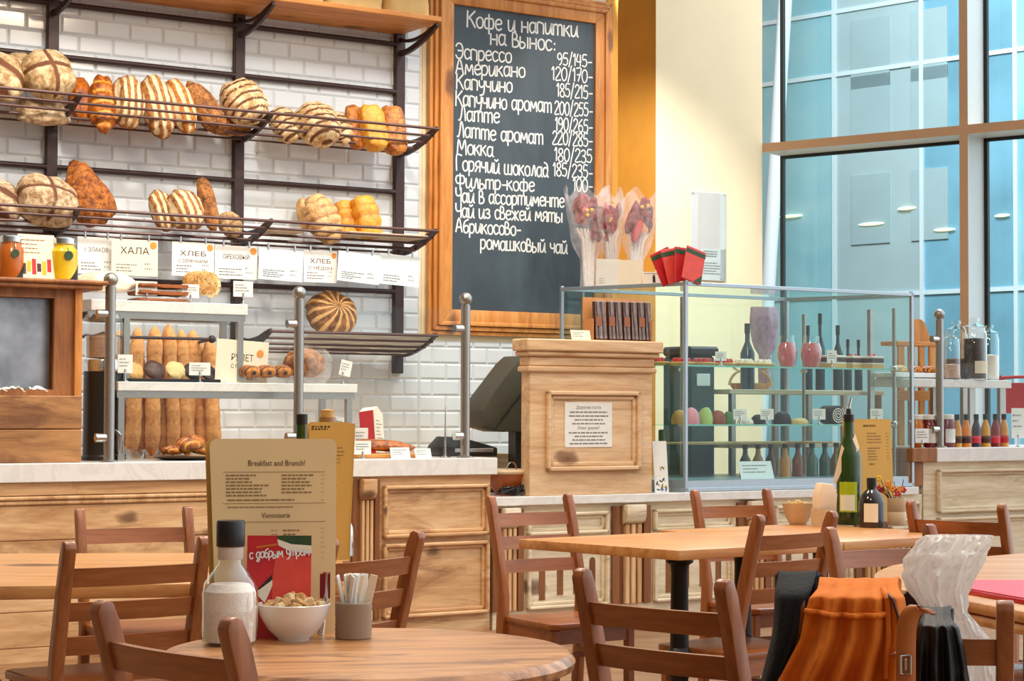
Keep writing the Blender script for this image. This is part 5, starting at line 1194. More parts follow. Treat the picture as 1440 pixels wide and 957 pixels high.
# ---- upper shelf
s_ = sc_at(1000, 500, DCS - .15)
g10 = 'strawberry tarts on the upper glass shelf'
for i, px in enumerate((932, 958, 988, 1018, 1046, 1072)):
    t = thing('strawberry_tart', ('first', 'second', 'third', 'fourth', 'fifth', 'sixth')[i] + ' strawberry tart from the left on the upper glass shelf', 'tart', kpos(px, 505, .16 + .04 * (i % 2), zs1 + .001), TH, g10)
    if px < 950: t.location = K(.085, .3, zs1 + .003)
    r = 19 * s_; m = MB(); m.lathe([(.001, 0), (r * .8, 0), (r, .018), (r * .95, .022), (r * .85, .016), (.001, .016)], 20); m.build('pastry_shell', M_sponge, t)
    q_ = random.Random(i); m = MB()
    for k in range(7): an = k * 0.9; m.ball((r * .5 * math.cos(an) * (k > 0), r * .5 * math.sin(an) * (k > 0), .026), (.019, .018, .024), 10)
    m.build('strawberries', M_berry if i < 4 else M_cream_f, t)
def pos_on(px, py, off, z): return kpos(px, py, off, z)
g11 = 'pink dessert glasses on the upper shelf'
for px, x0, x1, yt, lb in ((1107, 1093, 1122, 461, 'left pink berry dessert in a round glass on the upper shelf'), (1141, 1125, 1157, 461, 'right pink berry dessert in a round glass on the upper shelf')):
    t = thing('dessert_glass', lb, 'dessert', kpos(px, 505, .2, zs1 + .001), TH, g11); r = (x1 - x0) / 2 * s_; hh_ = (508 - yt) * s_
    m = MB(); m.lathe([(.001, 0), (r * .7, 0), (r, hh_ * .35), (r * .95, hh_ * .6), (r * .7, hh_ * .85), (r * .72, hh_)], 24); m.build('glass', M_glass, t)
    m = MB(); m.lathe([(.001, .004), (r * .66, .006), (r * .96, hh_ * .35), (r * .92, hh_ * .6), (r * .7, hh_ * .78), (.001, hh_ * .8)], 22); m.build('pink_filling', M_pink, t)
g12 = 'layer cakes at the right of the upper shelf'
for i, (px, w, lb) in enumerate(((1172, 34, 'layered cake slice nearest the pink desserts'), (1200, 34, 'layered cream cake slice in the middle of three'), (1226, 30, 'layered cake slice at the right end of the upper shelf'))):
    t = thing('cake_slice', lb, 'cake', kpos(px, 508, .2 + .05 * (i % 2), zs1 + .001), TH + R(12), g12); w_ = w * s_
    for k, (h0, h1, mt) in enumerate(((0, .03, M_sponge), (.03, .042, M_cream_f), (.042, .07, M_choc), (.07, .085, M_cream_f))):
        m = MB(); m.span((-w_ / 2, -.05, h0), (w_ / 2, .08, h1), .003); m.build('cake_layer', mt, t)
    m = MB()
    for k in range(4): m.ball((-w_ * .3 + k * w_ * .2, -.01 + .02 * (k % 2), .09), .011, 8)
    m.build('berries', M_berry, t)
def kcard(label, px, yb, w, h, z, off=.06):
    p = kpos(px, yb, off, z); t = clip_card(label, px, yb, w, h, DCS - off, ZL + z + .001, 14); t['group'] = 'price cards in the pastry case'; return t
kcard('price card among the strawberry tarts on the upper glass shelf', 1014, 512, 20, 13, zs1)
kcard('price card before the layer cakes on the upper glass shelf', 1170, 514, 18, 18, zs1)
# ---- middle shelf
def blob(label, px, py, w, h, mat, off, z, cat='cake', group=None, nm='small_cake'):
    m = MB(); s = sc_at(px, py, DCS - off); r, hh_ = w * s / 2, h * s
    m.lathe([(.001, 0), (r * .95, 0), (r, hh_ * .15), (r * .97, hh_ * .4), (r * .8, hh_ * .72), (r * .45, hh_ * .95), (.001, hh_)], 22)
    for v in m.bm.verts: v.co *= 1 + .06 * noise.noise(v.co * 30 + Vector((px, 0, 0)))
    return tag(m.build(nm, mat, None, kpos(px, py, off, z + .001), (0, 0, TH), sharp=60), label, cat, group)
g13 = 'small cakes on the middle glass shelf'
blob('round tan cookie cake at the left end of the middle glass shelf', 955, 596, 22, 20, M_cookie, .35, zs2, group=g13)
blob('pale pink domed cake on the middle glass shelf', 973, 596, 22, 24, plain('pink_icing', srgb(232, 150, 170), .4, 0, .05, 20), .16, zs2, group=g13)
blob('light green domed cake on the middle glass shelf', 992, 596, 22, 24, plain('green_icing', srgb(176, 206, 120), .4, 0, .05, 20), .18, zs2, group=g13)
blob('brown red domed cake beside the green one on the middle shelf', 1010, 596, 22, 20, plain('red_brown_icing', srgb(150, 70, 50), .4, 0, .2, 30), .16, zs2, group=g13)
blob('small green cake at the back of the middle shelf', 1024, 594, 16, 18, M_green, .24, zs2, group=g13)
blob('dark chocolate truffle cake on the middle glass shelf, left', 1066, 595, 22, 14, M_choc_d, .2, zs2, group=g13)
blob('dark chocolate mound on the middle glass shelf, centre', 1100, 594, 26, 18, M_choc_d, .22, zs2, group=g13)
blob('cream topped tart left of the chocolate cakes on the middle shelf', 1048, 597, 24, 10, M_cream_f, .14, zs2, group=g13)
blob('pale nut tart right of the chocolate mound on the middle shelf', 1124, 597, 26, 9, M_cookie_l, .16, zs2, group=g13)
rc = thing('swiss_roll', 'chocolate swiss roll with spiral end on the middle glass shelf', 'cake', kpos(1178, 590, .18, zs2 + .002), TH); s = sc_at(1178, 590, DCS - .18); r = 13 * s
m = MB(); m.lathe([(r * .97, -.004), (r, 0), (r, .12), (r * .97, .124)], 28, (0, 0, r), M=Matrix.Translation((0, 0, r)) @ Matrix.Rotation(R(-90), 4, 'X') @ Matrix.Translation((0, 0, -r))); m.build('roll', M_choc_d, rc)
m = MB(); m.ribbon([((r * .12 + r * .78 * t_ / 60) * math.cos(t_ * .33), r + (r * .12 + r * .78 * t_ / 60) * math.sin(t_ * .33)) for t_ in range(61)], r * .11, .006); m.build('cream_spiral', M_cream_f, rc, recalc=False)
m = MB(); s = sc_at(1172, 570, DCS - .35); m.box((0, 0, .045), (.1, .07, .09), .006, Matrix.Rotation(R(18), 4, 'Y')); tag(m.build('chocolate_block', plain('plum_chocolate', srgb(84, 40, 52), .4, 0, .15, 20), None, kpos(1164, 584, .36, zs2 + .02), (0, 0, TH)), 'plum coloured chocolate block behind the swiss roll', 'chocolate')
for px, lb in ((1041, 'leftmost price card on the middle glass shelf'), (1079, 'second price card from left on the middle glass shelf'), (1152, 'price card left of the swiss roll'), (1233, 'price card at the right end of the middle glass shelf')): kcard(lb, px, 596, 24, 15, zs2)
# ---- case floor
g14 = 'small bottles on the floor of the case'
cols = [srgb(40, 54, 50), srgb(150, 110, 60), srgb(60, 40, 36), srgb(196, 130, 56), srgb(120, 60, 40), srgb(60, 90, 80), srgb(36, 70, 56), srgb(120, 90, 50)]
nms = ['slate green', 'tan', 'dark brown', 'amber', 'red brown', 'grey green', 'dark green', 'olive']
for i, px in enumerate((1048, 1066, 1084, 1104, 1122, 1142, 1160, 1176)):
    mt = MATS.get('drink%d' % i) or plain('drink%d' % i, cols[i], .12, 0, .1, 10, spec=.7)
    s = sc_at(px, 650, DCS - .3); r = 8.2 * s; hh_ = 46 * s; t = thing('small_bottle', nms[i] + ' little bottle in the row on the floor of the case', 'bottle', kpos(px, 668, .3, bz + .001), TH, g14)
    m = MB(); m.lathe([(.001, 0), (r, 0), (r, hh_ * .5), (r * .45, hh_ * .7), (r * .4, hh_ * .88)], 16); m.build('glass_body', mt, t)
    m = MB(); m.lathe([(r * .5, hh_ * .87), (r * .5, hh_), (.001, hh_)], 14); m.build('cap', M_black, t)
ca_ = lean_card('large pale card standing on the floor of the case', 1066, 672, 60, 26, DCS - .06, ZL + bz + .001, None, M_cool)
m = MB(); u0, u1 = uspan(975, 1100, 620, DCS - .42); m.span((0, 0, -.012), (u1 - u0 + .5, .3, 0)); 
tag(m.build('wooden_tray', M_pine, None, W(u0, DCS - .5, ZL + (uz(1040, 622, DCS - .42)[1] - ZL)), (0, 0, TH)), 'pale wooden back shelf seen through the lower part of the case', 'shelf')
# ---- on top of the case
ZT = ZK + .001
M_stem = plain('pale_wrapped_stems', srgb(226, 216, 210), .6, 0, .1, 20)
g15 = 'wrapped dried bouquets on the case'
def bouquet(label, px, yb, yt, w, base, lean, seed, stemw):
    s = base.y / F; q_ = random.Random(seed); hh_ = (yb - yt) * s; r = w * s / 2
    t = thing('wrapped_bouquet', label, 'bouquet', base, rot=(0, R(lean), TH), group=g15)
    def wf(a, b_):
        an = 2 * math.pi * a; rr = stemw * s + (r - stemw * s) * max(0, (b_ - .36) / .64) ** .42
        rr *= 1 + .16 * noise.noise(Vector((3 * math.cos(an), 3 * math.sin(an), b_ * 3 + seed))) + .05 * math.sin(9 * an + 4 * b_)
        return (rr * math.cos(an), rr * math.sin(an) * .6, hh_ * b_ * (1 + (.06 * math.sin(5 * an) if b_ > .9 else 0)))
    m = MB(); m.grid(wf, 44, 16); m.build('cellophane', M_cello, t, sharp=50)
    m = MB()
    for k in range(7): x = (k - 3) * stemw * s * .25; m.tube([(x * .6, 0, .004), (x, .01 * (k % 2), hh_ * .5), (x * 2, 0, hh_ * .62)], stemw * s * .16, 7)
    m.build('stems', M_stem, t)
    for k in range(7):
        m = MB(); an = q_.uniform(0, 6.28); x = (-.55, -.2, .2, .55, .0, -.4, .4)[k] * r; y = q_.uniform(-.35, .1) * r; z = hh_ * q_.uniform(.6, .85); tilt = q_.uniform(-25, 25)
        m.ball((0, 0, 0), (r * .27, r * .17, hh_ * .13), 20, Matrix.Translation((x * .8, y * .6, z)) @ Matrix.Rotation(R(tilt), 4, 'Y') @ Matrix.Rotation(an * .1, 4, 'Z'))
        for v in m.bm.verts: v.co += Vector((1, .6, 1)) * r * .2 * noise.noise(v.co * 26 + Vector((k * 3, seed, 0)))
        m.build('dried_flower', M_darkred if k % 3 != 1 else M_red, t)
    m = MB()
    for k in range(3): m.ball((q_.uniform(-.5, .5) * r, -r * .35, hh_ * q_.uniform(.7, .9)), r * .09, 10)
    m.build('yellow_berry', M_mustard, t)
bouquet('left wrapped bouquet of dark red dried flowers, tallest, on the glass case', 826, 407.5, 268, 72, P_z(828, 407.5, ZT), -1, 1, 13)
bouquet('middle wrapped bouquet of red dried flowers on the glass case', 868, 407.5, 270, 46, P_z(862, 408, ZT), -3, 2, 10)
bouquet('right wrapped bouquet of red dried flowers on the glass case', 895, 406, 272, 66, P_z(892, 406.5, ZT), 4, 3, 13)
def at_top(px, py): p = P_z(px, py, ZT); return p
bp0, bp1 = at_top(842, 402), at_top(890, 399.5)
bk = thing('open_booklet', 'white open booklet standing on the left edge of the glass case', 'booklet', bp0, rot=(0, 0, math.atan2((bp1 - bp0).y, (bp1 - bp0).x)))
bl0 = (bp1 - bp0).length; s = bp0.y / F
m = MB(); m.prism([(-.02, 0), (bl0 * .55, 0), (bl0 * .55, 37 * s), (-.045, 40 * s)], -.001, .001, 'xz', Matrix.Rotation(R(-10), 4, 'X')); m.build('page', M_paper, bk)
m = MB(); m.prism([(0, 0), (bl0 * .62, 0), (bl0 * .62, 34 * s), (0, 36 * s)], -.001, .001, 'xz', Matrix.Translation((bl0 * .55, 0, 0)) @ Matrix.Rotation(R(8), 4, 'Z') @ Matrix.Rotation(R(-8), 4, 'X')); m.build('page', M_paper_c, bk)
m = MB(); print_lines(m, .0, bl0 * .22, .01, 12 * s, 3, .003, Matrix.Rotation(R(-10), 4, 'X') @ Matrix.Translation((0, -.0015, 0)), 3); m.build('small_print', M_ink_g, bk, recalc=False)
cp = at_top(917, 399)
ct = thing('picture_card', 'small cream card with dark bottle picture before the red packets', 'card', cp, rot=(R(-8), 0, TH - R(20))); m = MB(); m.span((-14 * s, 0, 0), (14 * s, .002, 17 * s)); m.build('card', M_paper_c, ct)
m = MB(); m.prism([(1 * s, 2 * s), (5 * s, 2 * s), (5 * s, 9 * s), (4 * s, 13 * s), (2 * s, 13 * s), (1 * s, 9 * s)], -.001, -.0003, 'xz'); m.build('bottle_picture', M_choc_d, ct)
m = MB(); print_lines(m, -11 * s, 11 * s, 13 * s, 16 * s, 1, .003, None, 6); m.build('small_print', M_ink, ct, recalc=False)
g16 = 'fanned red packets on the glass case'
for i, (px, ro, lb) in enumerate(((938, -24, 'leftmost red packet of the fan on the glass case'), (950, -13, 'middle red packet of the fan on the glass case'), (964, 4, 'third red packet of the fan, nearly upright'), (974, 16, 'rightmost red packet with dark green corner on the glass case'))):
    p = at_top(946 + i * 7, 397.5 - i * .3) + N * (.012 * i); t = thing('red_packet', lb, 'packet', p, rot=(R(-6), R(ro), TH), group=g16)
    w_, h_ = 34 * s, 48 * s; m = MB(); m.span((-w_ / 2, 0, 0.004), (w_ / 2, .008, h_), .003); m.build('packet', M_red_l if i % 2 else M_red, t)
    m = MB(); m.span((-w_ / 2, -.001, h_ * .8), (w_ / 2, .0, h_ * .93)); m.build('dark_band', M_dkgreen, t)
    m = MB(); m.prism([(w_ * .1, .01), (w_ * .48, .01), (w_ * .48, h_ * .3)], -.0012, 0, 'xz'); m.build('corner_flash', M_dkgreen if i == 3 else M_paper_c, t)
# ---- framed notice on the pier
fr0, fr1 = uz(972, 268, D_P + .02), uz(1021, 395, D_P + .02)
fn = thing('wall_notice', 'narrow white notice in a clear holder on the cream pier', 'notice', W(fr0[0], D_P, fr1[1]), TH); w_, h_ = fr1[0] - fr0[0], fr0[1] - fr1[1]
m = MB(); m.span((0, -.014, 0), (w_, -.001, h_), .003); m.build('board', plain('pale_lilac_card', srgb(226, 222, 224), .5, 0, .02, 6), fn)
m = MB(); m.span((w_ * .84, -.016, 0), (w_, -.0145, h_)); m.span((w_ * .3, -.016, 0), (w_, -.0145, h_ * .36)); m.build('sheet', M_cool, fn)
m = MB(); m.span((-.004, -.022, -.004), (w_ + .004, -.018, h_ + .004)); m.build('clear_cover', M_glass, fn)
m = MB(); print_lines(m, w_ * .36, w_ * .82, h_ * .26, h_ * .34, 3, .009, Matrix.Translation((0, -.0165, 0)), 3, (.8, 1)); print_lines(m, w_ * .36, w_ * .86, h_ * .06, h_ * .21, 5, .008, Matrix.Translation((0, -.0165, 0)), 4, (.7, 1)); m.build('lettering', M_ink_g, fn, recalc=False)
m = MB(); m.ball((w_ * .05, -.02, h_ - .015), .006, 8); m.ball((w_ * .95, -.02, h_ - .015), .006, 8); m.build('screw', M_chrome, fn)
# ---- between podium and case
p = at_gap = W(uz(931, 692, DC - .06)[0], DC - .06, ZL + .001); s = sc_at(931, 650, DC - .06)
bkc = thing('colour_booklet', 'leaflet with blue yellow and black pattern standing between podium and glass case', 'leaflet', p, rot=(R(-5), 0, TH)); w_, h_ = 24 * s, 72 * s
m = MB(); m.span((-w_ / 2, 0, 0), (w_ / 2, .004, h_)); m.build('sheet', M_paper, bkc)
q_ = random.Random(9); m = MB()
for k in range(26):
    m.mi = k % 4; x, z = q_.uniform(-.42, .38) * w_, q_.uniform(.05, .5) * h_; a = q_.uniform(0, 3.1); m.box((0, 0, 0), (.022, .0016, .007), 0, Matrix.Translation((x, -.0008, z)) @ Matrix.Rotation(a, 4, 'Y'))
m.build('bright_pattern', [M_black, plain('pattern_blue', srgb(70, 120, 180), .6), M_mustard, M_paper_c], bkc)
gp = thing('green_packet', 'dark green packet standing inside the left corner of the case', 'packet', K(.05, .22, bz + .003), TH + R(50)); m = MB(); m.box((0, 0, .15), (.14, .03, .30), .006); m.build('packet', M_dkgreen, gp)
m = MB(); m.span((-.06, -.017, .2), (.06, -.0152, .26)); m.build('light_band', M_green, gp)
# ---- seen through the case: back table with basket, bottles, dressed vase
DBK = DC - 1.0
u0, u1 = uspan(1000, 1215, 470, DBK)
zbk = uz(1080, 548, DBK)[1]
bs = thing('back_shelf', 'pale wooden shelf rack standing behind the glass case by the window', 'shelf', W(u0, DBK, 0), TH)
m = MB(); m.span((0, -.2, zbk - .03), (u1 - u0, .2, zbk), .003); m.build('shelf_board', M_pine_w, bs)
zb2 = uz(1080, 622, DBK)[1]; m = MB(); m.span((0, -.2, zb2 - .03), (u1 - u0, .2, zb2), .003); m.build('shelf_board', M_pine_w, bs)
for x in (.02, (u1 - u0) * .5, u1 - u0 - .05):
    m = MB(); m.span((x, -.19, 0), (x + .035, -.155, zbk - .03)); m.span((x, .155, 0), (x + .035, .19, zbk - .03)); m.build('leg', M_steel, bs)
s = sc_at(1062, 540, DBK)
bk_ = thing('wicker_basket', 'wicker basket with tall round handle behind the glass case', 'basket', W(uz(1062, 548, DBK)[0], DBK - .05, zbk + .001), TH)
m = MB(); m.lathe([(.001, 0), (28 * s, 0), (36 * s, 9 * s), (34 * s, 9 * s), (27 * s, 2 * s), (.001, 2 * s)], 26, sy=.6); m.build('basket_body', M_pine_y, bk_)
m = MB(); m.tube([(38 * s * math.cos(a), 0, 6 * s + 24 * s * math.sin(a)) for a in [math.pi * k / 14 for k in range(15)]], .009, 8); m.build('handle', M_kraft, bk_)
g17 = 'dark bottles behind the glass case'
for px, yt, yb, w, lb in ((1043, 455, 547, 20, 'dark wide shouldered bottle left of the purple wrapped bouquet'), (1128, 455, 547, 13, 'dark bottle just right of the purple wrapped bouquet'), (1145, 437, 547, 14, 'tallest dark bottle behind the case'), (1170, 453, 547, 15, 'dark bottle third from the right behind the case'), (1184, 473, 547, 12, 'short dark bottle second from the right behind the case'), (1199, 473, 547, 12, 'short dark bottle rightmost behind the case')):
    r = w * s / 2; hh_ = (yb - yt) * s; t = thing('wine_bottle', lb, 'bottle', W(uz(px, 547, DBK)[0], DBK + .06, zbk + .001), TH, g17)
    m = MB(); m.lathe([(.001, 0), (r, 0), (r, hh_ * .55), (r * .35, hh_ * .72), (r * .32, hh_ * .93)], 18); m.build('glass_body', plain('blue_black_glass', srgb(30, 50, 62), .1, 0, .1, 9, spec=.7) if 'blue_black_glass' not in MATS else MATS['blue_black_glass'], t)
    m = MB(); m.lathe([(r * .42, hh_ * .85), (r * .42, hh_), (.001, hh_)], 14); m.build('capsule', M_black, t)
wb = thing('wrapped_bouquet', 'purple wrapped bouquet seen through the glass case', 'bouquet', W(uz(1075, 547, DBK - .1)[0], DBK - .1, zbk + .001), TH)
M_purp = film('lilac_cellophane', srgb(206, 160, 186), .7, .3)
def wf2(a, b_):
    an = 2 * math.pi * a; rr = s * (9 + 17 * max(0, (b_ - .42) / .58) ** .45 - 5 * max(0, b_ - .85) * 6) * (1 + .3 * noise.noise(Vector((3 * math.cos(an), 3 * math.sin(an), 4 * b_)))); return (rr * math.cos(an), rr * .6 * math.sin(an), 118 * s * b_)
m = MB(); m.grid(wf2, 32, 12); m.build('wrapping', M_purp, wb, sharp=60)
m = MB(); m.box((0, 0, 86 * s), (26 * s, 10 * s, 40 * s), .03, None, 2); m.build('dried_flower', plain('mauve_petals', srgb(150, 90, 120), .7, 0, .3, 60), wb)
m = MB(); m.lathe([(.01, 0), (.014, .1), (.03, 50 * s)], 12); m.build('stems', M_stem, wb)
ua, ub = uspan(966, 1003, 560, DBK + .1); zt_a = uz(985, 500, DBK + .1)[1]
ap = thing('appliance', 'tall dark green grey machine standing behind the left part of the glass case', 'machine', W(ua, DBK + .1, 0), TH); w_ = ub - ua
m = MB(); m.box((w_ / 2, .12, zt_a / 2), (w_, .3, zt_a), .02); m.build('housing', plain('dark_green_grey_enamel', srgb(52, 74, 78), .35, 0, .1, 6), ap)
m = MB(); m.box((w_ / 2, .1, zt_a + .03), (w_ * 1.15, .3, .06), .015); m.build('lid', M_black, ap)
m = MB(); m.box((w_ * .5, -.034, zt_a * .9), (w_ * .5, .01, .08), .003); m.build('panel', M_cool, ap)
# ================================================================ RIGHT COUNTER
DR = DC - .30
zA = uz(1380, 545, DR)[1]
rs = thing('display_stand', 'grey marble two tier display stand on steel legs, right counter', 'stand', W(uz(1240, 545, DR)[0], DR, ZL + .002), TH)
b0 = ZL + .002; ru = uz(1240, 545, DR)[0]; u1 = uz(1415, 545, DR)[0] - ru; zth = uz(1380, 534, DR)[1] - zA
m = MB(); m.span((.20, -.05, zA - b0), (u1, .3, zA - b0 + zth), .003); m.build('marble_shelf', M_marble, rs)
zBt = uz(1300, 524, DR - .05)[1]
for x0, x1 in ((1350, 1356), (1402, 1410)):
    a, b_ = uspan(x0, x1, 580, DR); 
    for y in (-.03, .25): m = MB(); m.span((a - ru, y, ZR - b0 + .001), (b_ - ru, y + .03, zA - b0)); m.build('leg', M_steel, rs)
for x0, x1 in ((1248, 1254),):
    a, b_ = uspan(x0, x1, 580, DR); m = MB(); m.span((a - ru, .16, .0), (b_ - ru, .19, uz(1250, 436, DR - .17)[1] - b0)); m.build('leg', M_steel, rs)
ua, ub = uspan(1255, 1348, 524, DR - .05)
m = MB(); m.span((ua - ru, .03, zBt - b0 - .03), (ub - ru, .29, zBt - b0), .003); m.build('marble_tray', M_marble, rs)
m = MB(); m.span((ua - ru + .05, .06, zA - b0 + zth), (ub - ru - .05, .26, zBt - b0 - .03), .003); m.build('riser', M_marble, rs)
g18 = 'croissants on the right marble tray'
for i, (px, py, w, mt, lb) in enumerate(((1268, 520, 24, K_beige, 'pale croissant at the left of the right hand marble tray'), (1290, 519, 24, K_gold, 'glossy croissant second from the left on the right hand tray'), (1310, 518, 26, K_gold, 'large glossy golden croissant before the wooden crate'), (1334, 519, 24, K_brown, 'brown croissant at the right end of the tray by the glass jars'))):
    s = sc_at(px, py, DR - .12); u = uz(px, py, DR - .12)[0]
    loaf('croissant', lb, 'croissant', px, py, w, 12, DR - .12, mt, 'braid', 5, 12, seed=80 + i, dep=1.3, group=g18, amp=.12, nx=36, loc=W(u, DR - .14, zBt + .022))
wc = thing('wooden_crate', 'orange brown slatted wooden stand behind the croissants on the right counter', 'crate', W(uz(1270, 600, DR - .34)[0], DR - .38, ZR), TH); cw = uspan(1270, 1322, 520, DR - .34); cw = cw[1] - cw[0]
zc1 = uz(1300, 486, DR - .34)[1] - ZR; zc2 = uz(1297, 448, DR - .34)[1] - ZR
for x in (0, .28, .56, .84):
    m = MB(); m.span((x * cw, 0, 0), (x * cw + cw * .16, .02, zc1), .003); m.build('slat', M_pine_yv, wc)
m = MB(); m.span((-.02, -.01, zc1), (cw + .02, .16, zc1 + .03), .003); m.build('top_board', M_pine_y, wc)
m = MB(); m.span((-.02, -.012, zc1 * .45), (cw + .02, 0, zc1 * .55), .003); m.build('cross_board', M_pine_y, wc)
m = MB(); m.prism([(cw * .45, zc1 + .03), (cw * .95, zc1 + .03), (cw * .78, zc2 - .03), (cw * .66, zc2), (cw * .45, zc2)], .02, .06, 'xz'); m.build('upright_block', M_pine_yv, wc)
g19 = 'glass storage jars on the right stand'
def sjar(label, px, y0, y1, w, off, content, fill, lab=None):
    d = DR - off; s = sc_at(px, y1, d); r = w * s / 2; hh_ = (y1 - y0) * s; t = thing('storage_jar', label, 'jar', W(uz(px, y1, d)[0], d, zA + zth + .001), TH, g19)
    m = MB(); m.lathe([(.001, 0), (r * .95, 0), (r, .01), (r, hh_ * .74), (r * .88, hh_ * .8), (r * .86, hh_ * .84)], 26); m.build('glass_body', M_glass, t)
    m = MB(); m.lathe([(r * .9, hh_ * .845), (r * .95, hh_ * .86), (r * .5, hh_ * .89), (r * .2, hh_ * .91), (r * .42, hh_ * .95), (r * .36, hh_), (.001, hh_)], 24); m.build('glass_lid', M_glass, t)
    m = MB(); m.lathe([(.001, .006), (r * .93, .008), (r * .94, hh_ * fill), (.001, hh_ * (fill + .02))], 24); m.build('contents', content, t)
    if lab: m = MB(); m.grid(lambda a, b_: (r * 1.02 * math.sin((a - .5) * 1.6), -r * 1.02 * math.cos((a - .5) * 1.6), hh_ * (.1 + .2 * b_)), 10, 1); m.build('paper_label', lab, t)
M_bean = plain('roasted_beans', srgb(46, 30, 28), .5, 0, .4, 90, .6); M_nut = plain('pink_sugar_nuts', srgb(206, 160, 140), .6, 0, .3, 90, .5); M_dried = plain('dried_brown_fruit', srgb(110, 80, 70), .6, 0, .4, 60, .5)
sjar('big lidded glass jar filled with dark beans and a white label', 1371, 447, 534, 34, .0, M_bean, .66, M_paper_c)
sjar('lidded glass jar of white meringues right of the bean jar', 1392, 450, 528, 26, .14, M_cream_f, .45)
sjar('lidded glass jar of brown dried fruit left of the bean jar', 1345, 447, 530, 32, .12, M_dried, .35)
sjar('smaller lidded glass jar of nuts in front near the croissants', 1338, 466, 534, 26, .0, M_nut, .3)
g20 = 'sauce bottles in a row on the right counter'
sc_c = [srgb(214, 150, 60), srgb(226, 138, 52), srgb(56, 52, 74), srgb(224, 160, 50), srgb(130, 40, 40), srgb(216, 150, 70)]
nn = ['amber sauce bottle, leftmost of the row', 'orange sauce bottle, second of the row', 'blue black sauce bottle, third of the row', 'yellow sauce bottle, fourth of the row', 'dark red sauce bottle, fifth of the row', 'amber sauce bottle at the right end of the row']
band = [M_choc, M_choc, M_pinkpl, M_choc, M_pinkpl, M_red]
for i, px in enumerate((1346, 1359, 1373, 1386, 1400, 1412)):
    d = DC - .12; s = sc_at(px, 624, d); r = 6.6 * s; hh_ = 46 * s; t = thing('sauce_bottle', nn[i], 'bottle', W(uz(px, 625, d)[0], d, ZR), TH, g20)
    m = MB(); m.lathe([(.001, 0), (r, 0), (r, hh_ * .5), (r * .92, hh_ * .6), (r * .5, hh_ * .78), (r * .48, hh_ * .85)], 18); m.build('glass_body', plain('sauce%d' % i, sc_c[i], .12, 0, .08, 10, spec=.7), t)
    m = MB(); m.lathe([(r * .55, hh_ * .83), (r * .55, hh_), (.001, hh_)], 14); m.build('black_cap', M_black, t)
    m = MB(); m.lathe([(r * 1.02, hh_ * .12), (r * 1.02, hh_ * .34)], 18); m.build('label_band', band[i], t)
    m = MB(); m.lathe([(r * .9, hh_ * .56), (r * .62, hh_ * .72)], 18); m.build('neck_label', M_black, t)
M_jam = plain('dark_red_jam', srgb(120, 24, 28), .12, 0, .1, 10, spec=.7); M_jam2 = plain('amber_jam', srgb(206, 120, 40), .12, 0, .1, 10, spec=.7)
g21 = 'jam jars left of the sauce bottles'
jar('jam_jar', 'amber jam jar with white label, leftmost beside the steel post', 1290, 626, 20, 46, DC - .16, M_jam2, M_paper, M_paper, None, ZR, group=g21)
jar('jam_jar', 'dark red jam jar with white label left of the steel post', 1307, 626, 22, 46, DC - .12, M_jam, M_paper, M_paper, None, ZR, group=g21)
jar('jam_jar', 'dark red jam jar with white label right of the steel post', 1333, 626, 20, 46, DC - .13, M_jam, M_paper, M_paper, None, ZR, group=g21)
clip_card('price card in front of the left jam jars on the right counter', 1297, 630, 26, 20, DC - .05, ZR, 14)
clip_card('price card at the far right edge of the right counter', 1432, 628, 26, 42, DC - .10, ZR, 24)
rc_ = thing('red_chair', 'bright red chair with curved frame by the window at the right edge', 'chair', G(gz(1440, 560, .5)[0] + .05, .5, 0), THB)
s = sc_at(1430, 560, DR); hz_ = gz(1430, 534, .5)[1]
m = MB(); m.grid(lambda a, b_: ((a - .5) * .42, .03 * math.sin(a * 3.14) - .04 * b_, hz_ - .24 + .22 * b_), 12, 6, None, .015); m.build('backrest', M_red, rc_)
m = MB(); m.tube(catmull([(-.23, 0, .0), (-.23, .0, hz_ - .1), (-.22, 0, hz_ + .0), (-.15, 0, hz_ + .02), (.15, 0, hz_ + .02), (.22, 0, hz_), (.23, 0, hz_ - .1), (.23, 0, 0)], 6), .012, 10); m.build('frame', M_red, rc_)
m = MB(); m.box((0, -.22, .46), (.42, .42, .03), .012); m.build('seat', M_red, rc_)
for x in (-.19, .19): m = MB(); m.tube([(x, -.4, .0), (x, -.38, .45)], .012, 10); m.build('leg', M_red, rc_)
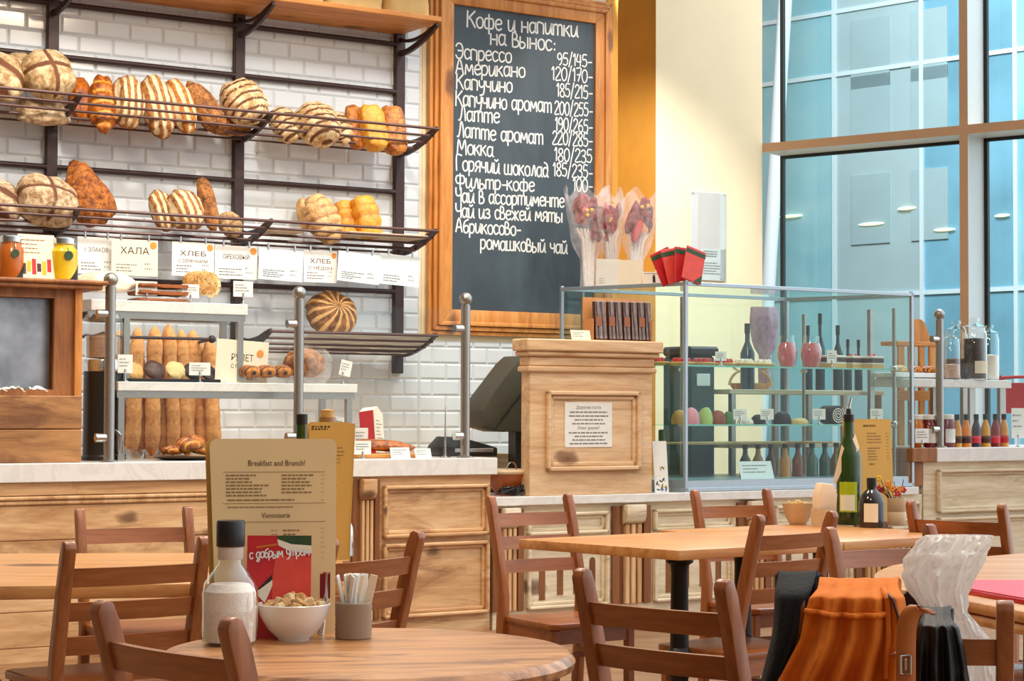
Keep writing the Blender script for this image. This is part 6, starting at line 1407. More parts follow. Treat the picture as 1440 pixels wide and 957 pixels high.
# ================================================================ DINING AREA
HT = .86                                                   # top of a chair back
def chair_proto(dz=0.0):
    t = thing('ladder_back_chair', 'x', 'chair', (0, 0, 0), 0, 'ladder back wooden chairs')
    W2 = .197
    def yb(z): return -.015 + (0 if z < .45 else .105 * ((z - .45) / .41) ** 1.15) + (.03 * (1 - z / .45) if z < .45 else 0)
    zs_ = [0, .15, .3, .45, .55, .65, .75, .82]
    for sx in (-1, 1):
        fr = [(yb(z) - .024, z) for z in zs_]; bk = [(yb(z) + (.024 if z < .7 else .021), z) for z in zs_]
        topc = yb(HT - .02); top = [(topc - .021, HT - .022), (topc - .015, HT - .006), (topc, HT), (topc + .014, HT - .006), (topc + .02, HT - .022)]
        m = MB(); m.prism(fr + top + bk[::-1], sx * W2 - .0165, sx * W2 + .0165, 'yz', None, .004); m.build('back_post', M_chair, t)
    for zc_ in (.757, .662, .567):
        m = MB(); hh_ = .026; n = 12; v = []
        for k in range(n + 1):
            x = -W2 + 2 * W2 * k / n; bow = .02 * (1 - (x / W2) ** 2)
            for zz in (-hh_, hh_):
                y = yb(zc_ + zz) + bow; v += [(x, y - .0085, zc_ + zz), (x, y + .0085, zc_ + zz)]
        f = []
        for k in range(n):
            a, b_ = 4 * k, 4 * k + 4; f += [(a, a + 1, b_ + 1, b_), (a + 2, b_ + 2, b_ + 3, a + 3), (a, b_, b_ + 2, a + 2), (a + 1, a + 3, b_ + 3, b_ + 1)]
        f += [(0, 2, 3, 1), (4 * n, 4 * n + 1, 4 * n + 3, 4 * n + 2)]
        m._add(v, f); m.build('back_slat', M_chair_x, t)
    m = MB(); m.prism([(-.2, .0), (-.215, -.38), (-.19, -.405), (.19, -.405), (.215, -.38), (.2, 0)], .435 - dz, .46 - dz, 'xy', None, .006); m.build('seat', M_chair_x, t)
    m = MB(); m.span((-.18, -.03, .375 - dz), (.18, -.012, .435 - dz)); m.span((-.18, -.375, .375 - dz), (.18, -.357, .435 - dz)); m.span((-.195, -.37, .375 - dz), (-.177, -.02, .435 - dz)); m.span((.177, -.37, .375 - dz), (.195, -.02, .435 - dz)); m.build('seat_rail', M_chair_x, t)
    for sx in (-1, 1): m = MB(); m.box((sx * .185, -.365, .2175 - dz / 2), (.036, .036, .435 - dz), .005); m.build('front_leg', M_chair, t)
    m = MB(); m.span((-.192, -.36, .2), (-.176, 0.0, .225)); m.span((.176, -.36, .2), (.192, 0.0, .225)); m.span((-.18, -.2, .203), (.18, -.18, .222)); m.build('stretcher', M_chair_x, t)
    return t
protos = {0: chair_proto(), 1: chair_proto(.09)}; used = {0: 0, 1: 0}
def chair(label, L, Rr, away, hz=HT, ang=None, low=0):
    a, b_ = P_z(L[0], L[1], hz), P_z(Rr[0], Rr[1], hz); mid = (a + b_) / 2; th = math.atan2(b_.y - a.y, b_.x - a.x) if ang is None else R(ang)
    if away: th += math.pi
    back = Vector((-math.sin(th), math.cos(th), 0)); base = mid - back * .09; base.z = 0
    t = protos[low] if used[low] == 0 else copy_tree(protos[low]); used[low] += 1
    t.location = base; t.rotation_euler = (0, 0, th); t['label'] = label
    print('chair', label[:30], round((b_ - a).length, 3), [round(v, 2) for v in base], round(math.degrees(th)))
    return t
chair('wooden ladder back chair at the far left, behind the long left table', (113, 713), (262, 711), False, ang=25)
chair('wooden ladder back chair before the long left table, back towards the viewer', (107, 760), (279, 753), True, ang=33)
chair('wooden ladder back chair nearest the viewer at the lower left corner', (131, 842), (333, 868), True)
chair('wooden ladder back chair in the middle, right behind the napkin cup', (440, 757), (613, 743), True)
chair('wooden ladder back chair before the low counter, left end behind the middle table', (685, 696), (801, 693), False, low=1)
chair('wooden ladder back chair behind the middle table, before the glass case', (975, 688), (1078, 686), False, low=1)
chair('wooden ladder back chair with back to the viewer beside the round near table', (817, 798), (1016, 813), True)
chair('wooden ladder back chair at the near side of the middle table', (1060, 723), (1180, 717), True, low=1)
chair('wooden ladder back chair behind the right table, left of the white plastic bag', (1160, 749), (1310, 744), False, hz=.84)
chair('wooden ladder back chair at the far right in front of the right counter', (1290, 703), (1398, 707), True)
chair('wooden ladder back chair with the orange jacket hung over it', (1120, 836), (1414, 843), True)

def tabletop(name, label, pts_or_r, z, th, mat, leg_at, rotz, loc, edge=.012, moulding=False, wide=.3):
    t = thing(name, label, 'table', loc, rotz)
    if isinstance(pts_or_r, float):
        r = pts_or_r; m = MB(); m.lathe([(.001, z - th), (r - .02, z - th), (r - .004, z - th + .006), (r, z - th * .45), (r - .006, z - .008), (r - .014, z - .001), (r - .03, z), (.001, z)], 72); m.build('tabletop', mat, t)
    else:
        m = MB(); m.prism(pts_or_r, z - th, z, 'xy', None, edge)
        m.build('tabletop', mat, t)
        if moulding:
            c_ = (sum(p[0] for p in pts_or_r) / len(pts_or_r), sum(p[1] for p in pts_or_r) / len(pts_or_r))
            m = MB(); m.prism([(c_[0] + (p[0] - c_[0]) * .985, c_[1] + (p[1] - c_[1]) * .985) for p in pts_or_r], z - th - .028, z - th - .001, 'xy', None, .01); m.build('edge_moulding', mat, t)
    for x, y in leg_at:
        m = MB(); m.lathe([(.03, .05), (.032, .1), (.032, .26), (.05, .29), (.056, .32), (.05, .35), (.034, .37), (.031, z - th - .06), (.034, z - th - .03), (.05, z - th - .02), (.05, z - th - .002)], 22, (x, y, 0)); m.build('pedestal', M_blackm, t)
        m = MB()
        for k in range(4):
            a = k * math.pi / 2 + .6; m.tube([(x, y, .07), (x + wide * .6 * math.cos(a), y + wide * .6 * math.sin(a), .045), (x + wide * math.cos(a), y + wide * math.sin(a), .014)], [.03, .024, .014], 10)
        m.build('foot', M_blackm, t)
    return t
ZN = .73
# near round table
cN = P_z(517, 914, ZN); rN = 291 * cN.y / F * 1.0
print('near table', cN, rN)
tabletop('round_table', 'round light oak table nearest the viewer holding the menu', rN, ZN, .038, M_table2, [(0, 0)], R(12), (cN.x, cN.y, 0))
# middle table: rectangle from its visible corners
def poly_table(name, label, px, z, th, leg_f, mat, edge=.005, moulding=False, round_=None):
    P = [P_z(x, y, z) for x, y in px]; return P
p1, p2, p3 = P_z(729, 757.5, ZN), P_z(955, 773.5, ZN), P_z(1186, 761, ZN)
p4 = p1 + (p3 - p2)
c0 = (p1 + p2 + p3 + p4) / 4; rz = math.atan2((p3 - p2).y, (p3 - p2).x); I_ = Matrix.Rotation(-rz, 3, 'Z')
pl_ = [(I_ @ (p - c0)) for p in (p1, p2, p3, p4)]; print('mid table', [(round(v.x, 2), round(v.y, 2)) for v in pl_])
lg = P_z(956, 795, ZN - .04); lg = I_ @ (lg - c0)
lga = pl_[1] * .62
tabletop('dining_table', 'rectangular light oak table in the middle with black pedestal legs', [(v.x, v.y) for v in pl_], ZN, .036, M_table, [(lga.x, lga.y), (pl_[2].x * .55, pl_[2].y * .3 + .05)], rz, (c0.x, c0.y, 0), .004, wide=.22)
# second table pushed against it, carrying the bottle and menu
dv = (p3 - p2).normalized(); q2_ = p3 + dv * .004; q3_ = P_z(1290, 751, ZN); ln = max(.8, (q3_ - p3).dot(dv)) ; q3_ = q2_ + dv * ln
wv = (p1 - p2); q1_ = q2_ + wv * 1.15; q4_ = q3_ + wv * 1.15; c2 = (q1_ + q2_ + q3_ + q4_) / 4
pl2 = [(I_ @ (p - c2)) for p in (q1_, q2_, q3_, q4_)]
tabletop('dining_table', 'light oak table carrying the green bottle and golden menu', [(v.x, v.y) for v in pl2], ZN, .036, M_table, [(0, 0)], rz, (c2.x, c2.y, 0), .004, wide=.2)
# long left table
ZLT = .72
l1, l2, l3, l4 = P_z(-70, 824, ZLT), P_z(482, 817, ZLT), P_z(482, 776, ZLT), P_z(-70, 778, ZLT)
c3 = (l1 + l2 + l3 + l4) / 4
tabletop('long_table', 'long honey coloured oak table at the left before the tall counter', [((p - c3).x, (p - c3).y) for p in (l1, l2, l3, l4)], ZLT, .04, wood('honey_oak_tabletop', srgb(186, 124, 66), srgb(216, 158, 96), srgb(230, 178, 118), 'x', .36, 8, 3, srgb(90, 48, 24), stretch=12, bmp=.05, coat=.25), [(-.5, 0), (.3, 0.1)], 0, (c3.x, c3.y, 0), .006)
# right table with moulded edge
rp = [(1225, 809), (1238, 818), (1260, 827), (1347, 841), (1430, 857)]
ZN4 = .77
pts = [P_z(x, y, ZN4) for x, y in rp]; dfr = (pts[-1] - pts[2]).normalized()
e1 = P_z(1262, 791, ZN4); e2 = P_z(1400, 780, ZN4); dbk = (e2 - e1).normalized()
pts.append(pts[2] + dfr * .95); pts.append(pts[-1] + dbk * .8 + dfr * .0); pts.append(e1 + dbk * 1.05); pts += [e2, e1, P_z(1236, 799, ZN4)]
for _k in range(2):
    pts = [q for i in range(len(pts)) for q in (pts[i].lerp(pts[(i + 1) % len(pts)], .25), pts[i].lerp(pts[(i + 1) % len(pts)], .75))]
pts = [Vector((p.x, p.y, 0)) for p in pts]; c4 = sum(pts, Vector()) / len(pts); c4.z = 0
tabletop('corner_table', 'oak table with thick moulded rounded edge at the right under the red folder', [((p - c4).x, (p - c4).y) for p in pts], ZN4, .03, M_table, [(0.15, 0.1)], 0, (c4.x, c4.y, 0), .01, True)

# ---------------------------------------------------------------- things on the near table
def nz(px, py, z=ZN): return P_z(px, py, z)
def unit(p): return p.y / F
# menu: two stiff cards back to back, standing
b0, b1 = nz(305, 893), nz(470, 889); bm_ = (b0 + b1) / 2; s = unit(bm_)
mn = thing('menu', 'cream breakfast menu card standing upright on the round near table', 'menu', bm_, rot=(0, 0, math.atan2(b1.y - b0.y, b1.x - b0.x)))
mw0, mw1, mh = 166 * s, 172 * s, 273 * s
def mcard(mb, dx, y, tl_, wq=1.0):
    cr = .016; o = [(-mw0 / 2 + dx, 0), (mw0 / 2 + dx, 0)]; rx, lx = mw1 / 2 - 2 * s + dx - .012, -mw1 / 2 - 7 * s + dx + .0
    o += [(rx + cr * math.cos(a), mh - cr + cr * math.sin(a)) for a in [0, .5, 1.05, 1.57]] + [(lx + cr - cr * math.sin(a), mh - cr + cr * math.cos(a)) for a in [0, .5, 1.05, 1.57]]
    mb.prism(o, y, y + .003, 'xz', Matrix.Rotation(R(tl_), 4, 'X'))
m = MB(); mcard(m, 0, 0, -4); cream_sheet = m.build('front_card', M_menu, mn)
m = MB(); mcard(m, -.008, .035, -1.5); m.build('back_card', M_menu_g, mn)
Mt = Matrix.Rotation(R(-4), 4, 'X') @ Matrix.Translation((-4 * s, -.0004, 0))
m = MB(); type_into(m, 'Breakfast and Brunch!', 11.5 * s, 80 * s, 5 * s, mh - 38 * s, Mt); m.build('heading_lettering', M_ink, cream_sheet, recalc=False); m = MB(); type_into(m, 'Viennoiserie', 10.5 * s, 40 * s, 4 * s, mh - 111 * s, Mt); m.build('heading_lettering', M_ink, cream_sheet, recalc=False)
m = MB()
for x0, x1, z0, z1, n in ((-66, -6, 82, 49, 7), (12, 62, 78, 49, 6)):
    m = MB(); print_lines(m, x0 * s, x1 * s, mh - z0 * s, mh - z1 * s, n, 2.0 * s, Mt, n, (.55, 1)); m.build('small_print', M_ink_l, cream_sheet, recalc=False)
m = MB(); print_lines(m, -64 * s, 30 * s, mh - 88 * s, mh - 84 * s, 1, 2 * s, Mt, 3, (1, 1)); print_lines(m, -64 * s, 28 * s, mh - 98 * s, mh - 94 * s, 1, 1.4 * s, Mt, 4, (1, 1)); m.build('small_print', M_ink_l, cream_sheet, recalc=False); m = MB(); print_lines(m, -2 * s, 6 * s, mh - 172 * s, mh - 126 * s, 8, 2 * s, Mt, 2, (1, 1)); m.build('small_print', M_ink_l, cream_sheet, recalc=False); m = MB(); print_lines(m, 14 * s, 52 * s, mh - 230 * s, mh - 126 * s, 18, 2 * s, Mt, 12, (.3, 1)); m.build('small_print', M_ink_l, cream_sheet, recalc=False); m = MB()
for zz in (51, 57, 63, 69, 75, 86, 126, 132, 139, 146, 152, 160, 168, 190, 200, 210, 220): print_lines(m, 68 * s, 72 * s, mh - (zz + 1) * s, mh - zz * s, 1, 2 * s, Mt, zz, (1, 1))
m.build('small_print', M_ink_l, cream_sheet, recalc=False)
m = MB()
for zz in (47, 91, 117):
    m = MB(); m.span((-70 * s, -.0006, mh - zz * s), (74 * s, -.0003, mh - (zz - .6) * s), M=Mt); m.build('rule_line', M_ink_l, cream_sheet)
# red leaflet in front of the menu
p = nz(396, 897); s = unit(p)
lf = thing('red_leaflet', 'red leaflet with white script leaning on the cream menu', 'leaflet', p, rot=(R(-4), 0, R(2)))
x0, x1, h0 = -50 * s, 40 * s, 143 * s
m = MB(); m.mi = 0; m.span((x0, 0, 0), (x1, .002, h0)); m.build('sheet', M_red, lf)
m = MB(); m.mi = 0; m.prism([(-8 * s, h0), (x1, h0), (x1, h0 - 14 * s), (12 * s, h0 - 12 * s), (-8 * s, h0 - 5 * s)], -.001, 0, 'xz'); m.mi = 1; m.prism([(-8 * s, h0 - 5 * s), (12 * s, h0 - 12 * s), (x1, h0 - 14 * s), (x1, h0 - 25 * s), (10 * s, h0 - 22 * s), (-6 * s, h0 - 14 * s)], -.001, 0, 'xz')
m.mi = 2; m.prism([(-10 * s, h0 - 28 * s), (x1, h0 - 30 * s), (x1, h0 - 86 * s), (-14 * s, h0 - 90 * s), (-14 * s, h0 - 60 * s)], -.001, 0, 'xz'); m.mi = 3; m.prism([(x0 + 14 * s, h0 - 76 * s), (-14 * s, h0 - 54 * s), (-14 * s, h0 - 60 * s), (x0 + 16 * s, h0 - 90 * s)], -.001, 0, 'xz'); m.mi = 1; m.prism([(x0 + 12 * s, h0 - 80 * s), (-14 * s, h0 - 62 * s), (-14 * s, h0 - 70 * s), (x0 + 26 * s, h0 - 94 * s)], -.0012, 0, 'xz')
m.mi = 4; m.prism([(x0 + 13 * s, h0 - 15 * s), (-8 * s, h0 - 11 * s), (-8 * s, h0 - 14 * s), (x0 + 13 * s, h0 - 18 * s)], -.0012, 0, 'xz')
m.build('printed_picture', [M_dkgreen, M_paper_c, M_red_l, M_choc_d, plain('amber_print', srgb(206, 110, 40), .5)], lf)
m = MB(); txt = 'с gобрым утром'
chalk_line(m, txt, (x0 + 4 * s, h0 - 33 * s), (x1 - 3 * s, h0 - 27 * s), 8.5 * s, 1.7 * s, .1, 5); m.build('white_script', M_chalk, lf, (0, -.0016, 0), recalc=False)
# salt bottle
p = nz(323, 905); s = unit(p)
sb = thing('salt_grinder', 'glass bottle of coarse salt with black cap on the near table', 'grinder', p, 0)
m = MB(); m.lathe([(.001, 0), (36 * s, 0), (39 * s, 4 * s), (39 * s, 72 * s), (36 * s, 86 * s), (24 * s, 102 * s), (16.5 * s, 112 * s), (15.5 * s, 122 * s), (16.5 * s, 137 * s)], 36); m.build('glass_body', M_glass, sb)
m = MB(); m.lathe([(.001, 3 * s), (36 * s, 5 * s), (37 * s, 60 * s), (35.5 * s, 74 * s), (27 * s, 84 * s), (.001, 86 * s)], 32); m.build('coarse_salt', M_salt, sb)
m = MB(); m.lathe([(17 * s, 118 * s), (18 * s, 120 * s), (18 * s, 137 * s), (17 * s, 138 * s)], 32); m.build('grinder_collar', plain('frosted_collar', srgb(206, 196, 186), .3, 0, .06, 40), sb)
m = MB(); m.lathe([(19.5 * s, 136 * s), (20 * s, 138 * s), (20 * s, 170 * s), (18.5 * s, 172.5 * s), (.001, 173 * s)], 36); m.build('black_cap', M_black, sb)
m = MB(); m.grid(lambda a, b_: (39.4 * s * math.sin((a - .5) * 2), -39.4 * s * math.cos((a - .5) * 2), (6 + 42 * b_) * s), 16, 1); m.build('clear_label', film('faint_label', srgb(220, 206, 190), .35, .4), sb)
# sugar bowl
p = nz(413, 899); s = unit(p)
bo = thing('sugar_bowl', 'white ceramic bowl of brown sugar cubes on the near table', 'bowl', p, 0)
m = MB(); m.lathe([(.001, 0), (22 * s, 0), (23 * s, 3 * s), (36 * s, 15 * s), (47 * s, 33 * s), (51.5 * s, 50 * s), (50.3 * s, 51 * s), (45 * s, 34 * s), (34 * s, 18 * s), (.001, 8 * s)], 40); m.build('bowl', M_ceram, bo)
M_sug = plain('brown_sugar', srgb(206, 158, 100), .8, 0, .18, 160, .6); M_sug2 = plain('pale_sugar', srgb(228, 196, 146), .8, 0, .14, 160, .6)
q_ = random.Random(5); gs = 'brown sugar cubes in the white bowl'; nsug = 0
for ring, n, rr, z in ((0, 9, 35, 47), (1, 6, 20, 52), (2, 3, 9, 58)):
    for k in range(n):
        a = 2 * math.pi * k / n + ring; m = MB(); m.box((0, 0, 0), (15 * s, 13 * s, 12 * s), .0025)
        for v in m.bm.verts: v.co += Vector((noise.noise(v.co * 300), noise.noise(v.co * 310 + Vector((3, 0, 0))), 0)) * .001
        o = m.build('sugar_cube', M_sug if (k + ring) % 3 else M_sug2, None, p + Vector((rr * s * math.cos(a), rr * s * math.sin(a), z * s)), (q_.uniform(-.5, .5), q_.uniform(-.5, .5), q_.uniform(0, 3)))
        tag(o, 'rough brown sugar cube heaped in the white bowl', 'sugar cube', gs)
# cup of sugar sticks
p = nz(497, 897); s = unit(p)
cu_ = thing('stick_holder', 'ribbed taupe ceramic cup holding white paper sticks on the near table', 'cup', p, 0)
prof = [(.001, 0), (24 * s, 0), (25.5 * s, 2 * s)] + [(25.5 * s + (.5 if k % 2 else -.3) * s, (3 + k * 3.2) * s) for k in range(14)] + [(25 * s, 50 * s), (23 * s, 51 * s), (22 * s, 46 * s), (21 * s, 6 * s), (.001, 5 * s)]
m = MB(); m.lathe(prof, 36); m.build('cup', M_ceram_g, cu_)
gq_ = 'paper sugar sticks in the taupe cup'
for k in range(18):
    a = 2 * math.pi * k / 18 + .2; rr = 15 * s * (1, .72, .4)[k % 3]; m = MB(); m.box((0, 0, 42 * s), (11 * s, 2.5 * s, 80 * s), .001)
    lean = 13 * (1, .65, .25)[k % 3]
    o = m.build('sugar_stick', M_paper if k % 4 else M_napkin, None, p + Vector((rr * math.cos(a) * .7, rr * math.sin(a) * .7, 8 * s)), None)
    o.rotation_euler = (R(-lean * math.sin(a)), R(lean * math.cos(a)), a * .6)
    tag(o, 'white paper sugar stick standing in the ribbed taupe cup', 'sugar stick', gq_)
p = nz(452, 893); s = unit(p)
kn = thing('fork', 'steel and red handled cutlery piece propped in the sugar bowl', 'cutlery', p, 0)
m = MB(); m.tube([(-1 * s, 0, 1 * s), (3 * s, 0, 30 * s), (5 * s, .004, 60 * s), (6 * s, .006, 88 * s)], [5 * s, 4 * s, 4.5 * s, 6 * s], 10); m.build('handle', M_chrome, kn)
m = MB(); m.span((-.004, -.004, 52 * s), (.012 - .008, -.002, 86 * s)); m.span((9 * s, -.004, 52 * s), (12 * s, -.002, 86 * s)); m.build('red_strip', M_darkred, kn)

# ---------------------------------------------------------------- second menu group on the long table
p0, p1_ = P_z(437, 789, ZLT), P_z(489, 785, ZLT); pm = (p0 + p1_) / 2; s = unit(pm)
m2 = thing('menu', 'golden menu card standing behind the cream menu on the long table', 'menu', pm, rot=(0, 0, R(18)))
w_, h_ = 60 * s, 193 * s
m = MB(); m.prism([(-w_ / 2, 0), (w_ / 2 - 4 * s, 0), (w_ / 2 + 2 * s, h_ - 4 * s), (w_ / 2 - 4 * s, h_), (-w_ / 2, h_)], 0, .003, 'xz'); amber_sheet = m.build('front_card', M_menu_g, m2)
m = MB(); m.prism([(-w_ / 2, 0), (w_ / 2 + 2 * s, 0), (w_ / 2 + 9 * s, h_ - 2 * s), (-w_ / 2, h_ - 2 * s)], .03, .033, 'xz'); m.build('back_card', M_menu_g, m2)
m = MB(); print_lines(m, -w_ * .45, w_ * .0, h_ * .94, h_ * .975, 2, 2.4 * s, None, 2, (.8, 1)); m.build('heading_lettering', M_ink, amber_sheet, recalc=False)
m = MB(); print_lines(m, -w_ * .4, w_ * .35, h_ * .5, h_ * .88, 14, 1.4 * s, None, 8); m.build('small_print', M_ink_l, amber_sheet, recalc=False)
def bottle(name, label, p, prof, mat, cap=None, lab=None, cat='bottle', capmat=None, labmat=None):
    t = thing(name, label, cat, p, 0); m = MB(); m.lathe(prof, 30); m.build('glass_body', mat, t)
    if cap: m = MB(); m.lathe(cap, 24); m.build('cap', capmat or M_black, t)
    if lab:
        r, z0, z1, sp = lab; m = MB(); m.grid(lambda a, b_: (r * math.sin((a - .5) * sp - .25), -r * math.cos((a - .5) * sp - .25), z0 + (z1 - z0) * b_), 14, 1); m.build('paper_label', labmat or M_paper_c, t)
    return t
p = P_z(423, 783, ZLT); s = unit(p)
bottle('olive_oil_bottle', 'dark green bottle half hidden between the cream and golden menus', p, [(.001, 0), (13 * s, 0), (14 * s, 4 * s), (14 * s, 120 * s), (8 * s, 160 * s), (7.5 * s, 186 * s)], M_grnglass, [(8.2 * s, 186 * s), (8.2 * s, 200 * s), (.001, 201 * s)])
p = P_z(459, 779, ZLT); s = unit(p)
cj = thing('cork_bottle', 'amber bottle with cork stopper peeping over the golden menu', 'bottle', p, 0)
m = MB(); m.lathe([(.001, 0), (16 * s, 0), (16 * s, 130 * s), (13 * s, 170 * s), (12 * s, 192 * s)], 24); m.build('glass_body', plain('amber_glass', srgb(150, 110, 60), .1, 0, .1, 10, spec=.7), cj)
m = MB(); m.lathe([(9 * s, 190 * s), (10 * s, 202 * s), (.001, 203 * s)], 18); m.build('cork', M_cookie, cj)
p = P_z(487, 781, ZLT); s = unit(p)
m = MB(); m.lathe([(.001, 0), (10 * s, 0), (10 * s, 28 * s), (9 * s, 40 * s), (5 * s, 51 * s), (.001, 54 * s)], 24); tag(m.build('steel_shaker', M_chrome, None, p), 'domed steel shaker at the right end of the long table', 'shaker')
# ---------------------------------------------------------------- on the second table
p = P_z(1122, 737, ZN); s = unit(p)
b2 = thing('bowl', 'small beige stoneware bowl on the middle table', 'bowl', p, 0)
m = MB(); m.lathe([(.001, 0), (11 * s, 0), (17 * s, 10 * s), (22.5 * s, 30 * s), (21.5 * s, 30 * s), (15 * s, 10 * s), (.001, 5 * s)], 30); m.build('bowl', M_ceram_t, b2)
g22 = 'brown sugar cubes in the beige bowl'
for k in range(9):
    a = k * .7; m = MB(); m.box((0, 0, 0), (7.5 * s, 6 * s, 6 * s), .002)
    tag(m.build('sugar_cube', M_sug if k % 2 else M_cookie_l, None, p + Vector((12 * s * math.cos(a) * (k > 0), 12 * s * math.sin(a) * (k > 0), (28 + (k == 0) * 3) * s)), (k * .3, k * .2, k)), 'brown sugar cube in the small beige bowl', 'sugar cube', g22)
p = P_z(1158, 740, ZN); s = unit(p)
c2_ = thing('stick_holder', 'beige stoneware cup with folded napkins on the middle table', 'cup', p, 0)
m = MB(); m.lathe([(.001, 0), (16.5 * s, 0), (17.5 * s, 25 * s), (16.3 * s, 25 * s), (15 * s, 4 * s), (.001, 3 * s)], 28); m.build('cup', M_ceram_t, c2_)
nk = MB(); nk.prism([(-14 * s, 0), (15 * s, 0), (16 * s, 40 * s), (9 * s, 54 * s), (-10 * s, 55 * s), (-15 * s, 38 * s)], -9 * s, 9 * s, 'xz', None, .006)
nk.build('n', M_napkin); nk_o = bpy.data.objects['n']; nk_o.name = 'folded_napkin'; nk_o.location = p + Vector((0, 0, 6 * s)); nk_o.rotation_euler = (0, R(3), R(25)); tag(nk_o, 'wad of folded paper napkins standing in the beige cup', 'napkin')
p = P_z(1194, 737, ZN); s = unit(p)
go = bottle('olive_oil_bottle', 'tall dark green oil bottle with yellow lower part and paper collar', p, [(.001, 0), (16.5 * s, 0), (17.5 * s, 3 * s), (17.5 * s, 94 * s), (15 * s, 106 * s), (8 * s, 124 * s), (7 * s, 142 * s), (7 * s, 150 * s)], M_grnglass, [(7.5 * s, 144 * s), (7.5 * s, 154 * s), (4 * s, 155 * s), (3 * s, 162 * s), (.001, 163 * s)], (17.7 * s, 18 * s, 60 * s, 1.5), labmat=M_oil)
m = MB(); m.grid(lambda a, b_: (17.9 * s * math.sin((a - .5) * 1.2 - .3), -17.9 * s * math.cos((a - .5) * 1.2 - .3), (20 + 22 * b_) * s), 10, 1); m.build('pale_label', M_paper_c, go)
m = MB(); m.tube([(0, 0, 158 * s), (1 * s, 0, 168 * s), (4 * s, 0, 178 * s)], [2.6 * s, 2 * s, 1.4 * s], 8); m.build('pourer_spout', M_chrome, go)
def coll(a, b_):
    an = -2.4 + 3.4 * a; r = (9.5 + 6.5 * b_) * s; return (r * math.sin(an), -r * math.cos(an), (124 - 20 * b_ - 8 * math.cos(an) + 9 * math.sin(an)) * s)
m = MB(); m.grid(coll, 20, 4, None, .001); m.prism([(-12 * s, 112 * s), (0 * s, 92 * s), (-6 * s, 88 * s), (-21 * s, 56 * s), (-24 * s, 62 * s), (-14 * s, 104 * s)], -12 * s, -11.2 * s, 'xz'); m.build('paper_collar', M_napkin, go)
p = P_z(1226, 741, ZN); s = unit(p)
bottle('vinegar_bottle', 'short dark bottle with cream label before the golden menu', p, [(.001, 0), (18 * s, 0), (18.5 * s, 3 * s), (18.5 * s, 34 * s), (14 * s, 46 * s), (7 * s, 53 * s), (6.5 * s, 58 * s)], M_dkglass, [(7 * s, 56 * s), (7 * s, 69 * s), (.001, 70 * s)], (18.8 * s, 8 * s, 34 * s, 1.1))
a0, a1 = P_z(1185, 736, ZN), P_z(1276, 732, ZN); am = (a0 + a1) / 2; s = unit(am)
m3 = thing('menu', 'golden menu card standing behind the green bottle on the second table', 'menu', am, rot=(0, 0, math.atan2(a1.y - a0.y, a1.x - a0.x)))
w_, h_ = 90 * s, 144 * s
m = MB(); m.prism([(-w_ / 2, 0), (w_ / 2 - 6 * s, 0), (w_ / 2 - 3 * s, h_), (-w_ / 2 + 2 * s, h_ - 2 * s)], 0, .003, 'xz', Matrix.Rotation(R(-4), 4, 'X')); honey_sheet = m.build('front_card', M_menu_g, m3)
m = MB(); m.prism([(-w_ / 2, 0), (w_ / 2, 0), (w_ / 2 + 4 * s, h_ + 1 * s), (-w_ / 2 - 1 * s, h_ + 1 * s)], .04, .043, 'xz', Matrix.Rotation(R(-2), 4, 'X')); m.build('back_card', M_menu_g, m3)
Mt = Matrix.Rotation(R(-4), 4, 'X') @ Matrix.Translation((0, -.0004, 0))
m = MB(); print_lines(m, -14 * s, 10 * s, h_ - 10 * s, h_ - 7 * s, 1, 2.6 * s, Mt, 1, (1, 1)); print_lines(m, -6 * s, 4 * s, h_ - 64 * s, h_ - 61 * s, 1, 2.4 * s, Mt, 1, (1, 1)); m.build('heading_lettering', M_ink, honey_sheet, recalc=False)
m = MB(); print_lines(m, -8 * s, 22 * s, h_ - 34 * s, h_ - 17 * s, 4, 1.3 * s, Mt, 4); m.build('small_print', M_ink_l, honey_sheet, recalc=False); m = MB(); print_lines(m, -8 * s, 22 * s, h_ - 58 * s, h_ - 38 * s, 5, 1.3 * s, Mt, 5); m.build('small_print', M_ink_l, honey_sheet, recalc=False); m = MB(); print_lines(m, 30 * s, 35 * s, h_ - 58 * s, h_ - 17 * s, 9, 1.3 * s, Mt, 6, (1, 1)); m.build('small_print', M_ink_l, honey_sheet, recalc=False)
p = P_z(1261, 738, ZN); s = unit(p)
fv = thing('flower_cup', 'ribbed pale cup with dried orange and red flowers on the second table', 'vase', p, 0)
m = MB(); m.lathe([(.001, 0), (12 * s, 0), (13 * s, 2 * s), (13 * s, 18 * s), (12.4 * s, 19 * s), (13 * s, 20 * s), (13 * s, 38 * s), (11.5 * s, 38 * s), (11 * s, 4 * s), (.001, 3 * s)], 28); m.build('cup', M_ceram_t, fv)
q_ = random.Random(12); m = MB()
for k in range(12):
    e = (q_.uniform(-26, 12) * s, q_.uniform(-8, 8) * s, q_.uniform(46, 68) * s); m.tube([(0, 0, 8 * s), (e[0] * .4, e[1] * .4, 34 * s), e], .0016, 6)
m.build('twigs', M_choc_d, fv)
for k in range(10):
    m = MB(); c_ = (q_.uniform(-26, 10) * s, q_.uniform(-10, 4) * s, q_.uniform(40, 66) * s)
    for j in range(5): a = j * 1.256; m.ball((c_[0] + 2.6 * s * math.cos(a), c_[1] - 1 * s, c_[2] + 2.6 * s * math.sin(a)), (2.2 * s, 1.2 * s, 2.2 * s), 8)
    m.build('dried_flower', (M_red, M_orange, M_darkred, M_mustard)[k % 4], fv)

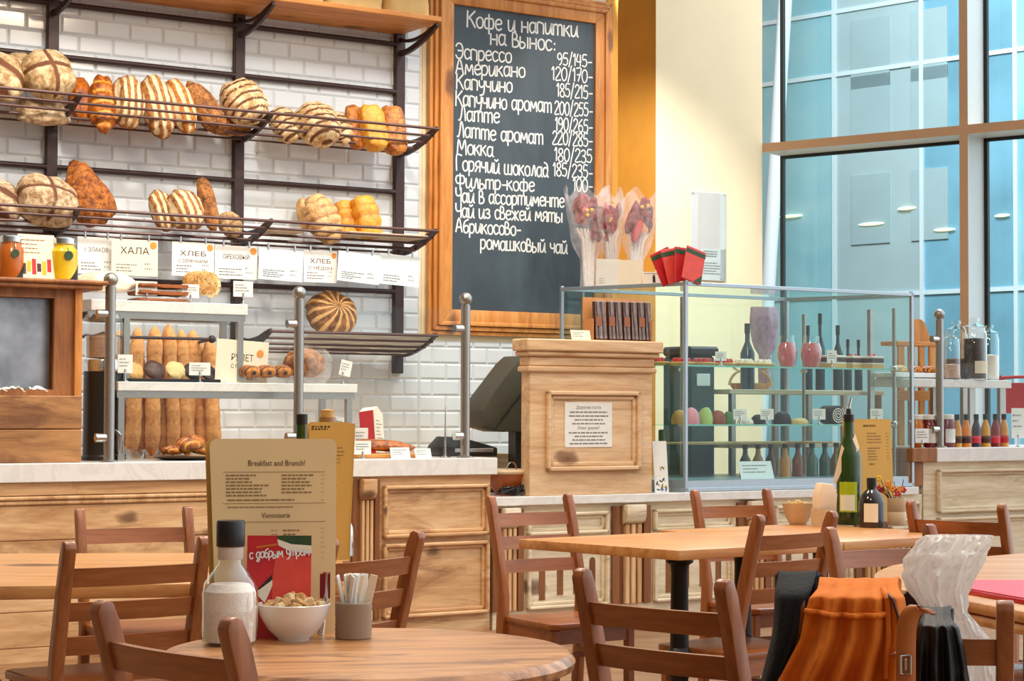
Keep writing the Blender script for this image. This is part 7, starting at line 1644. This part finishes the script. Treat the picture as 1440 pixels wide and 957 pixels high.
# ---------------------------------------------------------------- right table and draped chair
rf0, rf1, rf2, rf3 = P_z(1352, 834, ZN4), P_z(1452, 852, ZN4), P_z(1475, 822, ZN4), P_z(1362, 822, ZN4)
c5 = (rf0 + rf1 + rf2 + rf3) / 4; c5.z = ZN4
fo = thing('red_folder', 'shiny red folder lying on the right table', 'folder', c5, 0)
m = MB(); m.prism([((q_ - c5).x, (q_ - c5).y) for q_ in (rf0, rf1, rf2, rf3)], .0, .012, 'xy', None, .002); m.build('cover', plain('glossy_red_plastic', srgb(196, 22, 40), .12, 0, .06, 8, spec=.8), fo)
m = MB(); m.prism([((q_ - c5).x * .93, (q_ - c5).y * .93) for q_ in (rf0, rf1, rf2, rf3)], .0125, .0145, 'xy'); m.build('upper_sheet', M_pinkpl, fo)
# chair frame of the draped chair: use its position for the clothes
dc = [o for o in COL.objects if o.get('label', '').startswith('wooden ladder back chair with the orange')][0]
DM = Matrix.Translation(dc.location) @ Matrix.Rotation(dc.rotation_euler.z, 4, 'Z')
# sight lines met on an upright plane just this side of the chair back
bdir = Vector((-math.sin(dc.rotation_euler.z), math.cos(dc.rotation_euler.z), 0))     # backwards, towards the viewer
def cpl(px, py, off):
    return P_pl(px, py, Vector((dc.location.x, dc.location.y, 0)) + bdir * (.09 + off), bdir)
def cloth(name, label, cat, rows, off, thick, mat, folds=5, fa=.012, seed=0, back=.09, extra=None, top_round=True):
    """rows: (y, xl, xr) outline of the hanging front; the cloth rolls over the chair back and hangs behind."""
    P = [(cpl(xl, y, off), cpl(xr, y, off)) for y, xl, xr in rows]; n = len(P); base = P[0][0].copy(); base.z = P[-1][0].z
    t = thing(name, label, cat, base, 0)
    def fn(a, b_):
        k = b_ * (n - 1); i = min(n - 2, int(k)); f = k - i
        L = P[i][0].lerp(P[i + 1][0], f); Rr = P[i][1].lerp(P[i + 1][1], f); p = L.lerp(Rr, a)
        w_ = fa * (.25 + .75 * b_) * (math.sin(folds * math.pi * 2 * a + seed + 1.2 * b_ + 2 * noise.noise(Vector((a * 2, b_ * 1.5, seed)))) + .9 * noise.noise(Vector((a * 6, b_ * 3, seed))))
        edge = -.035 * (abs(2 * a - 1) ** 4)
        rl = -.06 * max(0, 1 - b_ * 7) ** 2 if top_round else 0
        return p + bdir * (w_ + edge + rl) - base
    def fa_(a, b_):
        b_ = -.35 + 1.35 * b_
        if b_ >= 0: return fn(a, b_)
        g = min(1, -b_ / .12); h_ = max(0, -b_ - .12)
        return fn(a, 0) - bdir * (.10 * math.sin(g * 1.57)) + Vector((0, 0, .016 * math.sin(g * 3.14) - 1.1 * h_))
    m = MB(); m.grid(fa_, 60, 60, None, thick); m.build('cloth', mat, t, sharp=80)
    return t, base, fn
jk, jb, jf = cloth('jacket', 'orange fleece jacket hung over the chair back with stand up collar', 'jacket',
    [(832, 1147, 1262), (842, 1137, 1272), (868, 1130, 1276), (900, 1124, 1279), (930, 1108, 1281), (957, 1094, 1284), (1010, 1082, 1288), (1080, 1078, 1290)], .05, .006, M_fabric_o, 4.5, .03, 1)
# yoke seam and zipped pocket
m = MB(); m.tube([jf(a, .24 + .03 * math.sin(3 * a)) + bdir * .006 for a in [k / 24 * .78 for k in range(25)]], .0055, 8); m.build('yoke_seam', M_fabric_o, jk)
m = MB(); m.tube([jf(.82 - .02 * b_ + .0, b_) + bdir * .008 for b_ in [k / 20 * .7 for k in range(21)]], .006, 8); m.build('front_band', M_fabric_o, jk)
m = MB(); m.tube([jf(.86 + .12 * b_, .06 + b_ * .5) + bdir * .007 for b_ in [k / 20 for k in range(21)]], .003, 6); m.build('zip', M_choc, jk)
m = MB(); m.tube([jf(.84 + .14 * b_, .52 - .03 * b_) + bdir * .008 for b_ in [k / 10 for k in range(11)]], .005, 6); m.build('pocket_seam', M_leather, jk)
cloth('scarf', 'black knitted scarf hanging over the left corner of the chair with the jacket', 'scarf',
    [(822, 1088, 1142), (850, 1087, 1134), (890, 1085, 1124), (930, 1075, 1112), (957, 1068, 1104), (1020, 1058, 1094)], .02, .012, M_fabric_k, 2, .006, 3)
cloth('black_coat', 'black quilted coat hanging over the chair back right of the leather strap', 'coat',
    [(874, 1296, 1338), (884, 1290, 1349), (910, 1287, 1356), (935, 1286, 1360), (957, 1286, 1364), (1040, 1284, 1368)], .04, .008, M_fabric_d, 3.5, .016, 5)
st = [(1274, 957), (1274, 915), (1275, 885), (1279, 866), (1287, 856), (1296, 855), (1305, 862)]
sp = [cpl(x, y, .085) for x, y in st] ; sp = [cpl(1274, 1040, .085)] + sp; sb_ = sp[0].copy(); lb_ = thing('leather_bag', 'tan leather bag strap with metal buckle between the jacket and the black coat', 'bag', sb_, 0)
m = MB(); ps = [Vector(q_) - sb_ for q_ in catmull([tuple(v) for v in sp], 5)]; hwd = 11 * sp[0].y / F
dx = Vector((math.cos(dc.rotation_euler.z + math.pi), math.sin(dc.rotation_euler.z + math.pi), 0))
def stf(a, b_):
    k = b_ * (len(ps) - 1); i = min(len(ps) - 2, int(k)); q = ps[i].lerp(ps[i + 1], k - i); return q + dx * hwd * (a - .5) * 2 + bdir * .006 * (1 - (2 * a - 1) ** 2)
m.grid(stf, 10, 44, None, .006); m.build('strap', M_leather, lb_, sharp=70)
pb_ = cpl(1274, 934, .10) - sb_; s = unit(cpl(1274, 934, .1)); m = MB(); Mx = Matrix.Translation(pb_) @ Matrix.Rotation(dc.rotation_euler.z + math.pi, 4, 'Z')
m.tube([(x * s, 0, z * s) for x, z in ((-7, -13), (7, -13), (7, 13), (-7, 13))], .0035, 8, True, M=Mx); m.box((0, .0, 0), (3 * s, .006, 16 * s), .001, Mx); m.build('buckle', M_chrome, lb_)
# dark lid-like corner of a laptop case behind
ws = [P_pl(x, y, Vector((dc.location.x, dc.location.y, 0)) - bdir * .25, bdir) for x, y in ((1238, 866), (1282, 826), (1298, 862), (1300, 900), (1240, 900))]
wb_ = ws[-1].copy(); m = MB()
v = [q_ - wb_ for q_ in ws] + [q_ - wb_ - bdir * .05 for q_ in ws]; n = len(ws)
m._add(v, [tuple(range(n)), tuple(range(n, 2 * n))[::-1]] + [(i, (i + 1) % n, n + (i + 1) % n, n + i) for i in range(n)])
ext = m
tag(ext.build('black_case', M_black, None, wb_), 'corner of a black case sticking up between the jacket and the plastic bag', 'case')
# white plastic bag with flared top, standing on the seat
def bagp(px, py, off=-.2): return P_pl(px, py, Vector((dc.location.x, dc.location.y, 0)) + bdir * off, bdir)
prof = [(752, 1302, 1393), (762, 1290, 1395), (785, 1274, 1385), (810, 1272, 1370), (835, 1284, 1358), (860, 1300, 1360), (874, 1308, 1372), (900, 1300, 1392), (960, 1285, 1405), (1040, 1280, 1405), (1075, 1290, 1395)]
bb = bagp(1340, 1075); zseat = .462; bb.z = zseat
pbg = thing('plastic_bag', 'crumpled thin white plastic bag with flared open top on the chair seat', 'bag', bb, 0); ring = [(bagp(l, y), bagp(r_, y)) for y, l, r_ in prof]
def bagf(a, b_):
    k = b_ * (len(ring) - 1); i = min(len(ring) - 2, int(k)); f = k - i; L = ring[i][0].lerp(ring[i + 1][0], f); Rr = ring[i][1].lerp(ring[i + 1][1], f)
    c_ = (L + Rr) / 2; h = (Rr - L) / 2; an = 2 * math.pi * a; dpt = h.length * (.55 if b_ > .15 else .4)
    q = c_ + h * math.cos(an) + bdir * dpt * math.sin(an)
    cr = noise.noise(Vector((4 * math.cos(an), 4 * math.sin(an), b_ * 5))) + .7 * noise.noise(Vector((9 * math.cos(an), 9 * math.sin(an), b_ * 12))) + .45 * math.sin(an * 9 + 3 * noise.noise(Vector((an, b_ * 2, 0)))) * max(0, 1 - abs(b_ - .5) * 3) + .5 * noise.noise(Vector((17 * math.cos(an), 17 * math.sin(an), b_ * 22)))
    q = q + (q - c_) * .11 * cr + bdir * .014 * cr
    q.z = max(q.z, zseat + .003); return q - bb
m = MB(); m.grid(bagf, 90, 60); m.build('bag_film', M_bag, pbg, sharp=50)
# ================================================================ LIGHT
w = bpy.data.worlds.new('sky'); sc.world = w; w.use_nodes = True
t = w.node_tree; bg = t.nodes['Background']
tc = t.nodes.new('ShaderNodeTexCoord'); vd = t.nodes.new('ShaderNodeVectorMath'); vd.operation = 'DOT_PRODUCT'; vd.inputs[1].default_value = (0.72, 0.38, 0.58)
lk(t, tc, 'Generated', vd, 0)
mr = t.nodes.new('ShaderNodeMapRange'); mr.inputs['From Min'].default_value = -0.6; mr.inputs['From Max'].default_value = 1.0
lk(t, vd, 'Value', mr, 'Value')
r = ramp(t, [(0.0, (0.10, 0.07, 0.045, 1)), (0.45, (0.32, 0.285, 0.25, 1)), (1.0, (1.35, 1.44, 1.52, 1))]); lk(t, mr, 'Result', r, 'Fac'); lk(t, r, 'Color', bg, 'Color')
bg.inputs[1].default_value = 1.0
def area(name, loc, tgt, size, power, col, sy=None):
    l = bpy.data.lights.new(name, 'AREA'); l.energy = power; l.color = col; l.size = size
    if sy: l.shape = 'RECTANGLE'; l.size_y = sy
    o = bpy.data.objects.new(name, l); COL.objects.link(o); o.location = loc
    o.rotation_euler = (Vector(tgt) - Vector(loc)).to_track_quat('-Z', 'Y').to_euler(); return o
def spot(name, loc, tgt, power, col, ang=60, blend=.6, r=.06):
    l = bpy.data.lights.new(name, 'SPOT'); l.energy = power; l.color = col; l.spot_size = R(ang); l.spot_blend = blend; l.shadow_soft_size = r
    o = bpy.data.objects.new(name, l); COL.objects.link(o); o.location = loc
    o.rotation_euler = (Vector(tgt) - Vector(loc)).to_track_quat('-Z', 'Y').to_euler(); return o
WARM = (1.0, .91, .80)
# ceiling spots over the bread wall
for u in (-1.6, -.4, .8, 2.0):
    spot('ceiling_spot', W(u, 1.9, 4.2), W(u + .1, .3, 2.0), 95, WARM, 75, .8, .1)
spot('ceiling_spot', W(3.2, 1.6, 4.1), W(3.0, -.5, 2.4), 60, WARM, 60)
spot('ceiling_spot', W(3.4, .2, 4.2), W(4.4, -2.0, 2.4), 420, WARM, 70)
# ceiling lamps over the tables
for x, y, e in ((-1.4, 6.4, 40), (.2, 4.4, 26), (1.5, 7.4, 34), (-.4, 8.6, 40)):
    area('ceiling_lamp', (x, y, 4.0), (x, y, 0), .6, e, (1, .80, .56))
# added area lamp in place of the open sky, brightening the building across
area('facade_fill_light', G0 + B * 1.0 - NB * 1.2 + Vector((0, 0, 8.5)), FP + FB * 4 + Vector((0, 0, 2.0)), 6.0, 900, (.92, .97, 1.0), 3.0)
sc.view_settings.view_transform = 'Standard'; sc.view_settings.look = 'None'; sc.view_settings.gamma = 1.0; sc.view_settings.exposure = 0.5
sc.view_settings.use_curve_mapping = False
sc.cycles.max_bounces = 8; sc.cycles.transparent_max_bounces = 32; sc.cycles.sample_clamp_indirect = 6
